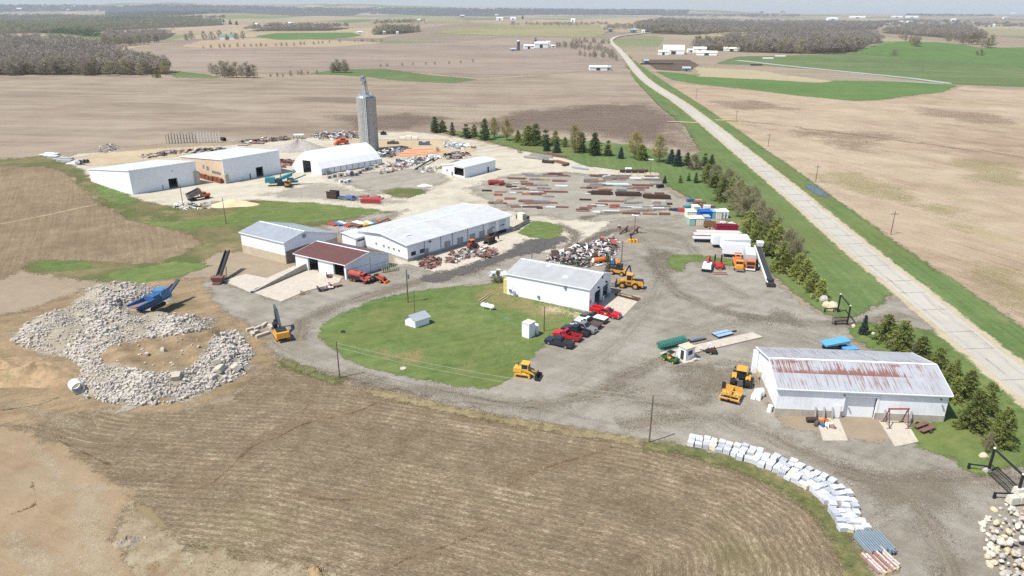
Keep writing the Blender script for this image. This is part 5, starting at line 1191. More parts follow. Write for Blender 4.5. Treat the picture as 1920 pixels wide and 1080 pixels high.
RUST = M('rusty_steel', (116, 84, 75), rough=.9, var=.3, scale=2.5); RUSTL = M('light_rust', (146, 114, 102), rough=.9, var=.25, scale=2.5); RUSTD = M('dark_rust', (72, 56, 48), rough=.9, var=.3, scale=2)
BLUEP = M('blue_paint', (56, 96, 140), rough=.55, var=.15); TEAL = M('teal_paint', (58, 128, 138), rough=.55, var=.15, scale=2); GRN = M('green_paint', (50, 92, 56), rough=.5, var=.1)
LAMP = M('lamp_glass', (230, 228, 214), rough=.2); TAIL = M('tail_lamp', (160, 30, 30), rough=.3)
HOSE = M('grimy_grey', (86, 84, 82), rough=.8, var=.25, scale=3)
class V:
 """a thing with parts: V(...).p('seat', mat, lambda m: m.box(...))"""
 def __init__(s, name, label, cat, loc=(0, 0, 0), rz=0, group=None, scale=1.0): s.r = thing(name, label, cat, loc, rz, group, scale)
 def p(s, name, mat, fn, parent=None, label=None, smooth=False):
  m = MB(); fn(m); o = m.obj(name, mat, parent or s.r, smooth)
  if label: o['label'] = label
  return o
 def wheels(s, xs, yw, r, w, rim=CHROME, name='wheel'):
  for x in xs:
   for sg in (-1, 1):
    y = yw * sg
    o = s.p(name, TYRE, lambda m: m.tube((x, y - w / 2, r), (x, y + w / 2, r), r, n=14))
    s.p('rim', rim, lambda m: m.tube((x, y + sg * (w / 2 - .02), r), (x, y + sg * (w / 2 + .015), r), r * .55, n=10), parent=o)
  return s
 def track(s, x0, x1, yc, w, h, mat=HOSE):
  r = h / 2
  for sg in (-1, 1):
   y = yc * sg
   prof = [(x0 + r - r * math.cos(a), r - r * math.sin(a)) for a in np.linspace(math.pi / 2, -math.pi / 2, 7)] + [(x1 - r + r * math.cos(a), r + r * math.sin(a)) for a in np.linspace(math.pi / 2, -math.pi / 2, 7)]
   o = s.p('track', mat, lambda m: m.xprism(prof, y - w / 2, y + w / 2))
   s.p('track_frame', BLACKP, lambda m: m.box(x0 + r, x1 - r, y - w / 2 - .03, y + w / 2 + .03, r * .6, r * 1.5), parent=o)
  return s
def at(u0, v0, u1, v1): p, h, L = place(u0, v0, u1, v1); return p, h
def pickup(label, u0, v0, u1, v1, mat, bed='open', bedmat=None, crew=True, cabmat=None, group='pickups parked beside the lawn', load=None, L=5.7, lights=True):
 p, h = at(u0, v0, u1, v1); v = V('pickup_truck', label, 'pickup', p, h, group); W = 1.0; k = L / 5.7
 xc = -.75 if crew else -.15
 prof = [(xc * k, .42), (2.75 * k, .42), (2.85 * k, .7), (2.8 * k, 1.02), (1.35 * k, 1.16), (xc * k, 1.16)]
 v.p('body', mat, lambda m: m.xprism(prof, -W, W))
 v.p('cab', cabmat or mat, lambda m: m.hexa([(xc * k, -.92, 1.165), (1.3 * k, -.92, 1.165), (1.3 * k, .92, 1.165), (xc * k, .92, 1.165), ((xc + .22) * k, -.74, 1.86), (.55 * k, -.74, 1.86), (.55 * k, .74, 1.86), ((xc + .22) * k, .74, 1.86)]))
 gl = lambda m: (m.quad((1.26 * k + .02, -.80, 1.24), (1.26 * k + .02, .80, 1.24), (.64 * k + .02, .68, 1.80), (.64 * k + .02, -.68, 1.80)))
 v.p('windscreen', GLASS, gl)
 v.p('rear_window', GLASS, lambda m: m.quad(((xc + .03) * k - .02, .75, 1.26), ((xc + .03) * k - .02, -.75, 1.26), ((xc + .19) * k - .02, -.65, 1.78), ((xc + .19) * k - .02, .65, 1.78)))
 for sg in (-1, 1):
  v.p('side_window', GLASS, lambda m: m.quad(((xc + .14) * k, sg * .915, 1.25), (1.05 * k, sg * .915, 1.25), (.55 * k, sg * .795, 1.76), ((xc + .25) * k, sg * .795, 1.76)))
  v.p('headlight', LAMP, lambda m: m.box(2.78 * k, 2.87 * k, sg * .72 - .2, sg * .72 + .2, .74, .96))
  v.p('mirror', BLACKP, lambda m: m.box(.95 * k, 1.1 * k, sg * 1.1 - .1, sg * 1.1 + .1, 1.25, 1.5))
 v.p('bumper', CHROME, lambda m: m.box(2.8 * k, 2.95 * k, -.95, .95, .4, .66))
 bm = bedmat or mat; x0, x1 = -2.85 * k, (xc - .04) * k
 if bed == 'open':
  v.p('bed', bm, lambda m: (m.box(x0, x1, -W, -.88, .5, 1.14), m.box(x0, x1, .88, W, .5, 1.14), m.box(x0, x0 + .1, -.88, .88, .5, 1.12), m.box(x1 - .08, x1, -.88, .88, .5, 1.14)))
  v.p('bed_floor', BLACKP, lambda m: m.box(x0 + .1, x1 - .08, -.88, .88, .5, .62))
 elif bed == 'flat': v.p('bed', bm, lambda m: (m.box(x0, x1, -1.1, 1.1, .92, 1.06), m.box(x1 - .1, x1, -1.1, 1.1, 1.06, 1.8), m.box(x0, x1, -.5, .5, .5, .92)))
 elif bed == 'cover':
  v.p('bed', mat, lambda m: m.box(x0, x1, -W, W, .5, 1.12)); v.p('bed_cover', bm, lambda m: m.box(x0, x1, -.96, .96, 1.125, 1.2))
 elif bed == 'utility':
  v.p('bed', bm, lambda m: (m.box(x0, x1, -1.1, -.6, .6, 1.5), m.box(x0, x1, .6, 1.1, .6, 1.5), m.box(x0, x1, -.6, .6, .6, .95), m.box(x0, x0 + .1, -.6, .6, .95, 1.3)))
  v.p('emblem', M('door_emblem', (226, 190, 110)), lambda m: m.box(.1, .6, -1.015, -1.005, .75, 1.05)); v.p('light_bar', LAMP, lambda m: m.box(-.1, .15, -.5, .5, 1.87, 1.98))
 v.p('tail_light', TAIL, lambda m: m.box(x0 - .03, x0, -.98, -.8, .7, 1.0)); v.p('tail_light', TAIL, lambda m: m.box(x0 - .03, x0, .8, .98, .7, 1.0))
 v.wheels((-1.75 * k, 1.85 * k), .88, .4, .28)
 if load: load(v)
 return v
pickup('navy crew cab pickup with covered bed, nearest of the parked row', 1071, 653, 1027, 642, paint('navy_paint', (38, 46, 60)), 'cover', BLACKP)
pickup('bright red regular cab pickup with open dark bed in the parked row', 1085, 640, 1043, 629, paint('bright_red', (186, 30, 36)), 'open', crew=False)
pickup('black pickup with bare open bed parked between red and grey pickups', 1100, 631, 1058, 620, paint('black_car_paint', (40, 44, 50)), 'open')
pickup('grey crew cab pickup facing the yard with debris in its bed', 1070, 613, 1116, 626, paint('pewter_paint', (120, 120, 120)), 'open', load=lambda v: [v.p('load', TRIM, lambda m: [m.rock((-2.6 + i * .4, -.4 + .3 * (i % 3), .85), .3, .2, R) for i in range(5)])])
pickup('white cab pickup with dark brown flatbed in the parked row', 1124, 617, 1082, 605, WHITE2, 'flat', M('brown_deck', (84, 70, 64), rough=.8), crew=False)
pickup('dark green pickup with white panel over its bed, half hidden in the row', 1132, 606, 1096, 596, paint('dark_green_paint', (58, 68, 64)), 'cover', TRIM, crew=False)
pickup('long red service pickup with tool boxes, parked by the concrete apron', 1112, 586, 1159, 597.5, paint('bright_red', (186, 30, 36)), 'utility', L=6.6, group=None)
p, h = at(967, 703, 1006, 709); v = V('crawler_loader', 'yellow crawler loader with black bucket at the tip of the oval lawn', 'crawler loader', p, h)
v.track(-2.0, 1.0, .75, .42, .85, YEL)
v.p('body', YEL, lambda m: (m.box(-2.1, .8, -.55, .55, .6, 1.35), m.box(-2.2, -.7, -.75, .75, 1.0, 1.75, .06)))
c = v.p('cab', YEL, lambda m: (m.box(-.75, .55, -.7, .7, 1.35, 1.7), m.box(-.85, .65, -.78, .78, 2.62, 2.76), *[m.box(x - .06, x + .06, y - .06, y + .06, 1.7, 2.62) for x in (-.68, .48) for y in (-.63, .63)]))
v.p('window', GLASS, lambda m: m.box(-.66, .46, -.6, .6, 1.7, 2.6), parent=c)
for sg in (-1, 1): v.p('loader_arm', YEL, lambda m: (m.obox((-.2, sg * .78, 1.6), (1.5, sg * .78, 1.1), .14, .3), m.obox((1.5, sg * .78, 1.1), (2.0, sg * .7, .55), .14, .26)))
v.p('bucket', BLACKP, lambda m: (m.hexa([(1.9, -1.15, .05), (2.9, -1.15, .0), (2.9, 1.15, 0), (1.9, 1.15, .05), (1.9, -1.15, .14), (2.9, -1.15, .06), (2.9, 1.15, .06), (1.9, 1.15, .14)]), m.box(1.85, 1.97, -1.15, 1.15, .1, 1.05), m.box(1.9, 2.6, -1.17, -1.1, .1, .7), m.box(1.9, 2.6, 1.1, 1.17, .1, .7)))
v.p('exhaust', BLACKP, lambda m: m.tube((-1.5, .3, 1.7), (-1.5, .3, 2.5), .07, n=6))
p, h = at(534, 645, 521, 622); v = V('excavator', 'yellow excavator with dark boom beside the rubble heap', 'excavator', p, h)
v.track(-1.7, 1.7, 1.05, .5, .85, YELO)
v.p('house', YELO, lambda m: (m.box(-1.4, 1.3, -1.2, 1.2, .95, 1.6), m.box(-2.0, .4, -1.2, 1.2, 1.2, 2.0, .06))); v.p('counterweight', YELO, lambda m: m.box(-2.7, -1.9, -1.3, 1.3, 1.0, 2.1, .12)); v.p('engine_cover', BLACKP, lambda m: m.box(-1.9, .3, -1.0, 1.0, 2.0, 2.12))
c = v.p('cab', BLACKP, lambda m: (m.box(.35, 1.7, .25, 1.2, 1.6, 1.9), m.box(.35, 1.6, .28, 1.17, 2.85, 2.95))); v.p('window', GLASS, lambda m: m.box(.4, 1.6, .3, 1.16, 1.9, 2.85, .03), parent=c)
BOOM = M('boom_grey', (78, 84, 90), rough=.6, var=.15)
v.p('boom', BOOM, lambda m: (m.obox((.9, -.25, 1.7), (3.2, -.25, 4.6), .45, .6), m.obox((3.2, -.25, 4.6), (5.2, -.25, 4.9), .42, .5)))
v.p('stick', BOOM, lambda m: m.obox((5.1, -.25, 5.1), (5.0, -.25, 2.0), .36, .45)); v.p('bucket', BLACKP, lambda m: m.box(4.4, 5.3, -.9, .4, 1.0, 2.0, .15)); v.p('ram', CHROME, lambda m: m.tube((1.6, -.25, 1.9), (3.0, -.25, 3.7), .1, n=6))
p, h = at(1199, 541, 1160, 537); v = V('wheel_loader', 'yellow wheel loader with lowered forks beside the machine shop bays', 'wheel loader', p, h)
v.wheels((-1.5, 1.5), 1.0, .8, .6, YELO)
v.p('engine_hood', YELO, lambda m: (m.box(-3.2, -.5, -.95, .95, 1.0, 2.0, .08), m.box(-3.3, -2.9, -1.0, 1.0, .7, 1.5))); v.p('front_frame', YELO, lambda m: (m.box(.5, 2.0, -.5, .5, .8, 1.7), m.box(-.6, .6, -.45, .45, .7, 1.2)))
c = v.p('cab', YELO, lambda m: (m.box(-.7, .7, -.8, .8, 1.6, 2.0), m.box(-.8, .8, -.88, .88, 3.3, 3.45, .05), *[m.box(x - .07, x + .07, y - .07, y + .07, 2.0, 3.3) for x in (-.6, .6) for y in (-.7, .7)])); v.p('window', GLASS, lambda m: m.box(-.58, .58, -.68, .68, 2.0, 3.28), parent=c)
v.p('hood_grille', BLACKP, lambda m: m.box(-3.1, -1.2, -.7, .7, 2.01, 2.12))
for sg in (-1, 1): v.p('loader_arm', YELO, lambda m: (m.obox((1.0, sg * .6, 1.9), (2.6, sg * .6, 1.2), .2, .35), m.obox((2.6, sg * .6, 1.2), (3.1, sg * .6, .5), .2, .3)))
v.p('forks', BLACKP, lambda m: (m.box(3.0, 3.15, -1.2, 1.2, .2, 1.5), m.box(3.15, 4.3, -.8, -.6, .2, .28), m.box(3.15, 4.3, .6, .8, .2, .28)))
p, h = at(1170, 517, 1146, 513); v = V('backhoe', 'yellow and black backhoe standing between shop and scrap heap', 'backhoe', p, h, scale=.9)
v.wheels((-1.4, 1.4), .9, .65, .45, YELO); v.p('body', YELO, lambda m: m.box(-2.2, 1.9, -.7, .7, .8, 1.6)); v.p('engine_hood', BLACKP, lambda m: m.box(.5, 2.2, -.6, .6, 1.6, 2.1, .05))
c = v.p('cab', BLACKP, lambda m: (m.box(-1.2, .4, -.8, .8, 3.0, 3.12), *[m.box(x - .06, x + .06, y - .06, y + .06, 1.6, 3.0) for x in (-1.1, .3) for y in (-.7, .7)])); v.p('window', GLASS, lambda m: m.box(-1.08, .28, -.68, .68, 1.62, 2.98), parent=c)
v.p('front_bucket', HOSE, lambda m: (m.box(2.9, 3.8, -1.1, 1.1, .1, .9, .15), m.obox((1.2, -.6, 1.5), (3.0, -.6, .6), .16, .3), m.obox((1.2, .6, 1.5), (3.0, .6, .6), .16, .3))); v.p('dig_arm', BLACKP, lambda m: (m.obox((-2.2, 0, 1.2), (-3.2, 0, 3.2), .25, .35), m.obox((-3.2, 0, 3.2), (-3.8, 0, 1.0), .22, .3)))
p, h = at(1179, 455, 1193, 455); v = V('vibratory_plate', 'squat yellow ground attachment with black arm lying alone on the gravel', 'attachment', p, h)
v.p('drum', YELO, lambda m: m.box(-1.5, 1.5, -.7, .7, .1, 1.0, .2)); v.p('stripe', BLACKP, lambda m: (m.box(-.4, -.3, -.73, .73, .1, 1.02), m.box(.5, .6, -.73, .73, .1, 1.02))); v.p('arm', BLACKP, lambda m: m.obox((-.3, .3, .9), (-.6, 1.2, 2.3), .3, .4))
p, h = at(1112, 495, 1136, 492); v = V('fuel_tank', 'orange cylindrical tank on a skid in front of the scrap heap', 'tank', p, h)
v.p('shell', ORG, lambda m: m.tube((-1.8, 0, 1.0), (1.8, 0, 1.0), .65, n=14)); v.p('skid', BLACKP, lambda m: (m.box(-1.9, 2.4, -.6, -.45, .05, .4), m.box(-1.9, 2.4, .45, .6, .05, .4))); v.p('end_cap', TRIM, lambda m: m.tube((-1.95, 0, 1.0), (-1.81, 0, 1.0), .5, .62, n=12))
for u, v_, c1, lab in ((1150, 497, BLUEP, 'blue engine unit on a stand left of the yellow box by the scrap heap'), (1158, 497, YELO, 'small yellow box machine beside the blue engine unit'), (1141, 507, RUSTD, 'dark rusty plough frame on the ground before the backhoe')):
 q = V('engine_unit' if c1 is not RUSTD else 'plough_frame', lab, 'machine', P(u, v_), R.random() * 3)
 q.p('block', c1, lambda m: (m.box(-.7, .7, -.5, .5, .4, 1.3, .1), m.box(-.2, .2, -.2, .2, 1.3, 1.7))); q.p('stand', BLACKP, lambda m: (m.box(-.9, .9, -.5, -.35, 0, .4), m.box(-.9, .9, .35, .5, 0, .4)))
p, h = at(1386, 731, 1391, 706); v = V('tractor', 'big yellow tractor with wide black tyres, seen from behind by the barn', 'tractor', p, h)
for sg in (-1, 1):
 y = sg * 1.25; o = v.p('rear_wheel', TYRE, lambda m: m.tube((-1.1, y - .42, .95), (-1.1, y + .42, .95), .95, n=18)); v.p('rim', YELO, lambda m: m.tube((-1.1, y + sg * .4, .95), (-1.1, y + sg * .435, .95), .5, n=12), parent=o)
 o = v.p('front_wheel', TYRE, lambda m: m.tube((1.8, y - .3, .7), (1.8, y + .3, .7), .7, n=16)); v.p('rim', YELO, lambda m: m.tube((1.8, y + sg * .28, .7), (1.8, y + sg * .315, .7), .36, n=12), parent=o)
 v.p('fender', YELO, lambda m: m.hexa([(-1.9, sg * 1.15 - .4, 1.75), (-.3, sg * 1.15 - .4, 1.9), (-.3, sg * 1.15 + .4, 1.9), (-1.9, sg * 1.15 + .4, 1.75), (-1.8, sg * 1.15 - .4, 1.95), (-.3, sg * 1.15 - .4, 2.05), (-.3, sg * 1.15 + .4, 2.05), (-1.8, sg * 1.15 + .4, 1.95)]))
 v.p('tail_lamp', TAIL, lambda m: m.box(-1.93, -1.88, sg * 1.15 - .15, sg * 1.15 + .15, 1.78, 1.93)); v.p('mirror', BLACKP, lambda m: m.box(.2, .3, sg * 1.2 - .1, sg * 1.2 + .1, 2.5, 2.9))
v.p('hood', YELO, lambda m: m.box(.4, 2.9, -.5, .5, 1.0, 1.95, .08)); v.p('chassis', HOSE, lambda m: (m.box(-1.9, 2.6, -.4, .4, .6, 1.1), m.box(-2.3, -1.7, -.5, .5, .6, 1.5, .1)))
c = v.p('cab', BLACKP, lambda m: (m.box(-1.2, .5, -.8, .8, 1.6, 1.75), *[m.box(x - .07, x + .07, y - .07, y + .07, 1.75, 2.95) for x in (-1.1, .4) for y in (-.72, .72)])); v.p('window', GLASS, lambda m: m.box(-1.08, .38, -.7, .7, 1.75, 2.94), parent=c); v.p('cab_roof', YELO, lambda m: m.box(-1.35, .6, -.9, .9, 2.97, 3.2, .1))
p, h = at(1365, 757, 1376, 738); v = V('pneumatic_roller', 'yellow towed roller with a row of black tyres behind the tractor', 'roller', p, h)
for i in range(4):
 y = -1.05 + .7 * i; v.p('tyre', TYRE, lambda m: m.tube((-1.35, y - .27, .45), (-1.35, y + .27, .45), .45, n=14))
PACK = M('packer_tan', (206, 158, 78), rough=.7, var=.2, scale=2)
v.p('frame', PACK, lambda m: (m.box(-1.9, -1.7, -1.65, 1.65, .7, .95), m.box(1.0, 1.15, -1.5, 1.5, .6, 1.9), m.box(-1.7, 1.0, -1.55, -1.4, .7, 1.0), m.box(-1.7, 1.0, 1.4, 1.55, .7, 1.0), m.box(-.9, 1.0, -.08, .08, .7, 1.8)))
v.p('ballast_box', PACK, lambda m: (m.box(-.9, .9, -1.4, -.12, .9, 1.05), m.box(-.9, .9, .12, 1.4, .9, 1.05), *[m.box(-.92, -.84, y - .05, y + .05, 1.05, 1.9) for y in (-1.35, -.75, -.15, .15, .75, 1.35)], m.box(-.92, -.84, -1.4, 1.4, 1.82, 1.95)))
v.p('drawbar', PACK, lambda m: (m.obox((1.0, 0, .9), (2.6, 0, .7), .4, .5), m.obox((1.0, -.8, .9), (2.2, 0, .7), .15, .2))); v.p('side_plate', BLACKP, lambda m: m.box(.9, 1.0, 1.3, 1.9, .8, 2.3)); v.p('lamp', TAIL, lambda m: m.box(-1.94, -1.905, -.2, .2, .74, .9))
p, h = at(1248, 674, 1266, 681); v = V('utility_cart', 'small green utility cart with yellow seats beside the truck scale', 'utility vehicle', p, h)
v.wheels((-.95, .95), .62, .33, .3, YEL); v.p('body', GRN, lambda m: (m.box(-.4, 1.5, -.65, .65, .4, .75), m.box(.8, 1.6, -.6, .6, .75, 1.0, .08))); v.p('dump_box', GRN, lambda m: (m.box(-1.6, -.45, -.7, .7, .6, .68), m.box(-1.6, -.45, -.7, -.62, .68, 1.0), m.box(-1.6, -.45, .62, .7, .68, 1.0), m.box(-1.6, -1.52, -.62, .62, .68, 1.0)))
v.p('seat', YEL, lambda m: (m.box(-.35, .25, -.55, .55, .75, .95), m.box(-.42, -.3, -.55, .55, .95, 1.4))); v.p('canopy', BLACKP, lambda m: (m.box(-.6, .6, -.65, .65, 1.9, 1.97), *[m.box(x - .03, x + .03, y - .03, y + .03, .75, 1.9) for x in (-.5, .5) for y in (-.58, .58)]))
p, h = at(1324, 661, 1342, 664); v = V('welder_trailer', 'small trailer with a dark engine and white hose hoop at the scale', 'trailer', p, h)
v.wheels((0,), .7, .32, .2); v.p('deck', BLACKP, lambda m: (m.box(-1.1, 1.1, -.6, .6, .4, .52), m.obox((-1.0, 0, .45), (-2.1, 0, .4), .12, .1))); v.p('engine', RUSTD, lambda m: (m.box(-.8, .9, -.45, .45, .53, 1.1, .08), m.tube((.5, 0, 1.1), (.5, 0, 1.5), .12, n=8)))
v.p('hose_hoop', TRIM, lambda m: [m.tube((-.4 + .38 * math.cos(a), 0, 1.55 + .5 * math.sin(a)), (-.4 + .38 * math.cos(a + .53), 0, 1.55 + .5 * math.sin(a + .53)), .07, n=5) for a in np.arange(0, 6.2, .52)])
p, h = at(660, 524.5, 692, 531.5); v = V('tanker_truck', 'faded red tanker truck by the end wall of the brown roofed workshop', 'tanker truck', p, h)
v.wheels((-1.9, -.9, 2.1), .95, .5, .4, REDF); v.p('tank', REDF, lambda m: (m.tube((-2.9, 0, 1.75), (.5, 0, 1.75), .8, n=16), m.tube((-1.2, 0, 2.5), (-1.2, 0, 2.75), .25, n=8)), smooth=False); v.p('chassis', BLACKP, lambda m: (m.box(-3.0, 3.0, -.5, .5, .6, .95), m.box(-2.9, .5, -1.1, -.75, .8, 1.2), m.box(-2.9, .5, .75, 1.1, .8, 1.2)))
c = v.p('cab', REDF, lambda m: (m.box(.65, 1.75, -.95, .95, 1.0, 1.6), m.box(.7, 1.6, -.85, .85, 2.2, 2.35), *[m.box(x - .06, x + .06, y - .06, y + .06, 1.6, 2.2) for x in (.78, 1.55) for y in (-.8, .8)])); v.p('window', GLASS, lambda m: m.box(.76, 1.56, -.78, .78, 1.6, 2.19), parent=c)
v.p('hood', REDF, lambda m: m.box(1.75, 3.1, -.65, .65, 1.0, 1.65, .06))
for sg in (-1, 1): v.p('fender', REDF, lambda m: m.box(1.6, 2.9, sg * .95 - .28, sg * .95 + .28, 1.0, 1.14, .05)); v.p('headlight', LAMP, lambda m: m.box(3.1, 3.16, sg * .5 - .12, sg * .5 + .12, 1.1, 1.35))
p, h = at(698, 525, 721, 530); v = V('tractor', 'orange tractor with dark tyres and rear frame, right of the red tanker', 'tractor', p, h)
for x, r in ((-1.0, .75), (1.3, .5)): v.wheels((x,), .85, r, .4, ORG)
v.p('hood', REDF, lambda m: m.box(.1, 1.9, -.4, .4, .8, 1.5, .06)); v.p('chassis', BLACKP, lambda m: m.box(-1.8, 2.0, -.35, .35, .5, .85)); v.p('seat', BLACKP, lambda m: (m.box(-.9, -.3, -.3, .3, 1.0, 1.2), m.box(-1.0, -.85, -.3, .3, 1.2, 1.6))); v.p('loader_frame', ORG, lambda m: (m.obox((-.2, -.7, 1.5), (2.4, -.7, .5), .12, .2), m.obox((-.2, .7, 1.5), (2.4, .7, .5), .12, .2), m.box(2.3, 2.8, -.9, .9, .1, .6, .1))); v.p('rear_frame', RUST, lambda m: (m.box(-3.2, -1.7, -.8, -.6, .4, .7), m.box(-3.2, -1.7, .6, .8, .4, .7), m.box(-3.3, -3.0, -.9, .9, .3, 1.0)))
p, h = at(879, 467, 894, 464); v = V('forklift', 'red tractor-like loader standing before the long warehouse wall', 'loader', p, h)
v.wheels((-.9, 1.0), .75, .55, .35); v.p('body', REDF, lambda m: (m.box(-1.4, 1.4, -.55, .55, .6, 1.3, .05), m.box(-1.3, .2, -.6, .6, 1.3, 1.5))); c = v.p('cab', ORG, lambda m: (m.box(-.9, .4, -.65, .65, 2.4, 2.5), *[m.box(x - .05, x + .05, y - .05, y + .05, 1.5, 2.4) for x in (-.8, .3) for y in (-.58, .58)])); v.p('window', GLASS, lambda m: m.box(-.78, .28, -.56, .56, 1.52, 2.38), parent=c)
p, h = at(910, 460, 928, 453); v = V('feller_machine', 'black tracked machine with stubby arm in the shade of the long warehouse', 'machine', p, h)
v.track(-1.8, 1.8, .8, .45, .8, BLACKP); v.p('house', RUSTD, lambda m: (m.box(-1.6, 1.2, -.9, .9, .9, 2.0, .1), m.box(-.2, .9, .1, .9, 2.0, 2.8, .08))); v.p('arm', BLACKP, lambda m: (m.obox((.9, -.3, 1.8), (2.8, -.3, 2.8), .3, .4), m.obox((2.8, -.3, 2.8), (3.4, -.3, .6), .25, .35)))
p, h = at(352, 378, 391, 371); v = V('dump_truck', 'dump truck with orange cab and grey box half raised, on the pale apron', 'dump truck', p, h)
v.wheels((-2.6, -1.4, 3.0), 1.0, .5, .45, BLACKP); v.p('chassis', BLACKP, lambda m: m.box(-3.3, 4.0, -.45, .45, .6, .95)); c = v.p('cab', ORG, lambda m: (m.box(1.2, 2.6, -1.1, 1.1, .95, 2.5, .06), m.box(2.6, 4.1, -.8, .8, .95, 1.75, .06))); v.p('window', GLASS, lambda m: (m.box(2.5, 2.64, -.85, .85, 1.75, 2.35), m.box(1.5, 2.4, -1.11, -1.08, 1.75, 2.3), m.box(1.5, 2.4, 1.08, 1.11, 1.75, 2.3)), parent=c)
ang = .30; ca, sa = math.cos(ang), math.sin(ang); q = lambda x, z: (-3.2 + x * ca - z * sa, 1.0 + x * sa + z * ca)
def dbox(m):
 for y0, y1, z0, z1, x0, x1 in ((-1.2, -1.05, 0, 1.5, 0, 4.6), (1.05, 1.2, 0, 1.5, 0, 4.6), (-1.05, 1.05, 0, .12, 0, 4.6), (-1.05, 1.05, .12, 1.7, 4.48, 4.6), (-1.05, 1.05, .12, 1.4, 0, .1)):
  pr = [q(x0, z0), q(x1, z0), q(x1, z1), q(x0, z1)]; m.xprism(pr, y0, y1)
v.p('dump_box', M('weathered_grey_box', (128, 118, 114), rough=.7, var=.2, streak=.4), dbox); v.p('hoist', CHROME, lambda m: m.tube((.2, 0, .9), (*q(3.4, 0)[:1], 0, q(3.4, 0)[1]), .14, n=8))
p, h = at(500, 349, 566, 346); v = V('screening_plant', 'teal screening plant with folded conveyors on the pale apron', 'screening plant', p, h)
v.track(-2.5, 2.5, 1.1, .5, .9, BLACKP); v.p('chassis', TEAL, lambda m: (m.box(-5, 5, -.7, .7, .95, 1.5), m.box(-6.5, -3.0, -1.4, 1.4, 1.5, 3.2, .15))); v.p('screen_box', TEAL, lambda m: (m.obox((-1.5, 0, 2.4), (3.0, 0, 4.0), 2.2, 1.0), m.box(1.2, 3.4, -1.2, 1.2, 1.5, 2.5)))
v.p('main_conveyor', TEAL, lambda m: (m.obox((-3.0, -.2, 1.8), (4.5, -.2, 5.0), 1.0, .25), m.obox((-3.0, .4, 1.7), (4.5, .4, 4.8), .12, .45))); v.p('tail_conveyor', TEAL, lambda m: m.obox((2.5, 0, 1.6), (8.0, 0, 3.6), .9, .3)); v.p('side_conveyor', TEAL, lambda m: m.obox((0, -1, 1.6), (1.5, -5.5, 2.8), .8, .25)); v.p('engine_box', DGREY, lambda m: (m.box(-2.8, -.6, -1.2, 1.2, 1.5, 2.6), m.tube((-1.0, .5, 2.6), (-1.0, .5, 4.2), .14, n=6)))
p, h = at(541, 346, 539, 353); v = V('haul_truck', 'small orange-yellow truck parked in front of the teal screening plant', 'truck', p, h, scale=.95)
v.wheels((-1.5, 1.5), .95, .5, .4); v.p('body', YELO, lambda m: (m.box(-2.2, .3, -1.1, 1.1, .9, 1.8, .05), m.box(.4, 1.6, -1.05, 1.05, .8, 2.3, .06), m.box(1.6, 2.5, -.85, .85, .7, 1.5, .05))); v.p('windscreen', GLASS, lambda m: m.box(1.57, 1.63, -.85, .85, 1.55, 2.15)); v.p('bumper', BLACKP, lambda m: m.box(2.5, 2.65, -1, 1, .4, .8))
p, h = at(246, 586, 338, 562); p.z = min(p.z, 1.2); v = V('jaw_crusher', 'blue tracked rock crusher between the rubble heaps', 'rock crusher', (p.x, p.y, p.z), h, scale=.86)
v.track(-3.2, 1.6, 1.2, .5, 1.0, BLACKP); v.p('hopper', BLUEP, lambda m: (m.hexa([(-6.5, -1.2, 2.0), (-2.0, -1.2, 1.8), (-2.0, 1.2, 1.8), (-6.5, 1.2, 2.0), (-7.6, -1.8, 3.1), (-1.9, -1.8, 3.0), (-1.9, -1.5, 3.0), (-7.6, -1.5, 3.1)]), m.hexa([(-6.5, 1.0, 2.0), (-2.0, 1.0, 1.8), (-2.0, 1.2, 1.8), (-6.5, 1.2, 2.0), (-7.6, 1.5, 3.1), (-1.9, 1.5, 3.0), (-1.9, 1.8, 3.0), (-7.6, 1.8, 3.1)]))); v.p('hopper_floor', RUSTL, lambda m: m.obox((-7.3, 0, 2.6), (-2.0, 0, 1.95), 2.9, .15))
v.p('chassis', BLUEP, lambda m: (m.box(-5.5, 3.5, -.9, .9, 1.0, 1.8), m.box(-2.0, .4, -1.3, 1.3, 1.8, 3.4, .1))); v.p('engine_box', M('light_blue_paint', (82, 124, 166), rough=.5, var=.1), lambda m: (m.box(.6, 3.6, -1.4, 1.4, 1.8, 3.9, .1), m.box(3.0, 4.2, -1.2, 1.2, 1.2, 2.6))); v.p('handrail', BLUEP, lambda m: (m.box(-1.8, 3.4, -1.5, -1.44, 4.3, 4.36), m.box(-1.8, 3.4, 1.44, 1.5, 4.3, 4.36), *[m.box(x, x + .06, y, y + .06, 3.3, 4.3) for x in (-1.7, 0, 1.7, 3.3) for y in (-1.5, 1.44)])); v.p('discharge_conveyor', DGREY, lambda m: m.obox((2.5, 0, .9), (8.6, 0, 3.9), 1.0, .28))
for sg in (-1, 1): v.p('conveyor_rail', BLUEP, lambda m: m.obox((2.5, sg * .6, 1.05), (7.0, sg * .6, 3.3), .1, .5))
p = P(411, 530); tp = P(411, 530); d = ray(427, 471); k = (tp.y + 8.5) / d.y
top = Vector((d.x * k, d.y * k, H + d.z * k)); v = V('stacking_conveyor', 'tall black stacking conveyor rising from the pale slab', 'conveyor', p, 0)
tt = top - p; v.p('belt_frame', BLACKP, lambda m: (m.obox((0, 0, 1.0), tuple(tt), 1.1, .3), m.obox((-.5, 0, 1.6), tuple(tt + Vector((-.5, 0, .4))), .1, .35), m.obox((.5, 0, 1.6), tuple(tt + Vector((.5, 0, .4))), .1, .35)))
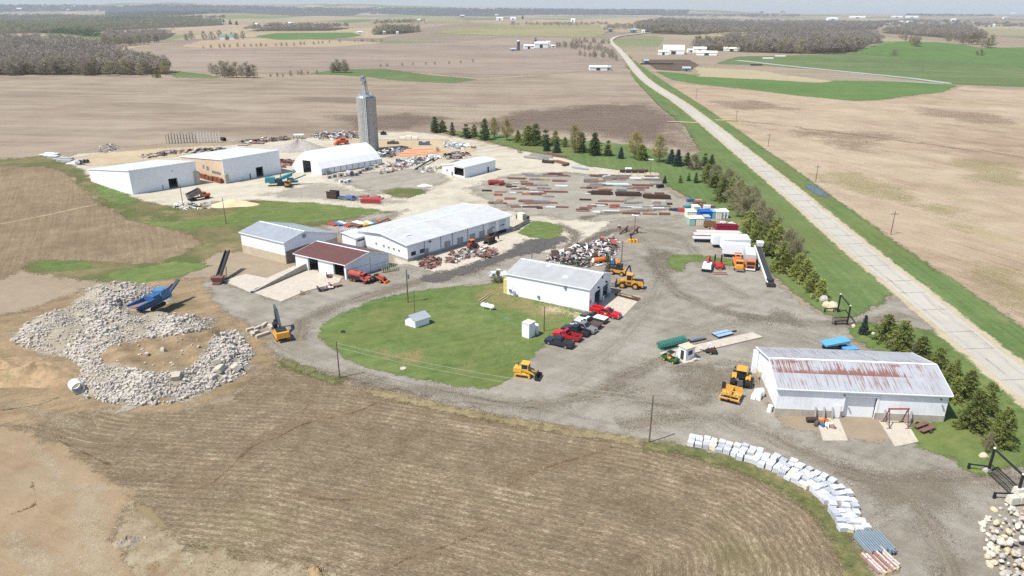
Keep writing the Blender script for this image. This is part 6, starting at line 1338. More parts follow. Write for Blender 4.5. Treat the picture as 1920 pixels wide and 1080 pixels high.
v.p('undercarriage', HOSE, lambda m: (m.obox(tuple(tt * .45 + Vector((-.8, 0, .4))), (-.9 + tt.x * .2, tt.y * .25, 0), .15, .15), m.obox(tuple(tt * .45 + Vector((.8, 0, .4))), (.9 + tt.x * .2, tt.y * .25, 0), .15, .15), m.obox((-1.6 + tt.x * .2, tt.y * .25, .3), (1.6 + tt.x * .2, tt.y * .25, .3), .2, .2))); v.p('feed_hopper', RUST, lambda m: (m.box(-1.1, 1.1, -1.2, .6, .5, 1.7, -.2), m.box(-.9, .9, -1.8, -.9, 0, .5)))
def box_trailer(label, uf, vf, ur, vr, L, mat=WHITE2, hgt_=2.6, floor=1.1):
 a, b_ = P(uf, vf), P(ur, vr); hd = heading(a, b_); mid = b_ + Vector((math.cos(hd), math.sin(hd), 0)) * (-L / 2)
 v = V('box_trailer', label, 'semi trailer', mid, hd, 'box trailers parked in the east yard')
 v.p('box', mat, lambda m: m.box(-L / 2, L / 2, -1.3, 1.3, floor, floor + hgt_)); v.p('roof', M('trailer_roof', (206, 211, 214), rough=.4), lambda m: m.box(-L / 2 + .03, L / 2 - .03, -1.27, 1.27, floor + hgt_ + .003, floor + hgt_ + .06)); v.p('underframe', BLACKP, lambda m: (m.box(-L / 2 + .3, L / 2 - .3, -.6, .6, floor - .3, floor - .005), m.box(-L / 2 + 1.4, -L / 2 + 1.6, -.8, -.6, 0, floor), m.box(-L / 2 + 1.4, -L / 2 + 1.6, .6, .8, 0, floor)))
 v.wheels((L / 2 - 2.6, L / 2 - 1.4), 1.0, .5, .5); v.p('door', DGREY, lambda m: m.box(L / 2 + .003, L / 2 + .05, -1.25, 1.25, floor + .1, floor + hgt_ - .1)); return v
box_trailer('white box trailer nearest the orange trucks, with grey roof', 1353, 480, 1404, 484, 6.8)
box_trailer('white box trailer in the middle of the three parked ones', 1348, 471, 1402, 471, 7.3, hgt_=2.5)
box_trailer('white box trailer farthest from the orange trucks, partly hidden', 1331, 463, 1400, 464, 9.6, hgt_=2.3)
def flatbed(label, uf, vf, ur, vr, mat, hgt_=1.3, rails=False, wide=2.5, name='flatbed_trailer', group='flatbed trailers in the east yard'):
 p, h, L = place(uf, vf, ur, vr); v = V(name, label, 'flatbed trailer', p, h, group); w_ = wide / 2
 v.p('deck', mat, lambda m: m.box(-L / 2, L / 2, -w_, w_, hgt_ - .15, hgt_)); v.p('frame', BLACKP, lambda m: (m.box(-L / 2 + .5, L / 2 - .5, -.5, -.35, hgt_ - .6, hgt_ - .155), m.box(-L / 2 + .5, L / 2 - .5, .35, .5, hgt_ - .6, hgt_ - .155)))
 v.wheels((L / 2 - 2.2, L / 2 - 1.1), 1.0, .48, .45); v.wheels((-L / 2 + 1.2,), .7, .25, .2, name='landing_wheel'); return v
DECK = M('pale_deck_boards', (194, 184, 176), rough=.8, var=.12, scale=2); DECKG = M('grey_deck', (188, 188, 188), rough=.7, var=.1)
flatbed('long pinkish grey flatbed trailer, just below the maroon trough', 1305, 441, 1388, 443, DECK); flatbed('long flatbed trailer with pale deck, second below the maroon trough', 1300, 446, 1386, 448, DECK); flatbed('grey flatbed trailer next to the white box trailers', 1298, 453, 1394, 455, DECKG)
p, h, L = place(1341, 433, 1382, 434); v = V('trough_trailer', 'long maroon ribbed trough lying above the flatbed trailers', 'trough', p, h); MAR = M('maroon_paint', (150, 44, 66), rough=.6, var=.12)
v.p('trough', MAR, lambda m: (m.box(-L / 2, L / 2, -1.1, -.95, .3, 2.0), m.box(-L / 2, L / 2, .95, 1.1, .3, 2.0), m.box(-L / 2, L / 2, -.95, .95, .3, .45), m.box(-L / 2, -L / 2 + .12, -.95, .95, .45, 2.0), m.box(L / 2 - .12, L / 2, -.95, .95, .45, 2.0), *[m.box(-L / 2 + i * L / 16, -L / 2 + i * L / 16 + .1, -1.18, -1.103, .3, 2.0) for i in range(17)], m.box(-L / 2, L / 2, -1.2, -1.1, 1.9, 2.06), m.box(-L / 2, L / 2, -1.2, -1.1, .2, .38)))
p, h, L = place(1320, 426, 1342, 427); v = V('brown_wagon', 'brown open wagon left of the maroon trough', 'wagon', p, h)
v.p('box', M('brown_wagon', (128, 96, 62), rough=.8, var=.25, scale=2), lambda m: (m.box(-L / 2, L / 2, -1.1, -1.0, .5, 1.7), m.box(-L / 2, L / 2, 1.0, 1.1, .5, 1.7), m.box(-L / 2, L / 2, -1, 1, .5, .6))); v.p('frame', BLACKP, lambda m: m.box(-L / 2, L / 2, -.5, .5, .1, .5))
def container(label, u0, v0, u1, v1, mat, dep=3.6, hh=2.3, roof=None):
 p, h, L = place(u0, v0, u1, v1); v = V('container', label, 'container', p, h, 'portable boxes above the trailers')
 n = max(3, int(L / .5))
 v.p('walls', mat, lambda m: (m.box(-L / 2, L / 2, 0, dep, .15, hh), *[m.box(-L / 2 + (i + .5) * L / n - .06, -L / 2 + (i + .5) * L / n + .06, -.05, -.003, .2, hh - .1) for i in range(n)])); v.p('roof', roof or mat, lambda m: (m.box(-L / 2 - .1, L / 2 + .1, -.1, dep + .1, hh + .003, hh + .1), *[m.box(-L / 2 + i * L / n, -L / 2 + i * L / n + .07, -.08, dep + .08, hh + .103, hh + .15) for i in range(n + 1)])); v.p('skid', BLACKP, lambda m: (m.box(-L / 2, L / 2, .1, .4, 0, .147), m.box(-L / 2, L / 2, dep - .4, dep - .1, 0, .147)))
CREAM = M('cream_paint', (222, 218, 200), rough=.6, var=.06); BLUC = M('container_blue', (36, 98, 168), rough=.5, var=.08)
for a in (('cream box with ribbed roof at the left end of the back row', 1288, 411, 1305, 411, CREAM), ('big blue container in the back row', 1312, 411, 1334, 411, BLUC), ('light blue box right of the big blue container', 1335, 411, 1341, 411, M('container_light_blue', (128, 172, 204), rough=.5)), ('cream box right of the light blue one', 1342, 411.5, 1353, 411.5, CREAM),
          ('narrow white box, second from the right end of the back row', 1354, 411, 1359, 411, TRIM), ('narrow white box at the right end of the back row', 1360.5, 410.5, 1365, 410.5, TRIM), ('white and green box at the left end of the front row', 1292, 424, 1303, 424, M('pale_green_paint', (150, 190, 172), rough=.6), 3.4, 2.2, CREAM),
          ('cream open-sided box in the middle of the front row', 1304.5, 424, 1319, 424, CREAM), ('grey-blue box at the right end of the front row', 1320, 419, 1331, 419, M('grey_blue_paint', (160, 176, 192), rough=.6), 2.6, 2.0)): container(*a)
v = V('container', 'tall cream box standing behind the blue container', 'container', P(1306, 401), .05, 'portable boxes above the trailers'); v.p('walls', CREAM, lambda m: m.box(-1, 1, 0, 3, .1, 2.2)); v.p('roof', TRIM, lambda m: m.box(-1.1, 1.1, -.1, 3.1, 2.203, 2.3))
p, h = at(1380, 487, 1388, 519); v = V('wrecker_truck', 'orange tow truck with a lifting frame at its rear, beside the grey box truck', 'tow truck', p, h)
v.wheels((-2.6, -1.5, 2.2), 1.0, .5, .4, BLACKP); YO2 = M('yellow_orange', (216, 146, 56), rough=.5, var=.08)
c = v.p('cab', YO2, lambda m: (m.box(.6, 2.0, -1.05, 1.05, 1.0, 1.6), m.box(.65, 1.9, -.95, .95, 2.3, 2.45), *[m.box(x - .07, x + .07, y - .07, y + .07, 1.6, 2.3) for x in (.75, 1.8) for y in (-.88, .88)])); v.p('window', GLASS, lambda m: m.box(.72, 1.84, -.86, .86, 1.6, 2.29), parent=c)
v.p('hood', YO2, lambda m: (m.box(2.0, 3.5, -.8, .8, .9, 1.7, .06), m.box(2.0, 3.2, -1.15, 1.15, .9, 1.15))); v.p('bumper', CHROME, lambda m: m.box(3.5, 3.7, -1.1, 1.1, .5, .85)); v.p('tow_bed', ORG, lambda m: (m.box(-4.2, .5, -1.2, -.75, .9, 1.5), m.box(-4.2, .5, .75, 1.2, .9, 1.5), m.box(-4.0, .4, -.75, .75, .8, 1.0)))
v.p('lift_frame', ORG, lambda m: (m.obox((-1.0, -.6, 1.4), (-3.6, -.6, 2.8), .2, .25), m.obox((-1.0, .6, 1.4), (-3.6, .6, 2.8), .2, .25), m.box(-3.8, -3.5, -.9, .9, 2.6, 2.85), m.box(-2.6, -1.6, -.7, .7, 1.0, 2.0, .1), m.obox((-4.2, 0, 1.2), (-5.6, 0, 1.0), .9, .25)))
p, h = at(1401, 484, 1408, 518); v = V('box_truck', 'orange cab-over truck with a grey box body', 'box truck', p, h)
v.wheels((-2.2, 2.4), 1.0, .5, .4, BLACKP); v.p('box', M('grey_box', (182, 186, 190), rough=.5, var=.06), lambda m: (m.box(-5.0, 1.5, -1.25, 1.25, 1.1, 3.6))); v.p('box_roof', GALVL, lambda m: m.box(-4.97, 1.47, -1.2, 1.2, 3.603, 3.68)); c = v.p('cab', ORG, lambda m: (m.box(1.7, 3.5, -1.15, 1.15, .6, 1.6), m.box(1.7, 3.4, -1.1, 1.1, 2.4, 2.6), *[m.box(x - .08, x + .08, y - .08, y + .08, 1.6, 2.4) for x in (1.8, 3.38) for y in (-1.02, 1.02)])); v.p('window', GLASS, lambda m: m.box(1.76, 3.42, -1.0, 1.0, 1.6, 2.39), parent=c); v.p('grille', BLACKP, lambda m: m.box(3.5, 3.55, -.8, .8, .8, 1.4)); v.p('bumper', TRIM, lambda m: m.box(3.5, 3.68, -1.15, 1.15, .4, .7)); v.p('chassis', BLACKP, lambda m: m.box(-4.8, 1.6, -.5, .5, .6, 1.09))
a, b_ = P(1444, 538), P(1418, 480); h = heading(a, b_); L = (b_ - a).length; v = V('belt_conveyor', 'long portable belt conveyor with white side rail, right of the orange trucks', 'conveyor', a, h)
v.p('belt', DGREY, lambda m: m.hexa([(0, -.6, .9), (L, -.6, 2.6), (L, .6, 2.6), (0, .6, .9), (0, -.6, 1.05), (L, -.6, 2.75), (L, .6, 2.75), (0, .6, 1.05)]))
for sg in (-1, 1): v.p('side_rail', TRIM if sg > 0 else HOSE, lambda m: m.hexa([(0, sg * .72 - .1, .6), (L, sg * .72 - .1, 2.3), (L, sg * .72 + .1, 2.3), (0, sg * .72 + .1, .6), (0, sg * .72 - .1, 1.25), (L, sg * .72 - .1, 2.95), (L, sg * .72 + .1, 2.95), (0, sg * .72 + .1, 1.25)]))
v.p('support', TRIM, lambda m: (m.obox((L * .62, -.8, 1.7), (L * .5, -.9, .1), .15, .15), m.obox((L * .62, .8, 1.7), (L * .5, .9, .1), .15, .15))); v.p('drive_head', DGREY, lambda m: (m.box(-.6, .9, -.9, .9, .3, 1.0), m.box(.4, 1.5, -.8, .8, 1.25, 1.7))); v.wheels((L * .5,), 1.0, .45, .3); v.p('hopper', TRIM, lambda m: m.box(L - .8, L + .8, -1.2, .2, 2.9, 4.0, -.15))
p, h = at(1327, 500, 1323, 513); v = V('boom_lift', 'white round-bodied truck lift with red folded boom on the gravel spur', 'boom lift', p, h)
v.wheels((-1.2, 1.2), .95, .45, .35); v.p('body', TRIM, lambda m: (m.box(-1.8, 1.9, -1.15, 1.15, .6, 1.7, .15), m.box(.9, 1.8, -1.0, 1.0, 1.7, 2.2, .2))); v.p('boom', REDF, lambda m: (m.obox((1.0, 0, 2.3), (-3.6, 0, 2.6), .4, .4), m.box(-4.4, -3.4, -1.3, 1.3, .9, 1.3), m.box(-3.9, -3.4, -.4, .4, 1.3, 2.6))); v.p('bumper', BLACKP, lambda m: m.box(1.9, 2.05, -1.1, 1.1, .45, .9))
p, h = at(1345, 497, 1349, 509); v = V('tilt_trailer', 'red tilt-bed trailer with two dark uprights and V-shaped drawbar', 'trailer', p, h)
v.wheels((-.6,), 1.15, .4, .3); v.p('bed', REDP, lambda m: (m.box(-1.9, 1.4, -1.1, 1.1, .7, .95), m.box(-1.9, 1.3, -1.1, -.95, .95, 1.5), m.box(-1.9, 1.3, .95, 1.1, .95, 1.5))); v.p('drawbar', REDF, lambda m: (m.obox((1.4, -.8, .8), (2.6, 0, .6), .15, .15), m.obox((1.4, .8, .8), (2.6, 0, .6), .15, .15)))
for sg in (-1, 1): v.p('ramp', BLACKP, lambda m: m.box(-2.1, -1.95, sg * .8 - .18, sg * .8 + .18, .7, 2.9))
p = P(1350, 514); v = V('steel_plate', 'rusty flat steel plate lying in front of the red tilt trailer', 'steel plate', p, -.03); v.p('plate', RUSTL, lambda m: m.box(-1.7, 1.7, -.55, .55, .02, .16)); v.p('rib', RUST, lambda m: (m.box(-1.7, 1.7, -.6, -.552, .02, .3), m.box(-1.7, 1.7, .552, .6, .02, .3)))
p, h, L = place(678, 380, 714, 381); v = V('hopper_bin', 'long salmon red trough bin on the gravel corner', 'bin', p, h); SAL = M('salmon_red', (196, 84, 88), rough=.6, var=.1)
v.p('bin', SAL, lambda m: (m.box(-L / 2, L / 2, -.9, .9, .1, .25), m.hexa([(-L / 2, -.9, .25), (L / 2, -.9, .25), (L / 2, -.75, .25), (-L / 2, -.75, .25), (-L / 2, -1.2, 1.6), (L / 2, -1.2, 1.6), (L / 2, -1.05, 1.6), (-L / 2, -1.05, 1.6)]), m.hexa([(-L / 2, .75, .25), (L / 2, .75, .25), (L / 2, .9, .25), (-L / 2, .9, .25), (-L / 2, 1.05, 1.6), (L / 2, 1.05, 1.6), (L / 2, 1.2, 1.6), (-L / 2, 1.2, 1.6)]))); v.p('rib', REDF, lambda m: [m.box(-L / 2 + i * L / 9, -L / 2 + i * L / 9 + .1, -1.25, -1.15, .3, 1.6) for i in range(10)])
p, h, L = place(616, 371, 634, 372.5); v = V('open_bin', 'dark brown open steel bin at the left end of the gravel corner', 'bin', p, h); v.p('bin', RUSTD, lambda m: (m.box(-L / 2, L / 2, -1.2, -1.1, .1, 2.6), m.box(-L / 2, L / 2, 1.1, 1.2, .1, 2.6), m.box(L / 2 - .1, L / 2, -1.1, 1.1, .1, 2.6), m.box(-L / 2, L / 2 - .1, -1.1, 1.1, .1, .2))); v.p('rib', HOSE, lambda m: (m.box(-L / 2, L / 2, -1.28, -1.203, 1.2, 1.35), m.box(-L / 2, L / 2, -1.28, -1.203, 2.4, 2.6)))
p, h, L = place(637, 373, 668, 376); v = V('lowboy_frame', 'blue steel trailer frame between the dark bin and the salmon bin', 'trailer frame', p, h); v.p('frame', M('dusty_blue', (86, 112, 138), rough=.7, var=.2), lambda m: (m.box(-L / 2, L / 2, -1.1, -.8, .5, .9), m.box(-L / 2, L / 2, .8, 1.1, .5, .9), *[m.box(-L / 2 + i * L / 6, -L / 2 + i * L / 6 + .2, -.8, .8, .55, .85) for i in range(7)], m.box(-L * .1, L * .35, -1, 1, .9, 1.5, .1))); v.wheels((-L / 3, L / 3), 1.0, .4, .3)
p, h, L = place(668, 369, 725, 374); v = V('steel_frame_stack', 'stack of rusty pink steel frames behind the salmon bin', 'steel frames', p, h); v.p('frames', RUSTL, lambda m: [m.box(-L / 2 + i * 1.4, -L / 2 + i * 1.4 + 1.8, -.9 + .2 * (i % 3), .8, .1 + .25 * (i % 2), .4 + .25 * (i % 3)) for i in range(int(L / 1.5))])
def slab(name, label, px, mat, h=.12, cat='slab'):
 pts = [P(*p) for p in px]; c = sum(pts, Vector()) / len(pts); m = MB(); pl = [(p.x - c.x, p.y - c.y) for p in pts]
 ar = sum(pl[i - 1][0] * pl[i][1] - pl[i][0] * pl[i - 1][1] for i in range(len(pl)))
 m.prism(pl if ar > 0 else pl[::-1], -.3, h); o = m.obj(name, mat); o.location = (c.x, c.y, c.z); return tag(o, label, cat)
slab('concrete_slab', 'pale concrete slab with a grey stain left of the low retaining wall', [(418, 527), (470, 549), (480, 541), (576, 505), (552, 499), (500, 522), (460, 514)], CONCL)
slab('concrete_slab', 'pale concrete slab in front of the brown roofed workshop', [(478, 550), (527, 566), (575, 546), (636, 530), (640, 522), (582, 505)], CONCL)
slab('concrete_slab', 'concrete slab before the long warehouse with rusty steel heaps on it', [(772, 497), (828, 514), (950, 468), (930, 452), (860, 470)], CONCL, h=.09)
slab('concrete_apron', 'square concrete apron in front of the machine shop bays', [(1105, 585), (1167, 595), (1197, 564), (1146, 550)], CONCL, h=.1, cat='apron')
slab('concrete_ramp', 'narrow concrete ramp with coloured junk in front of the barn', [(1530, 784), (1573, 786), (1590, 827), (1543, 827)], CONCL, h=.1, cat='ramp')
slab('concrete_ramp', 'wider concrete ramp under the rusty red gantry at the barn', [(1648, 790), (1699, 790), (1722, 829), (1678, 838)], CONCL, h=.1, cat='ramp')
slab('truck_scale', 'long narrow concrete truck scale deck in the gravel yard', [(1236, 664), (1262, 673), (1430, 634), (1411, 625)], CONCL, h=.3, cat='truck scale')
slab('concrete_pad', 'small concrete pad under the white scale house', [(1272, 673), (1302, 664), (1312, 676), (1282, 683)], CONCL, h=.15, cat='pad')
slab('crossing_slab', 'pale slab at the bend between the scrap heap and steel yard', [(1055, 470), (1130, 458), (1132, 440), (1090, 430), (1060, 452)], CONCL, h=.05)
slab('loading_slab', 'cracked pale slab by the small transformer unit behind the warehouse', [(958, 408), (985, 416), (1000, 412), (975, 402)], CONCL, h=.05)
a, b_ = P(474, 548), P(580, 504); h = heading(a, b_); L = (b_ - a).length
v = V('retaining_wall', 'low tan concrete retaining wall sloping up to the brown roofed workshop', 'wall', a, h); v.p('wall', CONC, lambda m: m.hexa([(0, -.2, -.2), (L, -.2, -.2), (L, .2, -.2), (0, .2, -.2), (0, -.2, .25), (L, -.2, 1.9), (L, .2, 1.9), (0, .2, .25)])); v.p('blue_end', BLUEP, lambda m: m.box(-.5, -.02, -.25, .25, -.2, .35))
a, b_ = P(962, 434), P(992, 417); h = heading(a, b_); L = (b_ - a).length
v = V('retaining_wall', 'dark low wall from the warehouse corner to the small lawn', 'wall', a, h); v.p('wall', CONC, lambda m: m.box(0, L, -.15, .15, -.2, 1.1)); v.p('cap', HOSE, lambda m: m.box(-.05, L + .05, -.2, .2, 1.103, 1.17))
p, h, _ = place(972, 411, 984, 414); v = V('transformer', 'cream transformer box with dark sides behind the long warehouse', 'transformer', p, h); v.p('case', CREAM, lambda m: m.box(-1.1, 1.1, -.8, .8, .2, 2.2, .05)); v.p('coils', HOSE, lambda m: (m.box(1.15, 2.6, -.7, .7, .2, 1.7), m.box(-1.9, -1.15, -.6, .6, .2, 1.4))); v.p('base', CONC, lambda m: m.box(-2, 2.7, -1, 1, 0, .197))
p = P(1293, 676); h = heading(P(1286, 679), P(1304, 673)); v = V('scale_house', 'small white scale house with flat tan roof on the truck scale pad', 'hut', p, h)
v.p('wall', WHITE2, lambda m: m.box(-1.1, 1.1, 0, 1.9, 0, 2.5)); v.p('roof', M('tan_roof', (206, 184, 160)), lambda m: m.box(-1.25, 1.25, -.15, 2.05, 2.503, 2.64)); v.p('door', DGREY, lambda m: m.box(-1.14, -1.103, .5, 1.3, .05, 2.0)); v.p('window', GLASS, lambda m: m.box(-.5, .5, -.04, -.003, 1.2, 2.0)); v.p('step', CONC, lambda m: m.box(.2, 1.2, -.9, -.05, 0, .4))
WOOD = M('pole_wood', (112, 98, 84), rough=.9, var=.2, scale=3); INSUL = M('insulator', (170, 172, 170), rough=.3)
POLE_TOPS = {}
def pole(key, label, u, v0, vt, r=.13, arm=0, lamp=False, box=False, metal=False):
 p = P(u, v0); hh = hgt(u, v0, vt); v = V('utility_pole' if not lamp else 'yard_light', label, 'pole' if not lamp else 'light pole', p)
 v.p('post', STEELG if metal else WOOD, lambda m: m.tube((0, 0, -.3), (0, 0, hh), r, r * .7, 8))
 if arm: v.p('cross_arm', WOOD, lambda m: m.box(-1.1, 1.1, -.08, .08, hh - .9, hh - .75)); [v.p('insulator', INSUL, lambda m: m.tube((x, 0, hh - .75), (x, 0, hh - .5), .07, n=6)) for x in (-1.0, -.4, .4, 1.0)]
 else: v.p('insulator', INSUL, lambda m: m.tube((0, .12, hh - .4), (0, .12, hh - .15), .07, n=6))
 if lamp: v.p('lamp_head', TRIM, lambda m: (m.box(-.9, .9, -.25, .25, hh, hh + .25), m.box(-1.0, -.5, -.3, .3, hh + .05, hh + .4)))
 if box: v.p('transformer', STEELG, lambda m: m.tube((.35, 0, hh - 2.2), (.35, 0, hh - 1.2), .25, n=10))
 POLE_TOPS[key] = p + Vector((0, 0, hh - .3))
for a in (('lawn_w', 'wooden pole at the left edge of the oval lawn, carrying the wires', 637, 709, 640), ('field', 'tall dark pole on the verge between stubble field and yard', 1217, 830, 741), ('lawn_n', 'grey pole on the oval lawn edge behind the tiny shed', 765, 568, 505, .16, 0, False, True), ('shed', 'short dark pole just behind the tiny white shed', 778, 590, 545, .1),
          ('pump', 'dark pole beside the white pump house', 1020, 622, 574), ('scrap', 'dark pole standing right of the scrap heap', 1165, 492, 452), ('bank', 'thin pole on the grass slope between the sheds', 424, 420, 371), ('apron', 'thin pole at the front corner of the pale apron', 344, 388, 345), ('shopback', 'short dark post behind the machine shop roof', 997, 488, 474, .12),
          ('tr1', 'wooden pole in the tan field edge, nearest of the roadside line', 1670, 440, 396, .14, 1), ('tr2', 'pole with cross arm at the field edge beside the ditch puddle', 1529, 342, 309, .14, 1), ('tr3', 'pole at the field edge, third of the roadside line', 1440, 275, 250, .14, 1), ('tr4', 'pole at the field lane crossing, fourth of the roadside line', 1380, 228, 207, .14, 1),
          ('tr5', 'far pole at the tip of the wheat field by the road', 1305, 186, 166, .14, 1)): pole(*a)
pole('light', 'yard light pole with white lamp heads at the turning place', 1189, 440, 405, .12, 0, True); pole('lawnlight', 'light pole on the tree lawn above the steel stacks', 1219, 326, 300, .12, 0, True); pole('spurpost', 'white marker post on the lawn beside the conveyor belt', 1427, 478, 470, .12, metal=True)
WIRE = M('wire_grey', (150, 150, 140), rough=.6)
def wire(label, a, b, sag=.8, dz=0.0, r=.025):
 m = MB(); A, B = Vector(a), Vector(b); pr = None
 for i in range(17):
  t = i / 16; q = A.lerp(B, t) + Vector((0, 0, dz - sag * 4 * t * (1 - t)))
  if pr is not None: m.tube(tuple(pr), tuple(q), r, n=4, caps=False)
  pr = q
 tag(m.obj('power_wire', WIRE), label, 'wire', 'overhead wires')
T_ = POLE_TOPS
wire('upper wire slung from the lawn pole across to the field verge pole', T_['lawn_w'], T_['field'], 1.0); wire('lower wire slung from the lawn pole across to the field verge pole', T_['lawn_w'], T_['field'], 1.1, -.8); wire('wire from the grey lawn pole to the machine shop corner', T_['lawn_n'], P(952, 518, z=5.0), .6); wire('wire along the field edge between the puddle pole and the nearest roadside pole', T_['tr1'], T_['tr2'], .9)
wire('wire along the field edge from the puddle pole to the third pole', T_['tr2'], T_['tr3'], .9); wire('wire along the field edge between third pole and lane crossing pole', T_['tr3'], T_['tr4'], .9)
p, h, _ = place(903, 577, 926, 582); v = V('propane_tank', 'white propane tank lying on the grass below the machine shop', 'propane tank', p, h); v.p('shell', TRIM, lambda m: (m.tube((-1.35, 0, .75), (1.35, 0, .75), .5, n=16), m.tube((1.35, 0, .75), (1.62, 0, .75), .5, .25, 16), m.tube((-1.62, 0, .75), (-1.35, 0, .75), .25, .5, 16))); v.p('valve_cover', TRIM, lambda m: m.tube((0, 0, 1.2), (0, 0, 1.42), .16, n=8)); v.p('saddle', CONC, lambda m: m.box(-1.0, -.8, -.4, .4, 0, .4)); v.p('saddle', CONC, lambda m: m.box(.8, 1.0, -.4, .4, 0, .4))
GATEB = M('gate_black', (40, 44, 46), rough=.5)
def gate(label, p0, t0, p1, t1, arms, panel, group):
 a, b_ = P(*p0), P(*p1); ha, hb = hgt(*p0, t0), hgt(*p1, t1); ha = hb = (ha + hb) / 2; v = V('entrance_gate', label, 'gate', a, 0, group); d = b_ - a
 v.p('post', GATEB, lambda m: m.box(-.13, .13, -.13, .13, -.2, ha)); v.p('post', GATEB, lambda m: m.box(d.x - .13, d.x + .13, d.y - .13, d.y + .13, -.2, hb)); v.p('top_beam', GATEB, lambda m: m.obox((0, 0, ha + .12), (d.x, d.y, hb + .12), .22, .22))
 for (u0, v0), at_ in arms:
  e = P(u0, v0) - a; s = Vector((0, 0, 0)) if at_ == 0 else d
  v.p('barrier', GATEB, lambda m: (m.obox(tuple(s + Vector((0, 0, 1.0))), (e.x, e.y, .9), .16, .16), m.box(e.x - .13, e.x + .13, e.y - .13, e.y + .13, -.1, 1.0)))
 s0, s1 = [P(*q) - a for q in panel]
 def pan(m):
  m.obox((s0.x, s0.y, 1.75), (s1.x, s1.y, 1.55), .08, .1); m.obox((s0.x, s0.y, .2), (s1.x, s1.y, .2), .08, .1)
  n = 26
  for i in range(n + 1):
   t = i / n; x, y = s0.x + (s1.x - s0.x) * t, s0.y + (s1.y - s0.y) * t; m.box(x - .018, x + .018, y - .018, y + .018, .2, 1.65)
 v.p('gate_leaf', GATEB, pan)
 for (x, y), z in (((0, 0), ha), ((d.x, d.y), hb)): v.p('cap_lamp', M('gate_lamp', (222, 222, 190), rough=.3), lambda m: m.dome((x, y, z + .23), .18, .2, 8, 3))
gate('black portal gate with mesh leaf beside the boulder heap', (1852, 886), 842, (1904, 937), 894, [((1815, 880), 0), ((1863, 935), 1)], ((1850, 887), (1903, 937)), 'black entrance gates'); gate('black portal gate at the middle entrance near the small spruce', (1570, 586), 555, (1588, 609), 574, [((1546, 586), 0), ((1566, 610), 1)], ((1587, 609), (1559, 608)), 'black entrance gates')
CHUNK = M('broken_concrete', (186, 180, 171), rough=.95, var=.14, scale=2, col2=(166, 150, 130), thr=.56); BOULD = [M('boulder_tan', (194, 178, 150), rough=.9, var=.15, scale=2.5), M('boulder_pale', (202, 194, 178), rough=.9, var=.12, scale=2.5), M('boulder_grey', (172, 166, 157), rough=.9, var=.15, scale=2.5)]
PLATEAU = [(190, 668), (225, 645), (300, 636), (350, 628), (402, 620), (388, 645), (372, 670), (345, 692), (300, 700), (245, 690), (205, 685)]; DUSTY = [(75, 640), (110, 612), (165, 605), (190, 625), (150, 640), (110, 655)]; CRSH = [(240, 592), (240, 572), (300, 560), (350, 552), (400, 570), (392, 590), (330, 588)]
_u, _v = NR.uniform(20, 480, 30000), NR.uniform(528, 762, 30000); _q = NR.random((5, 30000)); _s = sdf(RUB, _u, _v)
_k = (_s > -2) & ~((sdf(PLATEAU, _u, _v) > -3) & (_q[0] < .97)) & ~((sdf(DUSTY, _u, _v) > 0) & (_q[1] < .7)) & ~((sdf(CRSH, _u, _v) > 0) & (_q[2] < .95)) & ~((_s < 8) & (_q[3] < .4)) & (np.sin(_u * .09 + _v * .07) + np.sin(_v * .17 - _u * .05) + np.sin(_u * .21) * .5 + 2.2 * _q[4] > -.1)
cand = list(zip(_u[_k], _v[_k]))[:11000]
pts = [(P(u, v_), u, v_) for u, v_ in cand]
big = sorted(range(len(pts)), key=lambda i: -(pts[i][2] + R.random() * 260))[:300]; bigs = set(big)
m = MB()
for i, (p, u, v_) in enumerate(pts):
 if i in bigs: continue
 r = R.choice((.13, .16, .19, .22, .27, .34, .5)) * R.uniform(.8, 1.25) * (1 + .35 * math.sin(u * .045 + v_ * .03)); z = p.z + R.uniform(-.12, .28); m.rock((p.x, p.y, z), r, r * R.uniform(.3, .8), R, .5)
m.obj('rubble', CHUNK)['kind'] = 'stuff'
CH = []
for i in range(8):
 m = MB(); m.rock((0, 0, .2), .75, .42 + .08 * (i % 3), R, .5, rot=0); o = m.obj('concrete_chunk', CHUNK); CH.append(o)
for n_, i in enumerate(big):
 p = pts[i][0]; o = CH[n_ % 8] if n_ < 8 else CH[n_ % 8].copy()
 if n_ >= 8: COL.objects.link(o)
 s = R.choice((.35, .42, .5, .6, .75)); o.location = (p.x, p.y, p.z + R.uniform(-.05, .25)); o.rotation_euler = (R.uniform(-.5, .5), R.uniform(-.5, .5), R.random() * 6.28); o.scale = (s, s * R.uniform(.7, 1), s)
 tag(o, 'broken pale concrete chunk on the rubble heap', 'concrete chunk', 'chunks of the rubble heap')
for u, v_, s, lab in ((412, 694, 1.5, 'big flat slab of broken concrete near the right end of the rubble heap'), (441, 693, 1.3, 'squarish beige block at the right foot of the rubble heap'), (405, 682, 1.25, 'upright grey slab on the right side of the rubble heap'), (330, 708, 1.2, 'large pale block on the front slope of the rubble heap'), (222, 545, 1.5, 'big flat slab on top of the back rubble heap')):
 p = P(u, v_); m = MB(); m.rock((0, 0, 0), s, .45, R, .3); o = m.obj('concrete_slab_piece', CONCL); o.location = (p.x, p.y, p.z + .4); o.rotation_euler = (.3, .15, R.random() * 6); tag(o, lab, 'concrete slab')
p, h, L = place(139, 727, 152, 741); v = V('concrete_pipe', 'short white concrete pipe end at the left foot of the rubble heap', 'pipe', p, h + 3.14); v.p('pipe', M('pipe_white', (214, 212, 206), rough=.8), lambda m: m.ring((-1.1, 0, 1.0), (1.1, 0, 1.0), 1.0, .8, 18))
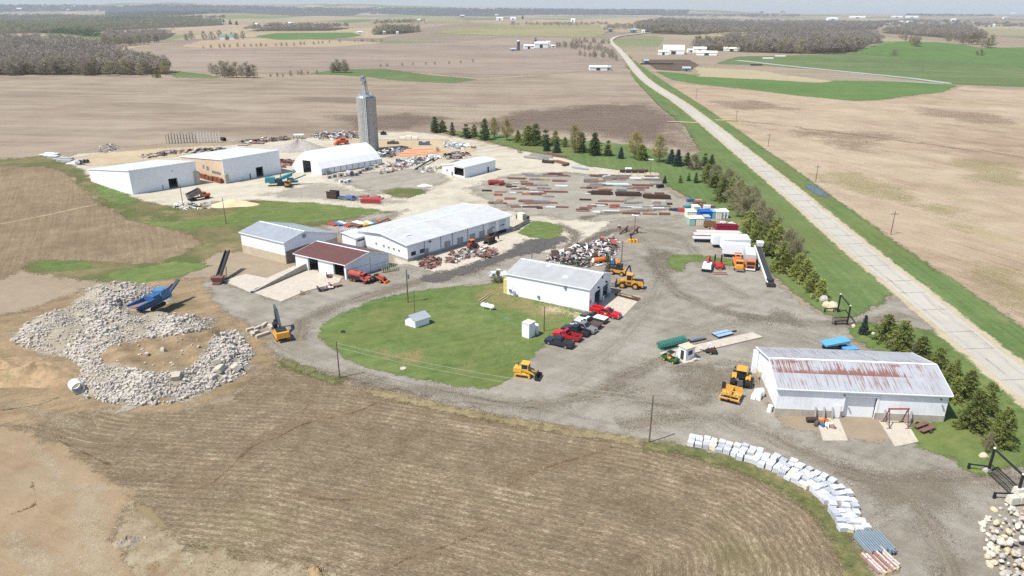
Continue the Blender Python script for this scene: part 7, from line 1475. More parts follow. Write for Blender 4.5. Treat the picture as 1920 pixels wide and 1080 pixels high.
for i, (u, v_, du, dv) in enumerate([(470, 620, 16, -5), (484, 617, 14, -6), (474, 628, 5, 6), (487, 632, 14, -5), (499, 628, 14, -5), (495, 612, 10, -8), (508, 615, 8, 6), (480, 625, 10, -4)]):
 p, h, L = place(u - du / 2, v_ - dv / 2, u + du / 2, v_ + dv / 2); v = V('concrete_beam', f'pale concrete curb piece left of the excavator, {ordw(i)} of the loose group', 'concrete beam', p, h, 'concrete pieces by the excavator'); v.p('beam', CONCL, lambda m: m.box(-L / 2, L / 2, -.35, .35, 0, .6, .05))
def lump(name, label, cat, u, v_, rx, ry, hh, mat, rough=.2, seed=1, ang=0.0, kind=None, z0=None):
 """a heap of loose material"""
 rng = np.random.default_rng(seed); p = P(u, v_); n, k = 40, 14; vs = [(0, 0, hh)]; ph = rng.random(8) * 6.28
 for j in range(1, k + 1):
  t = j / k
  for i in range(n):
   a = 6.2832 * i / n; e = 1 + .16 * math.sin(2 * a + ph[0]) + .1 * math.sin(3 * a + ph[1]) + .06 * math.sin(5 * a + ph[2]); z = hh * (max(0, 1 - t) ** 1.05) * (1 + rough * .6 * math.sin(3 * a + ph[3] + 4 * t)) + rng.normal() * rough * .35 * (t < 1) * (t > .05)
   vs.append((math.cos(a) * rx * t * e, math.sin(a) * ry * t * e, z if j < k else -.4))
 fs = [(0, 1 + i, 1 + (i + 1) % n) for i in range(n)] + [(1 + (j - 1) * n + i, 1 + j * n + i, 1 + j * n + (i + 1) % n, 1 + (j - 1) * n + (i + 1) % n) for j in range(1, k) for i in range(n)]
 m = MB(); m.add(vs, fs); o = m.obj(name, mat, smooth=True); o.location = p; o.rotation_euler = (0, 0, ang); tag(o, label, cat, kind=kind); return o
GPILE = M('gravel_heap', (158, 152, 144), rough=.95, var=.25, scale=1.2, bump=.8); SPILE = M('sand_heap', (206, 186, 150), rough=.95, var=.12, scale=1.5, bump=.5); EARTH = M('earth_heap', (158, 134, 104), rough=.95, var=.25, scale=.7, col2=(122, 118, 84), thr=.58, bump=.9); EARTHD = M('grey_earth', (150, 138, 122), rough=.95, var=.22, scale=.8, bump=.8)
lump('gravel_heap', 'big grey gravel heap behind the fabric building', 'gravel heap', 560, 281, 13, 9, 5.0, GPILE, seed=2); lump('sand_heap', 'yellow sand heap at the edge of the pale apron', 'sand heap', 437, 385, 7.5, 3.6, 2.1, SPILE, seed=3)
lump('earth_heap', 'tan earth mound with grassy flank left of the rubble heap', 'earth mound', 70, 706, 11, 4.6, 2.6, EARTH, .3, 4, -.1); lump('earth_heap', 'small grassy tan mound left of the earth mound at the photo edge', 'earth mound', 5, 690, 7, 4, 1.6, EARTH, .3, 5); lump('earth_clod', 'dark clod of earth in the dry grass at the bottom edge', 'earth clod', 240, 1018, 1.9, .9, 1.0, EARTHD, .3, 6, .5); lump('earth_clod', 'round brown clod at the bottom edge below the stubble', 'earth clod', 592, 1072, 1.1, .8, .9, EARTH, .25, 7)
lump('earth_bank', 'strip of loose soil beside the rusty channel at the shop apron', 'soil heap', 1180, 556, 3.2, 1.6, .5, EARTHD, .3, 8, -.25); lump('lime_heap', 'small pale lime heap in the grassy court', 'lime heap', 796, 349, 3.6, 1.8, .8, M('lime', (214, 206, 192), rough=.95, var=.08), .2, 9)
for i, (u, v_, s, mt) in enumerate([(1544, 566, 1.5, 2), (1549, 576, 1.3, 0), (1561, 581, 1.9, 0), (1600, 614, .7, 0), (1637, 627, .5, 1), (1843, 858, .8, 0), (1849, 884, .8, 2), (1862, 838, .7, 0)]):
 m = MB(); m.dome((0, 0, .3 * s), .8 * s, .75 * s, 9, 3, True); m.v = [(x * R.uniform(.85, 1.15), y * R.uniform(.75, .95), z * R.uniform(.9, 1.1)) for x, y, z in m.v]; o = m.obj('boulder', BOULD[mt]); o.location = P(u, v_); o.rotation_euler = (0, 0, R.random() * 6)
 tag(o, ['tall grey boulder behind the middle gate', 'leaning tan boulder in front of the tall grey one', 'wide tan boulder beside the middle gate post', 'flat tan rock between the middle gate and the small spruce', 'small pale rock at the foot of the broad olive pine', 'round tan rock on the lawn above the front gate', 'grey rock at the post of the front gate', 'tan rock nearest the lone pine at the front gate'][i], 'boulder')
BP = [(1836, 985), (1852, 968), (1876, 952), (1900, 940), (1990, 925), (2010, 1130), (1890, 1090), (1850, 1055), (1848, 1025)]
BR = []
for i in range(9):
 m = MB(); m.dome((0, 0, .1), .5, .4, 9, 3, True); m.v = [(x * R.uniform(.86, 1.14), y * R.uniform(.7, .95), z * R.uniform(.85, 1.15)) for x, y, z in m.v]; BR.append(m.obj('field_boulder', BOULD[i % 3]))
n_ = 0; t_ = 0
while n_ < 298 and t_ < 6000:
 t_ += 1; u, v_ = R.uniform(1830, 2000), R.uniform(925, 1120); s = sdf(BP, np.array([u]), np.array([v_]))[0]
 if s < -3: continue
 p = P(u, v_); o = BR[n_ % 9] if n_ < 9 else BR[n_ % 9].copy()
 if n_ >= 9: COL.objects.link(o)
 q = R.choice((.38, .45, .55, .65, .8, 1.0)); o.location = (p.x, p.y, .1 + min(max(s, 0) / 22, 1) * .9 * R.random()); o.rotation_euler = (R.uniform(-.3, .3), R.uniform(-.3, .3), R.random() * 6.28); o.scale = (q, q * R.uniform(.75, 1), q * R.uniform(.75, 1)); n_ += 1
 tag(o, 'rounded pale boulder in the heap by the front gate', 'boulder', 'boulders of the heap by the front gate')
for i, (u, v_, du) in enumerate(((1896, 948, 16), (1914, 946, 16), (1905, 938, 14))):
 p, h, L = place(u - du / 2, v_, u + du / 2, v_ - 2); m = MB(); m.box(-L / 2, L / 2, -.5, .5, 0, 1.0, .06); o = m.obj('stone_block', BOULD[1]); o.location = (p.x, p.y, p.z + (.9 if i == 2 else .4)); o.rotation_euler = (0, 0, h)
 tag(o, ['square cut stone block at the top left of the boulder heap', 'square cut stone block at the photo edge on the boulder heap', 'cut stone block lying on two others at the boulder heap'][i], 'stone block')
STONE = M('pale_granite', (174, 177, 182), rough=.8, var=.06, scale=2); STONEW = M('white_granite', (196, 198, 202), rough=.8, var=.05, scale=2); STONEY = M('buff_granite', (216, 206, 184), rough=.8, var=.07, scale=2); PALLET = M('pallet_wood', (148, 124, 96), rough=.9)
def stone_proto(kind, i):
 rt = thing('stone_stack', 'x', 'stone stack', (0, 0, -500)); n = 4 + i % 3; mt = (STONE, STONEW, STONEW, STONEY)[i % 4] if i != 3 else STONEW
 m = MB(); m.box(-.62, .62, -.5, .5, 0, .12); m.obj('pallet', PALLET, rt)
 if kind == 'flat':
  hh = .8 / n
  for q in range(n): m = MB(); j = R.uniform(-.03, .03); m.box(-.62 + j, .62 + j, -.48 + j, .48 + j, .125 + q * hh, .125 + (q + .93) * hh); m.obj('slab', mt, rt)
 else:
  for q in range(n): m = MB(); x = -.6 + q * 1.2 / n; m.hexa([(x, -.5, .125), (x + 1.05 / n, -.5, .125), (x + 1.05 / n, .5, .125), (x, .5, .125), (x + .05, -.5, .95 + R.uniform(-.06, .06)), (x + 1.05 / n + .05, -.5, .95), (x + 1.05 / n + .05, .5, .95), (x + .05, .5, .95)]); m.obj('slab', mt, rt)
 return rt
SP = [stone_proto('flat' if i % 3 else 'edge', i) for i in range(8)]; PROTO['stone'] = SP
CL = smooth_line([P2(*p) for p in ((1296, 829), (1340, 838), (1390, 852), (1440, 868), (1490, 888), (1535, 912), (1568, 938), (1588, 972), (1606, 1006))], 5); seg = np.hypot(*(CL[1:] - CL[:-1]).T); acc = np.concatenate([[0], np.cumsum(seg)]); s_ = 0.0; k_ = 0
while s_ < acc[-1]:
 x, y = np.interp(s_, acc, CL[:, 0]), np.interp(s_, acc, CL[:, 1]); x2, y2 = np.interp(s_ + .5, acc, CL[:, 0]), np.interp(s_ + .5, acc, CL[:, 1]); hd = math.atan2(y2 - y, x2 - x) if s_ + .5 < acc[-1] else hd
 f = s_ / acc[-1]; rows_ = 3 if f < .25 else (4 if f < .45 else (5 if f < .8 else 4))
 for r_ in range(rows_):
  if R.random() < .04: continue
  o_ = (r_ - (rows_ - 1) / 2) * .92 + R.uniform(-.1, .1); loc = (x - math.sin(hd) * o_ + R.uniform(-.1, .1), y + math.cos(hd) * o_, 0); kk = R.randrange(8)
  dup(SP[kk], loc, hd + R.uniform(-.2, .2) + (1.57 if R.random() < .4 else 0), 'pale stone slabs stacked on a pallet in the curved row along the field', 'stacks of stone slabs along the field edge', (R.uniform(.72, .85), R.uniform(.8, .95), R.uniform(.6, 1.05))); k_ += 1
 s_ += 1.06
a, b_ = P(1612, 1012), P(1645, 1050); hd = heading(a, b_); L = (b_ - a).length; v = V('pipe_bundle', 'wide bundle of blue-grey steel pipes at the end of the stone stacks', 'pipes', (a + b_) / 2 + Vector((.9, .6, 0)), hd); PB = M('pipe_blue_grey', (132, 147, 155), rough=.5, metal=.2, var=.1)
for r_ in range(3):
 for q in range(11): y = -1.6 + q * .32; j = R.uniform(-.25, .25); v.p('pipe', PB, lambda m: m.ring((-L / 2 + j, y, .28 + r_ * .24), (L / 2 + j, y, .28 + r_ * .24), .115, .085, 8))
v.p('bearer', RUST, lambda m: m.box(-L / 2 + .3, -L / 2 + .5, -2.2, 2.2, 0, .15)); v.p('bearer', RUST, lambda m: m.box(L / 2 - .5, L / 2 - .3, -2.2, 2.2, 0, .15))
TANB = M('dull_tan', (170, 150, 116), rough=.8); p = P(1647, 1056); v = V('rod_stack', 'stack of peeling white and rusty bars at the bottom edge', 'steel bars', p, hd + .12); RW = M('peeling_white', (206, 198, 190), rough=.8, var=.1, col2=(160, 104, 78), thr=.56, scale=3)
for q in range(12): x = -1.4 + q * .25; j = R.uniform(-.3, .3); v.p('bar', RW if q % 3 else RUSTL, lambda m: m.box(-1.5 + j, 1.7 + j, x, x + .2, .1 + .18 * (q % 4), .28 + .18 * (q % 4)))
v.p('bearer', WOOD, lambda m: m.box(-1, -.8, -1.6, 1.8, 0, .1)); v.p('coil', TANB, lambda m: m.box(1.4, 2.0, -1.0, 1.2, .1, .5, .1))
p, h, _ = place(1513, 791, 1531, 791); v = V('water_tank', 'dark rusty cylinder tank lying left of the junk ramp', 'tank', p, h); v.p('shell', RUSTD, lambda m: m.tube((-.85, 0, .45), (.85, 0, .45), .42, n=14)); v.p('end_ring', RUST, lambda m: m.tube((.855, 0, .45), (.9, 0, .45), .3, n=12))
for i, (u, v_, c, s) in enumerate([(1531, 797, HOSE, .5), (1538, 793, ORG, .5), (1546, 792, REDF, .45), (1552, 794, ORG, .4), (1542, 800, BLUEP, .4), (1550, 801, TRIM, .5), (1557, 798, CREAM, .4), (1560, 803, RUSTL, .4)]):
 q = V('engine_part', ['dark gearbox at the left end of the junk on the ramp', 'orange pump on the junk ramp, left', 'red motor block in the middle of the junk ramp', 'orange motor block right of the red one on the ramp', 'blue motor at the front of the junk ramp', 'white casing beside the blue motor on the ramp', 'cream casing at the right of the ramp junk', 'rusty grating at the front right of the ramp junk'][i], 'machine part', P(u, v_) + Vector((0, 0, .1)), R.random() * 3)
 q.p('block', c, lambda m: m.box(-s, s, -s * .6, s * .6, 0, s * 1.1, .05)); q.p('shaft', HOSE, lambda m: m.tube((-s * 1.5, 0, s * .5), (s * 1.5, 0, s * .5), s * .22, n=8))
a, b_ = P(1661, 798), P(1696, 798); h = heading(a, b_); L = (b_ - a).length; v = V('gantry_frame', 'rusty red A-frame gantry standing on the ramp at the barn', 'gantry', a, h)
v.p('beam', REDF, lambda m: m.box(-.2, L + .2, -.1, .1, 2.9, 3.1))
for x in (0, L): v.p('leg', RUST, lambda m: (m.obox((x, -1.0, 0.1), (x, 0, 2.95), .12, .12), m.obox((x, 1.0, .1), (x, 0, 2.95), .12, .12), m.obox((x, -.75, .8), (x, .75, .8), .08, .08), m.obox((x - .4, -1, .15), (x + .4, -1, .15), .1, .1), m.obox((x - .4, 1, .15), (x + .4, 1, .15), .1, .1)))
p, h, _ = place(1715, 812, 1748, 800); v = V('ramp_trailer', 'rusty two-plank trailer on the grass at the barn corner', 'trailer', p, h); v.p('plank', RUST, lambda m: m.box(-1.5, 1.5, -.95, -.15, .5, .62)); v.p('plank', RUST, lambda m: m.box(-1.2, 1.6, .25, 1.0, .5, .62)); v.p('axle', BLACKP, lambda m: m.box(-.1, .1, -1.1, 1.1, .35, .49)); v.wheels((0,), 1.2, .38, .22)
p = P(1420, 746); v = V('bulk_bag', 'slumped white bulk bag on the gravel beside the barn gable', 'bulk bag', p); v.p('bag', TRIM, lambda m: (m.rock((0, 0, .6), 1.2, .75, R, .3), m.rock((.5, .4, .9), .8, .6, R, .3), m.rock((-.7, -.2, .4), .7, .45, R, .3)))
p = P(1442, 772); v = V('white_drum', 'white upright drum close to the barn corner', 'drum', p); v.p('drum', TRIM, lambda m: m.tube((0, 0, 0), (.1, 0, 1.1), .38, .36, 12)); v.p('lid', CREAM, lambda m: m.tube((.1, 0, 1.1), (.1, 0, 1.16), .39, n=12))
p, h, L = place(1548, 664, 1592, 661); v = V('blue_panel_stack', 'long blue steel panels leaning behind the barn roof', 'steel panels', p + Vector((0, 1.5, 0)), h); LB2 = M('sky_blue_steel', (92, 156, 206), rough=.5, var=.1); v.p('panel', LB2, lambda m: m.hexa([(-L / 2, -1, 1.2), (L / 2, -1, 1.8), (L / 2, 1.2, 1.8), (-L / 2, 1.2, 1.2), (-L / 2, -1, 1.5), (L / 2, -1, 2.2), (L / 2, 1.2, 2.2), (-L / 2, 1.2, 1.5)])); v.p('panel', LB2, lambda m: m.box(L * .2, L * .75, -2.2, -.6, .6, 1.0)); v.p('white_panel', CREAM, lambda m: m.box(L * .25, L * .6, -.5, 1, 1.2, 1.6)); v.p('trestle', BLACKP, lambda m: (m.box(-L * .4, -L * .3, -.8, 1, 0, 1.19), m.box(L * .3, L * .4, -.8, 1, 0, 1.19)))
p, h, L = place(1236, 655, 1283, 643); v = V('tube_cage', 'long green tube cage lying beside the truck scale', 'cage', p, h); GC = M('cage_green', (70, 132, 118), rough=.6, var=.2, scale=3)
v.p('tarp', GC, lambda m: m.xprism([(-L / 2, 0), (L / 2, 0), (L / 2, .1), (-L / 2, .1)], -.9, .9)); v.p('cage', GC, lambda m: [m.tube((-L / 2, .9 * math.cos(a), .8 + .75 * math.sin(a)), (L / 2, .9 * math.cos(a), .8 + .75 * math.sin(a)), .06, n=4) for a in np.linspace(-.3, 3.44, 12)] + [m.tube((x, .9 * math.cos(a), .8 + .75 * math.sin(a)), (x, .9 * math.cos(a + .37), .8 + .75 * math.sin(a + .37)), .06, n=4) for x in np.linspace(-L / 2, L / 2, 12) for a in np.linspace(-.3, 3.07, 10)]); v.p('core', M('cage_dark_green', (58, 104, 96), rough=.8), lambda m: m.tube((-L / 2, 0, .75), (L / 2, 0, .75), .6, n=12))
p, h, L = place(1294, 641, 1318, 636); v = V('steel_tray', 'grey steel tray on a dark frame beside the truck scale', 'tray', p, h); v.p('tray', STEELG, lambda m: (m.box(-L / 2, L / 2, -.6, .6, .4, .7, .1))); v.p('frame', BLACKP, lambda m: (m.box(-L / 2 - .4, L / 2 + .4, -.5, -.4, .1, .4), m.box(-L / 2 - .4, L / 2 + .4, .4, .5, .1, .4)))
p, h, L = place(1341, 632, 1369, 625); v = V('blue_deck_frame', 'pair of pale blue deck plates on a low frame beyond the truck scale', 'deck plates', p, h)
for sg in (-1, 1): v.p('plate', M('pale_blue_steel', (142, 172, 202), rough=.5, var=.1), lambda m: m.box(-L / 2, L / 2, sg * .55 - .45, sg * .55 + .45, .4, .5))
v.p('frame', BLACKP, lambda m: (m.box(-L / 2, L / 2 + 1.6, -.1, .1, .2, .397), m.box(-L / 2, -L / 2 + .2, -1.1, 1.1, .1, .39)))
for u, v_, mt, s, nm, lab in ((756, 692, CONCL, .6, 'well_cover', 'round pale concrete well cover in the lawn near the lane'), (643, 624, DGREY, .4, 'utility_box', 'small dark box in the left part of the oval lawn'), (949, 597, TEAL, .5, 'hatch_lid', 'flat green hatch in the lawn below the propane tank')):
 m = MB(); (m.tube((0, 0, 0), (0, 0, .22), s, s * .95, 14) if nm == 'well_cover' else m.box(-s * .9, s * .9, -s * .6, s * .6, 0, .5 if nm == 'utility_box' else .12, .04)); o = m.obj(nm, mt); o.location = P(u, v_); tag(o, lab, nm.replace('_', ' '))
WHT = M('chalky_white_steel', (212, 212, 210), rough=.6, var=.12, col2=(160, 130, 112), thr=.66); GRYS = M('weathered_grey_steel', (142, 138, 134), rough=.7, var=.2); BLUS = M('faded_blue_steel', (136, 154, 170), rough=.6, var=.12); TANS = M('tan_steel', (176, 150, 104), rough=.7, var=.2); ORGS = M('orange_primer', (172, 108, 80), rough=.7, var=.15); GRNS = M('grey_green_steel', (108, 128, 120), rough=.7, var=.15); CYAN = M('pale_cyan_sheet', (200, 222, 228), rough=.5, var=.06)
KINDM = {'rust': (RUST, 'rusty brown'), 'rustd': (RUSTD, 'dark rusty'), 'rustl': (RUSTL, 'light rusty'), 'white': (WHT, 'white'), 'grey': (GRYS, 'weathered grey'), 'blue': (BLUS, 'pale blue'), 'tan': (TANS, 'tan'), 'orange': (ORGS, 'orange'), 'green': (GRNS, 'grey-green'), 'cyan': (CYAN, 'whitish blue'), 'red': (REDF, 'faded red')}
ROWS_ = [ # x0, x1, y in a close-up of the steel yard (u = 780 + x/4, v = 200 + y/4)
 [(775, 890, 512, 'grey', 1), (945, 1170, 520, 'rust', 1.2), (975, 1105, 507, 'rustd', 1.6), (1290, 1450, 522, 'rust', 1.5), (1452, 1500, 526, 'rustd', 1.6), (1510, 1740, 492, 'rustd', 2.6), (1520, 1590, 535, 'rustl', 3), (1600, 1695, 543, 'white', 2), (1702, 1830, 546, 'cyan', 1.6)],
 [(675, 830, 542, 'rust', 2), (845, 930, 545, 'grey', 2.4), (932, 1000, 550, 'tan', 2), (1002, 1135, 562, 'rust', 1.2), (1250, 1365, 569, 'rustd', 1.4), (1385, 1600, 586, 'cyan', 2), (1610, 1780, 594, 'rust', 1.8)],
 [(725, 770, 579, 'white', 1), (780, 885, 584, 'rust', 2), (890, 995, 591, 'grey', 2.2), (1040, 1145, 603, 'white', 1.2), (1270, 1325, 615, 'rustd', 1.6), (1350, 1470, 624, 'tan', 2), (1495, 1580, 629, 'green', 1.8)],
 [(665, 760, 606, 'rustd', 1.2), (762, 840, 621, 'rustd', 1), (850, 960, 629, 'tan', 1.2), (950, 1145, 643, 'rust', 1), (1295, 1480, 657, 'rustd', 2.6), (1490, 1690, 664, 'rustd', 3.6), (1700, 1910, 684, 'rustd', 3.8)],
 [(485, 570, 636, 'rustd', .8), (575, 685, 643, 'rust', 1), (695, 755, 652, 'white', 1), (580, 650, 666, 'red', 1.5), (785, 855, 661, 'orange', 1.2), (857, 945, 663, 'rust', 1.6), (950, 1040, 679, 'grey', .6), (1220, 1330, 703, 'rustd', .9), (1332, 1590, 713, 'rust', .9), (1600, 1700, 723, 'grey', .8), (1780, 1840, 725, 'orange', 1.3), (1870, 1925, 736, 'rustd', 1.2)],
 [(600, 655, 712, 'orange', 2), (660, 750, 694, 'red', 1.8), (765, 880, 714, 'rust', 1.6), (800, 1010, 708, 'blue', 1.2), (1295, 1430, 747, 'white', .9), (1340, 1440, 739, 'rust', .9), (1450, 1530, 752, 'red', 1.8), (1580, 1700, 761, 'white', 1.2), (1765, 1880, 774, 'white', 1.6)],
 [(670, 775, 742, 'red', 1.6), (785, 850, 748, 'white', 1.8), (900, 950, 766, 'rustd', 1), (1195, 1310, 783, 'rustd', 2), (1320, 1390, 797, 'white', 1.4), (1395, 1530, 790, 'white', 2.2), (1540, 1680, 806, 'rust', .8), (1690, 1815, 808, 'rustl', 1.8), (1820, 1910, 812, 'rust', 1.2)]]
def bundle(label, x, y, rz, L, key, dep, group='steel bundles laid out in rows', nb=None, name='steel_bundle'):
 mt = KINDM[key][0]; v = V(name, label, 'steel bundle', (x, y, 0), rz, group); n = nb or max(2, min(7, int(dep * 2.2)))
 v.p('bearer', WOOD, lambda m: m.box(-L * .32, -L * .32 + .2, -dep / 2 - .1, dep / 2 + .1, 0, .2)); v.p('bearer', WOOD, lambda m: m.box(L * .3, L * .3 + .2, -dep / 2 - .1, dep / 2 + .1, 0, .2))
 for q in range(n):
  yy = -dep / 2 + (q + .5) * dep / n; w_ = dep / n * R.uniform(.35, .48); hh = R.uniform(.25, .55) + (.5 if dep > 2.4 and key == 'rustd' else 0); j0, j1 = R.uniform(0, .18) * L, R.uniform(0, .18) * L; sk = R.uniform(-.02, .02) * L
  mm = mt if R.random() < .8 else (RUSTL if key.startswith('rust') else GRYS)
  v.p('beam', mm, lambda m: (m.hexa([(-L / 2 + j0, yy - w_ - sk, .2), (L / 2 - j1, yy - w_ + sk, .2), (L / 2 - j1, yy + w_ + sk, .2), (-L / 2 + j0, yy + w_ - sk, .2), (-L / 2 + j0, yy - w_ * .9 - sk, .2 + hh), (L / 2 - j1, yy - w_ * .9 + sk, .2 + hh), (L / 2 - j1, yy + w_ * .9 + sk, .2 + hh), (-L / 2 + j0, yy + w_ * .9 - sk, .2 + hh)])))
 return v
SIDE = {}
for ri, row in enumerate(ROWS_):
 for x0, x1, y_, key, dep in row:
  p, h, L = place(780 + x0 / 4, 200 + y_ / 4, 780 + x1 / 4, 200 + y_ / 4 + (x1 - x0) * .0055); half = 'left' if x1 < 1200 else 'right'; k = (ri, half, key); SIDE[k] = SIDE.get(k, 0) + 1
  nth = '' if sum(1 for r_ in row if r_[3] == key and (r_[1] < 1200) == (half == 'left')) == 1 else f', {ordw(SIDE[k] - 1)} from the left'
  lab = f'{KINDM[key][1]} steel in the {half} block of the steel yard, {ordw(ri)} row from the trees{nth}'
  if len(lab.split()) > 16: lab = f'{KINDM[key][1]} steel, {half} half of the yard, {ordw(ri)} row from trees{nth}'
  bundle(lab, p.x, p.y, h, L, key, dep)
for ri, row in enumerate(ROWS_):
 for q in range(12):
  x0 = R.choice((R.uniform(520, 1040), R.uniform(1220, 1780))); x1 = x0 + R.uniform(60, 170); y_ = row[0][2] + R.uniform(6, 26)
  if ri < 2 and x0 < 700: continue
  p, h, L = place(780 + x0 / 4, 200 + y_ / 4, 780 + x1 / 4, 200 + y_ / 4 + .3); bundle('thin steel lengths lying between the larger bundles of the steel yard', p.x, p.y, h, L, R.choice(('rust', 'rustl', 'grey', 'grey', 'rustl', 'white')), R.uniform(.4, .9), 'thin steel between the bundles', 2)
for (x0, y0, x1, y1, key, dep, nb, lab) in ((800, 380, 1000, 400, 'grey', 3, 6, 'wide bundle of grey steel joists below the tree row'), (850, 362, 1035, 385, 'grey', 3, 6, 'second bundle of grey joists, nearer the trees'), (968, 355, 1132, 385, 'rust', 2.4, 5, 'rusty girders at the tree lawn beside the grey joists'), (1040, 410, 1140, 438, 'rust', 3, 5, 'rusty girders with wheels at the edge of the tree lawn'), (945, 420, 1040, 425, 'rustd', 2.6, 5, 'dark rusty heap left of the wheeled girders'), (1152, 458, 1300, 478, 'blue', 1, 3, 'thin pale blue pipes alone at the edge of the tree lawn'), (1100, 448, 1145, 440, 'rustd', 1.6, 3, 'short dark steel between wheeled girders and pale pipes')):
 p, h, L = place(780 + x0 / 4, 200 + y0 / 4, 780 + x1 / 4, 200 + y1 / 4); bundle(lab, p.x, p.y, h, L, key, dep, 'steel stacks at the tree lawn', nb)
for i, (u, v_) in enumerate(((921, 347), (930, 347), (940, 348))):
 p = P(u, v_); v = V('steel_drum_tank', ['dark red tank with round end, left of three in the steel yard', 'dark red tank in the middle of three in the steel yard', 'dark red tank at the right of three in the steel yard'][i], 'tank', p, .3); v.p('shell', M('oxide_red', (138, 56, 58), rough=.7, var=.2), lambda m: m.tube((-1, 0, 1.0), (1, 0, 1.0), .95, n=14)); v.p('saddle', BLACKP, lambda m: m.box(-.8, .8, -.5, .5, 0, .2))
v = V('white_hut', 'tiny white box hut on the tree lawn above the dark lattice steel', 'hut', P(1178, 323)); v.p('wall', WHITE2, lambda m: m.box(-1.2, 1.2, -.8, .8, 0, 1.6)); v.p('roof', TRIM, lambda m: m.box(-1.3, 1.3, -.9, .9, 1.603, 1.7))
p, h, L = place(1160, 331, 1232, 332); v = V('timber_fence', 'low tan timber rack behind the dark lattice steel', 'rack', p, h); TB = M('tan_timber', (206, 182, 136), rough=.8); v.p('rail', TB, lambda m: (m.box(-L / 2, L / 2, -.06, .06, .6, .8)))
for i in range(7): v.p('upright', TB, lambda m: m.box(-L / 2 + i * L / 6 - .12, -L / 2 + i * L / 6 + .12, -.1, .1, 0, 1.9))
MISC = [(230, 610, BLACKP, 1.3, 'black plough blade on the gravel at the lawn edge'), (455, 716, BLUEP, 1.2, 'small blue tank at the edge of the roadside belt'), (505, 735, RUST, 1.2, 'rusty crate left of the tall rusty bins'), (540, 745, RUSTD, 1.4, 'dark rusty bin at the roadside belt'), (555, 758, RUST, 1.4, 'rusty bin in front of the dark one at the belt'), (580, 768, WHT, 1.2, 'white crate among the rusty bins at the belt'), (610, 765, RUSTL, 1.2, 'light rusty crate at the right of the bins'), (520, 715, TANS, 1.1, 'tan crate behind the rusty bins'), (318, 780, BLACKP, .9, 'small black drum at the head of the container rows'), (348, 785, M('navy_drum', (44, 60, 90)), 1.0, 'navy drum right of the small black drum'), (392, 790, REDF, 1.3, 'red frame right of the navy drum'), (435, 775, TEAL, 1.4, 'teal machine frame right of the red frame'), (640, 790, GRYS, 1.2, 'grey crate behind the right end of the containers'), (600, 790, RUSTD, 1.3, 'dark pallet behind the container row'), (700, 885, WHT, .9, 'white bin left in front of the maroon trough'), (735, 883, GRYS, .9, 'grey bin in the middle before the maroon trough'), (760, 884, WHT, .9, 'white bin right in front of the maroon trough')]
for x, y_, mt, s, lab in MISC:
 v = V('stock_crate', lab, 'crate', P(1180 + x / 4, 200 + y_ / 4), R.uniform(-.4, .4)); v.p('body', mt, lambda m: (m.box(-s, s, -s * .6, s * .6, .15, s * R.uniform(.7, 1.1), .08))); v.p('foot', HOSE, lambda m: (m.box(-s, -s + .2, -s * .6, s * .6, 0, .147), m.box(s - .2, s, -s * .6, s * .6, 0, .147)))
for i, (u, v_, lab) in enumerate(((1169, 437, 'leaning rusty beam left of the yard light'), (1189, 439, 'leaning rusty beam at the foot of the yard light'))):
 v = V('leaning_beam', lab, 'beam', P(u, v_), .9); v.p('beam', RUST, lambda m: m.obox((-2.2, 0, .3), (2.4, 0, 1.6), .35, .45)); v.p('prop', WOOD, lambda m: m.box(1.4, 1.8, -.3, .3, 0, 1.0))
v = V('stump', 'round brown stump left of the leaning beams', 'stump', P(1160, 428)); v.p('wood', WOOD, lambda m: m.tube((0, 0, 0), (0, 0, .9), .6, .5, 10)); v.p('cut_face', TB, lambda m: m.tube((0, 0, .9), (0, 0, .92), .48, n=10))
SCR = [RUST, RUSTL, RUSTD, WHT, GRYS, HOSE, TRIM, ORGS, BLUS, CONCL]
def scrap(name, label, px, n, hmax, weights, size=(.3, 1.6), seed=3, kind='stuff', base=None, cat='scrap heap'):
 rr = random.Random(seed); m = MB(); lo_u = min(p[0] for p in px); hi_u = max(p[0] for p in px); lo_v = min(p[1] for p in px); hi_v = max(p[1] for p in px); W_ = [P2(*p) for p in px]; k = 0; t = 0
 xs = [w_[0] for w_ in W_]; ys = [w_[1] for w_ in W_]
 while k < n and t < n * 20:
  t += 1; x, y = rr.uniform(min(xs), max(xs)), rr.uniform(min(ys), max(ys)); s = sdf(W_, np.array([x]), np.array([y]))[0]
  if s < -.2: continue
  z = hmax * min(1, max(s, 0) / 3.2) * rr.uniform(.25, 1.0); m.cur = rr.choices(range(len(weights)), weights)[0]; L = rr.uniform(*size); a = rr.random() * 6.28; d = Vector((math.cos(a), math.sin(a), rr.uniform(-.35, .35))) * L / 2; c = Vector((x, y, z + .15))
  sh = rr.random()
  if sh < .45: m.obox(c - d, c + d, rr.uniform(.1, .25), rr.uniform(.06, .2))
  elif sh < .75: m.obox(c - d, c + d, L * rr.uniform(.4, .9), .05, up=(rr.uniform(-.5, .5), rr.uniform(-.5, .5), 1))
  else: m.rock(tuple(c), L * .4, L * .25, rr, .5)
  k += 1
 o = m.obj(name, SCR); o['kind'] = kind; return o
scrap('scrap_heap', '', [(1018, 494), (1030, 478), (1060, 470), (1090, 462), (1128, 450), (1150, 446), (1160, 456), (1152, 478), (1142, 493), (1100, 502), (1050, 502)], 1300, 1.7, [5, 3, 6, 4, 5, 4, 3, .4, 1, 3], (.25, 1.9))
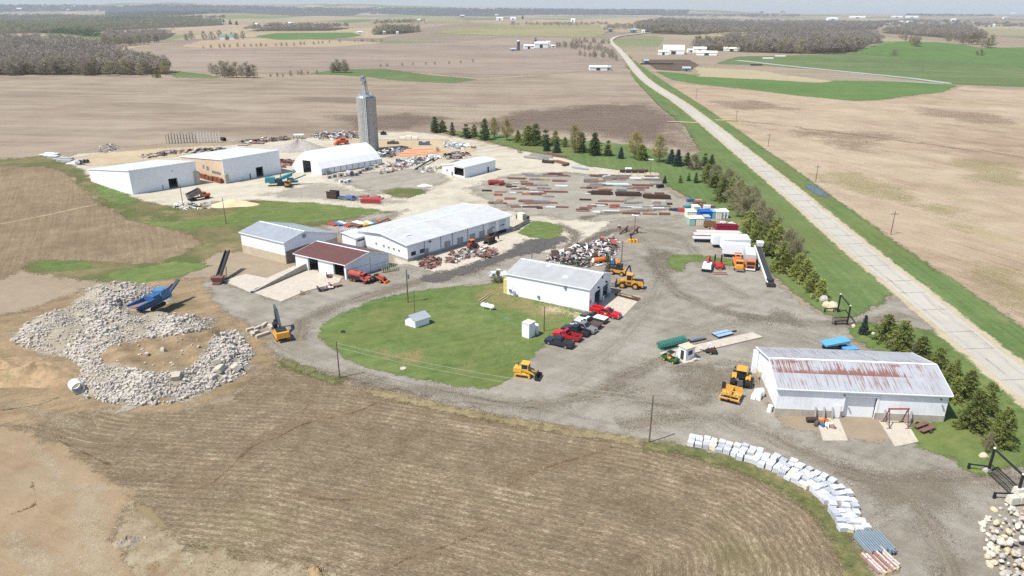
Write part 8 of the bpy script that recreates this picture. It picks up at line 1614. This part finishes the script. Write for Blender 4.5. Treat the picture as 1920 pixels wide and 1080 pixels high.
for u, v_, mt, s, lab in ((1130, 459, ORGS, 1.6, 'big orange panel on top of the scrap heap'), (1146, 452, GRYS, 1.2, 'grey tangle at the top right end of the scrap heap'), (1040, 486, RUSTD, 2.0, 'dark brown sheaf at the left end of the scrap heap'), (1075, 474, TRIM, 1.8, 'white sheet sticking out of the scrap heap'), (1150, 463, REDF, 1.5, 'reddish beam bundle at the right of the scrap heap'), (1092, 470, RUSTD, 1.8, 'black plank pile in the middle of the scrap heap')):
 p = P(u, v_); v = V('scrap_piece', lab, 'scrap', (p.x, p.y, 1.3), R.random() * 3); v.p('sheet', mt, lambda m: m.obox((-s, 0, 0), (s, 0, .5), s * .9, .12)); v.p('strut', RUST, lambda m: m.obox((-s, .3, -.6), (s * .8, -.2, .0), .2, .2))
scrap('steel_offcuts', '', [(786, 500), (790, 488), (808, 482), (826, 486), (824, 498), (806, 505)], 200, .6, [6, 4, 4, 0, 1, 0, 0, .5, 0, 0], (.4, 2.2), 4); scrap('steel_offcuts', '', [(832, 490), (850, 474), (905, 462), (925, 468), (880, 484), (850, 495)], 200, .3, [4, 3, 3, 1, 3, 2, 0, 0, 0, 0], (.4, 2.4), 5); scrap('steel_offcuts', '', [(896, 480), (905, 468), (928, 470), (926, 478), (908, 486)], 120, .7, [5, 4, 2, 1, 1, 1, 0, 0, 0, 0], (.6, 2.6), 6)
scrap('sheet_debris', '', [(915, 518), (930, 508), (952, 512), (945, 519)], 50, .6, [0, 0, 0, 3, 1, 0, 3, 0, 3, 0], (.6, 2.4), 7); scrap('concrete_debris', '', [(320, 388), (340, 379), (370, 383), (396, 381), (392, 391), (350, 393)], 110, .6, [0, 0, 0, 2, 3, 1, 2, 0, 0, 5], (.5, 2), 8)
scrap('broken_stone_heap', '', [(168, 286), (180, 274), (210, 269), (234, 274), (228, 284), (195, 289)], 380, 2.0, [0, 0, 1, 1, 6, 2, 1, 0, 0, 4], (.6, 1.8), 9); scrap('timber_rows', '', [(235, 296), (262, 288), (320, 281), (430, 277), (425, 284), (340, 290), (270, 300)], 420, 1.2, [2, 1, 5, 1, 2, 4, 0, 0, 1, 1], (1, 4), 10); scrap('debris_bank', '', [(585, 258), (590, 252), (640, 250), (676, 250), (676, 260), (610, 262)], 360, 1.8, [1, 1, 4, 3, 4, 5, 2, 0, 0, 1], (.6, 2.4), 11)
scrap('debris_bank', '', [(430, 268), (470, 262), (540, 256), (540, 262), (470, 272)], 160, 1.0, [2, 1, 4, 1, 3, 4, 1, 0, 0, 1], (.8, 3), 12); scrap('pipe_fittings', '', [(738, 312), (745, 300), (790, 296), (820, 290), (826, 297), (790, 308), (760, 316)], 260, 1.3, [1, 1, 1, 4, 4, 2, 5, 0, 1, 4], (.7, 2.4), 13); scrap('pipe_fittings', '', [(785, 318), (800, 312), (822, 314), (818, 322), (795, 324)], 80, .8, [0, 0, 0, 3, 4, 1, 3, 0, 0, 3], (.6, 2), 14)
scrap('steel_rods', '', [(708, 296), (712, 284), (745, 276), (760, 280), (735, 295)], 160, 1.0, [1, 1, 1, 2, 6, 2, 1, 0, 4, 0], (1, 4), 15); scrap('steel_rods', '', [(826, 276), (840, 268), (880, 274), (870, 280)], 120, .6, [0, 0, 0, 3, 5, 1, 2, 0, 2, 0], (1, 4.5), 16); scrap('timber_boards', '', [(715, 318), (730, 305), (750, 312), (745, 322), (725, 326)], 90, .5, [2, 3, 1, 1, 2, 0, 0, 0, 0, 3], (.8, 3), 17); scrap('timber_boards', '', [(830, 292), (850, 286), (880, 288), (870, 297), (840, 300)], 110, .6, [2, 2, 3, 1, 4, 2, 0, 0, 0, 0], (1, 4), 18); scrap('rusty_pipes', '', [(526, 316), (524, 302), (548, 300), (550, 310)], 70, 1.2, [5, 3, 3, 0, 1, 0, 0, 0, 0, 0], (2, 5), 19)
scrap('yard_junk', '', [(1296, 394), (1330, 392), (1345, 398), (1340, 404), (1300, 402)], 120, .7, [4, 3, 3, 3, 2, 1, 2, 0, 1, 0], (.5, 2), 20); scrap('yard_junk', '', [(1325, 425), (1345, 420), (1380, 422), (1370, 428), (1330, 430)], 90, .9, [3, 3, 1, 4, 3, 1, 3, 0, 0, 0], (.5, 1.8), 21)
for i, (u, v_, w_, d_) in enumerate(((752, 291, 9, 3), (768, 287, 9, 3), (785, 284, 9, 3), (800, 285, 8, 3), (765, 292, 8, 2.6), (782, 290, 9, 2.6), (800, 288, 9, 2.6), (816, 285, 7, 2.6), (778, 281, 8, 2.4), (795, 280, 8, 2.4))):
 v = V('floor_panel', 'flat orange steel panel lying on the sandy yard by the silo', 'steel panel', P(u, v_), .12 + R.uniform(-.05, .05), 'orange panels by the silo'); v.p('plate', M('salmon_primer', (214, 146, 112), rough=.7, var=.12), lambda m: m.box(-w_ / 2, w_ / 2, -d_ / 2, d_ / 2, .12, .3)); v.p('bearer', WOOD, lambda m: (m.box(-w_ / 2, -w_ / 2 + .2, -d_ / 2, d_ / 2, 0, .117)))
for i in range(14):
 u, v_ = 84 + (i % 7) * 8.5 + (i // 7) * 9, 291 + (i % 7) * 2.8 - (i // 7) * 1.5; v = V('slab_stack', 'stack of flat grey concrete slabs at the left end of the upper yard', 'slabs', P(u, v_), R.uniform(-.1, .1), 'slab stacks at the left end of the yard'); n = 1 + i % 3
 for q in range(n): v.p('slab', CONCG if (i + q) % 2 else WHT, lambda m: m.box(-2 + .1 * q, 2, -1.2, 1.2, .1 + q * .35, .4 + q * .35))
 v.p('bearer', WOOD, lambda m: m.box(-1.5, -1.3, -1.2, 1.2, 0, .097))
for u, v_, r, lab in ((149, 309, 1.1, 'wide concrete pipe with dark opening at the left shed'), (156, 306, .9, 'concrete pipe behind the wide one at the left shed'), (162, 305, .8, 'smaller concrete pipe at the right of the pipes by the left shed'), (656, 330, 1.1, 'wide grey concrete pipe along the fabric building wall'), (419, 264, .9, 'dark tank with white end behind the upper sheds')):
 v = V('concrete_pipe', lab, 'pipe', P(u, v_), -.6 + R.uniform(-.1, .1)); v.p('pipe', CONCG if u != 419 else BLACKP, lambda m: m.ring((-1.2, 0, r), (1.2, 0, r), r, r * .75, 16))
 if u == 419: v.p('end_plate', TRIM, lambda m: m.tube((-1.22, 0, r), (-1.18, 0, r), r * .7, n=14))
BL = [(627, 333, .9), (640, 332, 1.2), (668, 330, .8), (674, 326, .9), (681, 322, .8), (688, 320, 1.0), (697, 318, .8), (706, 315, .9), (618, 335, .7), (640, 343, .8), (648, 344, .8), (655, 342, .8)]
for i, (u, v_, s) in enumerate(BL):
 v = V('precast_block', f'grey precast block beside the fabric building wall, {ordw(i)} listed from its front corner' if i < 9 else f'white precast block on the gravel court, {ordw(i - 9)} of three', 'precast block', P(u, v_), R.random()); v.p('block', (CONCG, CONCL, STEELG)[i % 3] if i < 9 else WHT, lambda m: m.box(-s, s, -s * .7, s * .7, 0, s * 1.5, .06)); v.p('socket', DARK, lambda m: m.tube((0, -s * .72, s * .7), (0, -s * .68, s * .7), s * .35, n=10))
 v.r['label'] = (['lowest', 'dark cubic', 'small', 'pale', 'grey', 'largest grey', 'low', 'last', 'corner'][i] + ' precast block in the row along the fabric building') if i < 9 else ['left', 'middle', 'right'][i - 9] + ' one of three white blocks on the gravel court'
a, b_ = P(779, 319), P(813, 302); h = heading(a, b_); L = (b_ - a).length; v = V('auger_tube', 'long dark auger tube lying across the gravel court', 'auger', a, h); v.p('tube', HOSE, lambda m: m.tube((0, 0, .5), (L, 0, 1.2), .35, n=8)); v.p('cradle', RUST, lambda m: (m.box(-.3, .3, -.5, .5, 0, .3), m.box(L - .5, L - .1, -.5, .5, 0, .9)))
for x0, x1, y_, mt, hh, nm, lab in ((1080, 1215, 530, CREAM, 2.0, 'cream_machine', 'cream farm machine frame at the back of the upper yard'), (1220, 1305, 568, M('slate_blue', (92, 104, 126), rough=.6), 1.8, 'steel_rack', 'slate blue rack at the back of the upper yard'), (985, 1070, 560, HOSE, 1.6, 'dark_rack', 'dark rack of steel right of the silo'), (935, 978, 492, BLACKP, 2.0, 'black_wagon', 'black wagon at the field edge right of the silo'), (1612, 1650, 590, RUSTL, 1.0, 'brown_barrow', 'small brown barrow on the pale lane near the tree row'), (945, 985, 625, CREAM, 1.5, 'cream_crate', 'cream crate at the foot of the silo'), (285, 360, 520, TRIM, 2.0, 'open_shelter', 'white flat shelter roof at the field edge behind the gravel heap'), (1050, 1085, 695, BLUEP, 1.4, 'blue_crate', 'blue crate at the left end of the pipe fittings'), (1290, 1350, 680, WHT, 2.2, 'white_tank_cage', 'white caged tanks in the pipe fittings behind the garage')):
 p, h, L = place(480 + x0 / 4, 130 + y_ / 4, 480 + x1 / 4, 130 + y_ / 4); v = V(nm, lab, nm.replace('_', ' '), p, h)
 if nm == 'open_shelter': v.p('roof', mt, lambda m: m.box(-L / 2, L / 2, -1.6, 1.6, 1.9, 2.1)); [v.p('post', WOOD, lambda m: m.box(x - .1, x + .1, -1.4, -1.2, 0, 1.9)) for x in np.linspace(-L / 2 + .2, L / 2 - .2, 4)]
 else: v.p('body', mt, lambda m: [m.box(-L / 2 + i * L / 3 + .05, -L / 2 + (i + 1) * L / 3 - .05, -1, 1, .3, hh * (1 - .25 * ((i + len(nm)) % 2)), .08) for i in range(3)]); v.p('frame', HOSE, lambda m: (m.box(-L / 2, L / 2, -.9, -.7, 0, .297), m.box(-L / 2, L / 2, .7, .9, 0, .297)))
p, h, L = place(631, 272, 653, 270); v = V('orange_harvester', 'orange farm machine left of the silo behind the fabric building', 'farm machine', p, h); v.p('body', M('deep_orange', (206, 84, 44), rough=.6, var=.15), lambda m: (m.box(-L / 2, L / 2, -1.2, 1.2, .8, 2.2, .2), m.box(-L * .2, L * .25, -.9, .9, 2.2, 3.0, .15), m.obox((-L / 2, 0, 1.5), (-L / 2 - 1.2, 0, .4), 2.2, .3))); v.wheels((-L / 3, L / 3), 1.2, .7, .4); v.p('window', GLASS, lambda m: m.box(-L * .15, L * .2, -.93, -.903, 2.3, 2.8))
for i in range(18):
 u = 315 + i * 5.6; v_ = 269 - i * .12; v = V('rack_frame', 'upright thin steel frame in the rack row at the field edge', 'rack frame', P(u, v_), 1.2, 'rack frames at the field edge'); hh = 4.2 + .5 * (i % 3)
 for y in (-.8, .8): v.p('upright', GRYS if i < 10 else WHT, lambda m: m.box(-.11, .11, y - .11, y + .11, 0, hh))
 v.p('crossbar', GRYS, lambda m: (m.box(-.06, .06, -.8, .8, hh * .45, hh * .45 + .15), m.box(-.06, .06, -.8, .8, hh - .2, hh)))
for x0, x1, y_, key, lab in ((975, 1040, 453, 'rustd', 'dark rusty roller left at the field edge'), (1045, 1115, 452, 'rustd', 'dark rusty roller right at the field edge'), (1145, 1182, 447, 'rustd', 'small dark implement left of the rack frames'), (1380, 1520, 437, 'rustd', 'dark steel low in front of the rack frames'), (1725, 1760, 412, 'white', 'white crate at the field edge right of the rack frames'), (1775, 1870, 452, 'rustd', 'dark steel bundle behind the second white shed'), (1880, 1990, 440, 'rustd', 'dark steel bundle right of the other one behind the second shed'), (1030, 1180, 545, 'blue', 'pale blue pipes behind the left white shed'), (930, 1020, 535, 'grey', 'mixed grey steel behind the left white shed')):
 p, h, L = place(x0 / 4, 160 + y_ / 4, x1 / 4, 160 + y_ / 4); bundle(lab, p.x, p.y, h, L, key, 2.2, 'steel along the field edge', 4)
for x0, x1, y0, y1, mt, lab in ((950, 1005, 160, 178, REDF, 'red painted bars at the left end of the coloured steel'), (985, 1045, 155, 178, BLUEP, 'blue painted bars beside the red ones'), (1010, 1065, 152, 170, CYAN, 'whitish bars right of the blue ones'), (1065, 1110, 170, 185, REDF, 'short red bars in the coloured steel row'), (1110, 1185, 165, 185, RUST, 'rusty bars in the middle of the coloured steel row'), (1140, 1200, 150, 170, TRIM, 'white bars behind the rusty ones'), (1185, 1235, 155, 178, YEL, 'yellow bars in the coloured steel row'), (1215, 1265, 150, 170, CREAM, 'cream bars right of the yellow ones'), (1255, 1300, 152, 168, TEAL, 'teal bars near the right end of the coloured row'), (1285, 1320, 146, 164, REDF, 'red frame at the right end of the coloured row')):
 p, h, L = place(380 + x0 / 4, 380 + y0 / 4, 380 + x1 / 4, 380 + y1 / 4); v = V('painted_bars', lab, 'steel bars', p, h, 'coloured steel left of the warehouse')
 for q in range(3): v.p('bar', mt, lambda m: m.box(-L / 2, L / 2, -.9 + q * .65, -.4 + q * .65, .15, .55))
 v.p('bearer', WOOD, lambda m: m.box(-.2, 0, -1, 1, 0, .147))
p, h, L = place(706, 424, 732, 412); bundle('long rusty trough edge behind the warehouse roof', p.x, p.y, h, L, 'rust', 1.5, 'coloured steel left of the warehouse', 3)
p, h, L = place(641, 443, 670, 444); v = V('white_rack', 'white pipe rack in the gap between the grey roof and the warehouse', 'rack', p, h)
for i in range(9): v.p('upright', WHT, lambda m: m.box(-L / 2 + i * L / 8 - .08, -L / 2 + i * L / 8 + .08, -.8, .8, 0, 2.2))
v.p('rail', WHT, lambda m: (m.box(-L / 2, L / 2, -.85, -.803, 2.0, 2.2), m.box(-L / 2, L / 2, .803, .85, 2.0, 2.2)))
p = P(730, 508); v = V('trellis_frame', 'olive green lattice frame leaning at the brown roofed workshop', 'frame', p, .5); OL = M('olive_steel', (120, 124, 92), rough=.8, var=.2)
v.p('frame', OL, lambda m: [m.obox((-2 + i * .55, -.9, .2), (-1.6 + i * .55, .9, .9), .12, .12) for i in range(8)] + [m.obox((-2, -.9, .2), (2.2, -.9, .3), .14, .14), m.obox((-1.7, .9, .9), (2.5, .9, 1.0), .14, .14)]); v.p('prop', RUST, lambda m: m.box(-.2, .2, .7, .9, 0, .8))
for u0, v0, u1, v1, mt, lab in ((596, 547, 612, 544, HOSE, 'low grey trailer with junk at the edge of the pale slab'), (610, 543, 625, 541, M('pinkish_white', (214, 190, 178), rough=.8), 'pinkish white crate trailer beside the low grey one'), (618, 540, 640, 536, RUSTL, 'rusty yellow blade by the pale slab'), (612, 521, 622, 520, RUST, 'rusty bucket at the workshop door')):
 p, h, L = place(u0, v0, u1, v1); v = V('junk_trailer', lab, 'trailer', p, h); v.p('deck', mt, lambda m: (m.box(-L / 2, L / 2, -.7, .7, .45, .6), m.box(-L / 2, -L / 2 + .2, -.7, .7, .6, 1.3))); v.wheels((0,), .75, .3, .2)
p, h, L = place(1155, 553, 1198, 564); v = V('steel_channel', 'long rusty channel bordering the machine shop apron', 'channel', p, h); v.p('web', RUST, lambda m: m.box(-L / 2, L / 2, -.5, .5, .05, .15)); v.p('flange', RUSTD, lambda m: m.box(-L / 2, L / 2, -.62, -.503, .05, .55)); v.p('flange', RUST, lambda m: m.box(-L / 2, L / 2, .503, .62, .05, .55))
for u0, v0, u1, v1, lab in ((897, 566, 921, 550, 'left weathered timber pole lying on the grass by the shop'), (901, 568, 924, 552, 'right weathered timber pole lying on the grass by the shop')):
 a, b_ = P(u0, v0), P(u1, v1); m = MB(); m.tube((0, 0, .2), tuple(b_ - a + Vector((0, 0, .2))), .16, .12, 7); o = m.obj('timber_pole', M('grey_timber', (170, 154, 130), rough=.9)); o.location = a; tag(o, lab, 'timber')
FR = {'w': (TRIM, M('far_white_roof', (214, 216, 218), rough=.5)), 'g': (TRIM, M('far_green_roof', (96, 140, 120), rough=.5)), 'c': (TRIM, M('far_cream_roof', (226, 220, 192), rough=.5)), 'r': (M('barn_red', (150, 70, 62), rough=.8), M('far_grey_roof', (196, 196, 196), rough=.5)), 'b': (M('far_blue_wall', (120, 140, 170)), GALV), 's': (STEELG, GALV)}
def farm(u, v_, wpx, kind, label, dep=.45, hf=.32, name='farm_building', cat='farm building', rz=None):
 p = P(u, v_); q = P(u + wpx, v_); L = max(6, math.hypot(p.x, p.y) * wpx / F); W_ = max(6, L * dep); h = max(3.2, min(9, L * hf)); wm, rm = FR[kind]
 v = V(name, label, cat, p, R.uniform(-.25, .25) if rz is None else rz); v.p('wall', wm, lambda m: (m.box(-L / 2, L / 2, 0, W_, -1.5, h), m.add([(-L / 2, 0, h), (-L / 2, W_, h), (-L / 2, W_ / 2, h + W_ * .27), (L / 2, 0, h), (L / 2, W_, h), (L / 2, W_ / 2, h + W_ * .27)], [(0, 1, 2), (5, 4, 3)])))
 v.p('roof', rm, lambda m: (m.quad((-L / 2 - .4, -.5, h - .1), (L / 2 + .4, -.5, h - .1), (L / 2 + .4, W_ / 2, h + W_ * .27 + .1), (-L / 2 - .4, W_ / 2, h + W_ * .27 + .1)), m.quad((L / 2 + .4, W_ + .5, h - .1), (-L / 2 - .4, W_ + .5, h - .1), (-L / 2 - .4, W_ / 2, h + W_ * .27 + .1), (L / 2 + .4, W_ / 2, h + W_ * .27 + .1)))); v.p('door', DGREY, lambda m: m.box(-L * .12, L * .1, -.1, -.02, -.5, h * .72)); return v
for a in ((962, 96, 10, 's', 'small grey shed left of the dark silo at the far farmstead'), (992, 92, 18, 'w', 'white rounded barn beside the dark silo at the far farmstead'), (1015, 90, 24, 'w', 'long white barn in the middle of the far farmstead'), (1028, 84, 7, 'w', 'white farmhouse at the back of the far farmstead', .8, .7), (1038, 89, 9, 'w', 'white shed at the right end of the far farmstead'), (1122, 132, 32, 'w', 'long low white building alone in the tilled field beside the road', .3, .18), (1140, 132, 6, 'b', 'blue box at the end of the long low white building', .6, .5),
          (1263, 102, 36, 'c', 'broad cream roofed cattle barn at the road', .8, .2), (1244, 103, 18, 'c', 'lower cream shed left of the broad cattle barn'), (1296, 98, 12, 'w', 'white hoop shed right of the broad cattle barn'), (1312, 99, 22, 'c', 'cream roofed shed in the middle of the cattle yard'), (1325, 104, 34, 'c', 'long cream shed in front in the cattle yard', .3, .14), (1372, 96, 27, 'c', 'cream shed at the right end of the cattle yard', .3, .16), (1287, 134, 14, 's', 'small grey open shed at the wheat field tip'), (1212, 119, 8, 's', 'small grey shed in the muddy feedlot'),
          (545, 49, 9, 'w', 'white gambrel barn far left of centre', .7, .6), (532, 50, 5, 'w', 'small white shed left of the far gambrel barn'), (556, 50, 9, 'w', 'low white shed right of the far gambrel barn', .4, .3), (480, 49, 6, 'w', 'far white house among dark conifers', .7, .6), (419, 46, 4, 'w', 'tiny far white house at the wood end', .7, .6), (427, 74, 25, 'g', 'long green roofed shed in the straw field', .4, .2), (398, 73, 6, 'w', 'white house beside the green roofed shed', .7, .6), (675, 63, 10, 'w', 'low white shed left of the long grove', .4, .25), (721, 64, 5, 'w', 'white house at the left end of the long grove', .8, .8), (745, 64, 3, 'w', 'tiny white hut right of the grove house', .8, .8),
          (786, 42, 5, 'w', 'far white house below the olive hill', .8, .9), (796, 41, 6, 'w', 'far white shed below the olive hill'), (867, 32, 7, 'r', 'tall far red barn with pale roof on the ridge', .8, .9), (937, 38, 12, 'w', 'far long white shed on the ridge'), (962, 37, 10, 'w', 'far white shed right of the long one on the ridge'), (931, 30, 6, 'w', 'tiny far white house above the ridge sheds', .7, .6), (1074, 41, 8, 'w', 'far white house on the straw ridge', .7, .5), (1145, 60, 7, 's', 'grey house by the road bend', .8, .7), (1206, 62, 6, 'w', 'white house right of the road bend', .8, .7), (1188, 62, 11, 's', 'grey roofed farmhouse at the road bend', .6, .5),
          (1562, 38, 17, 'w', 'far white farm at the wood edge, right of centre', .4, .2), (1608, 34, 24, 'w', 'far long white sheds on the plain', .2, .12), (1682, 33, 16, 'w', 'far white shed left of two long ones on the plain', .2, .15), (1710, 33, 18, 'w', 'far white shed right of two long ones on the plain', .2, .12), (1692, 44, 9, 'w', 'far white barn in front of the plain sheds'), (1706, 44, 9, 'w', 'far white barn right of the other in front of the plain sheds'), (1789, 40, 6, 'w', 'far white silo house on the plain', .7, .7), (1859, 50, 9, 'w', 'far white shed by the right hand wood'), (1885, 35, 6, 'w', 'tiny far white shed at the right'), (1902, 26, 9, 'w', 'white shed near the horizon at the right edge'),
          (136, 13, 9, 'w', 'white sheds near the horizon at the left', .3, .25), (36, 18, 9, 'w', 'far white farm at the left edge'), (100, 14, 6, 'w', 'tiny far white farm at the left'), (126, 20, 10, 'w', 'far white shed above the left wood', .3, .2), (277, 19, 4, 'w', 'tiny far white house below the blue ridge', .7, .6)): farm(*a)
p = P(972, 95); v = V('farm_silo', 'dark silo with pale cap at the far farmstead', 'silo', p); v.p('shell', M('dark_silo', (78, 82, 92), rough=.6), lambda m: m.tube((0, 0, -1), (0, 0, 15), 2.4, n=14)); v.p('cap', TRIM, lambda m: m.dome((0, 0, 15), 2.4, 1.6, 14, 3))
for u, v_, lab in ((1418, 123, 'dark row of cattle feeders beside the creek'), (1232, 121, 'dark feed rail across the muddy feedlot'), (1440, 110, 'row of white wrapped bales right of the cattle yard'), (1463, 106, 'pale blue tank trailer beyond the cattle yard')):
 v = V('feed_row' if 'dark' in lab else 'bale_row', lab, 'feed row' if 'dark' in lab else 'bales', P(u, v_), 0); L = 14 if u != 1232 else 40; v.p('trough', BLACKP if 'dark' in lab else TRIM, lambda m: m.box(-L / 2, L / 2, -.8, .8, 0, 1.5, .2)); v.p('base', HOSE, lambda m: m.box(-L / 2, L / 2, -1, 1, -.5, -.005))
for pl_ in PROTO.values():  # the pattern trees themselves are not part of the place
 for r_ in pl_:
  for c_ in [c for c in COL.objects if c.parent == r_]: bpy.data.objects.remove(c_)
  bpy.data.objects.remove(r_)
make_haze()
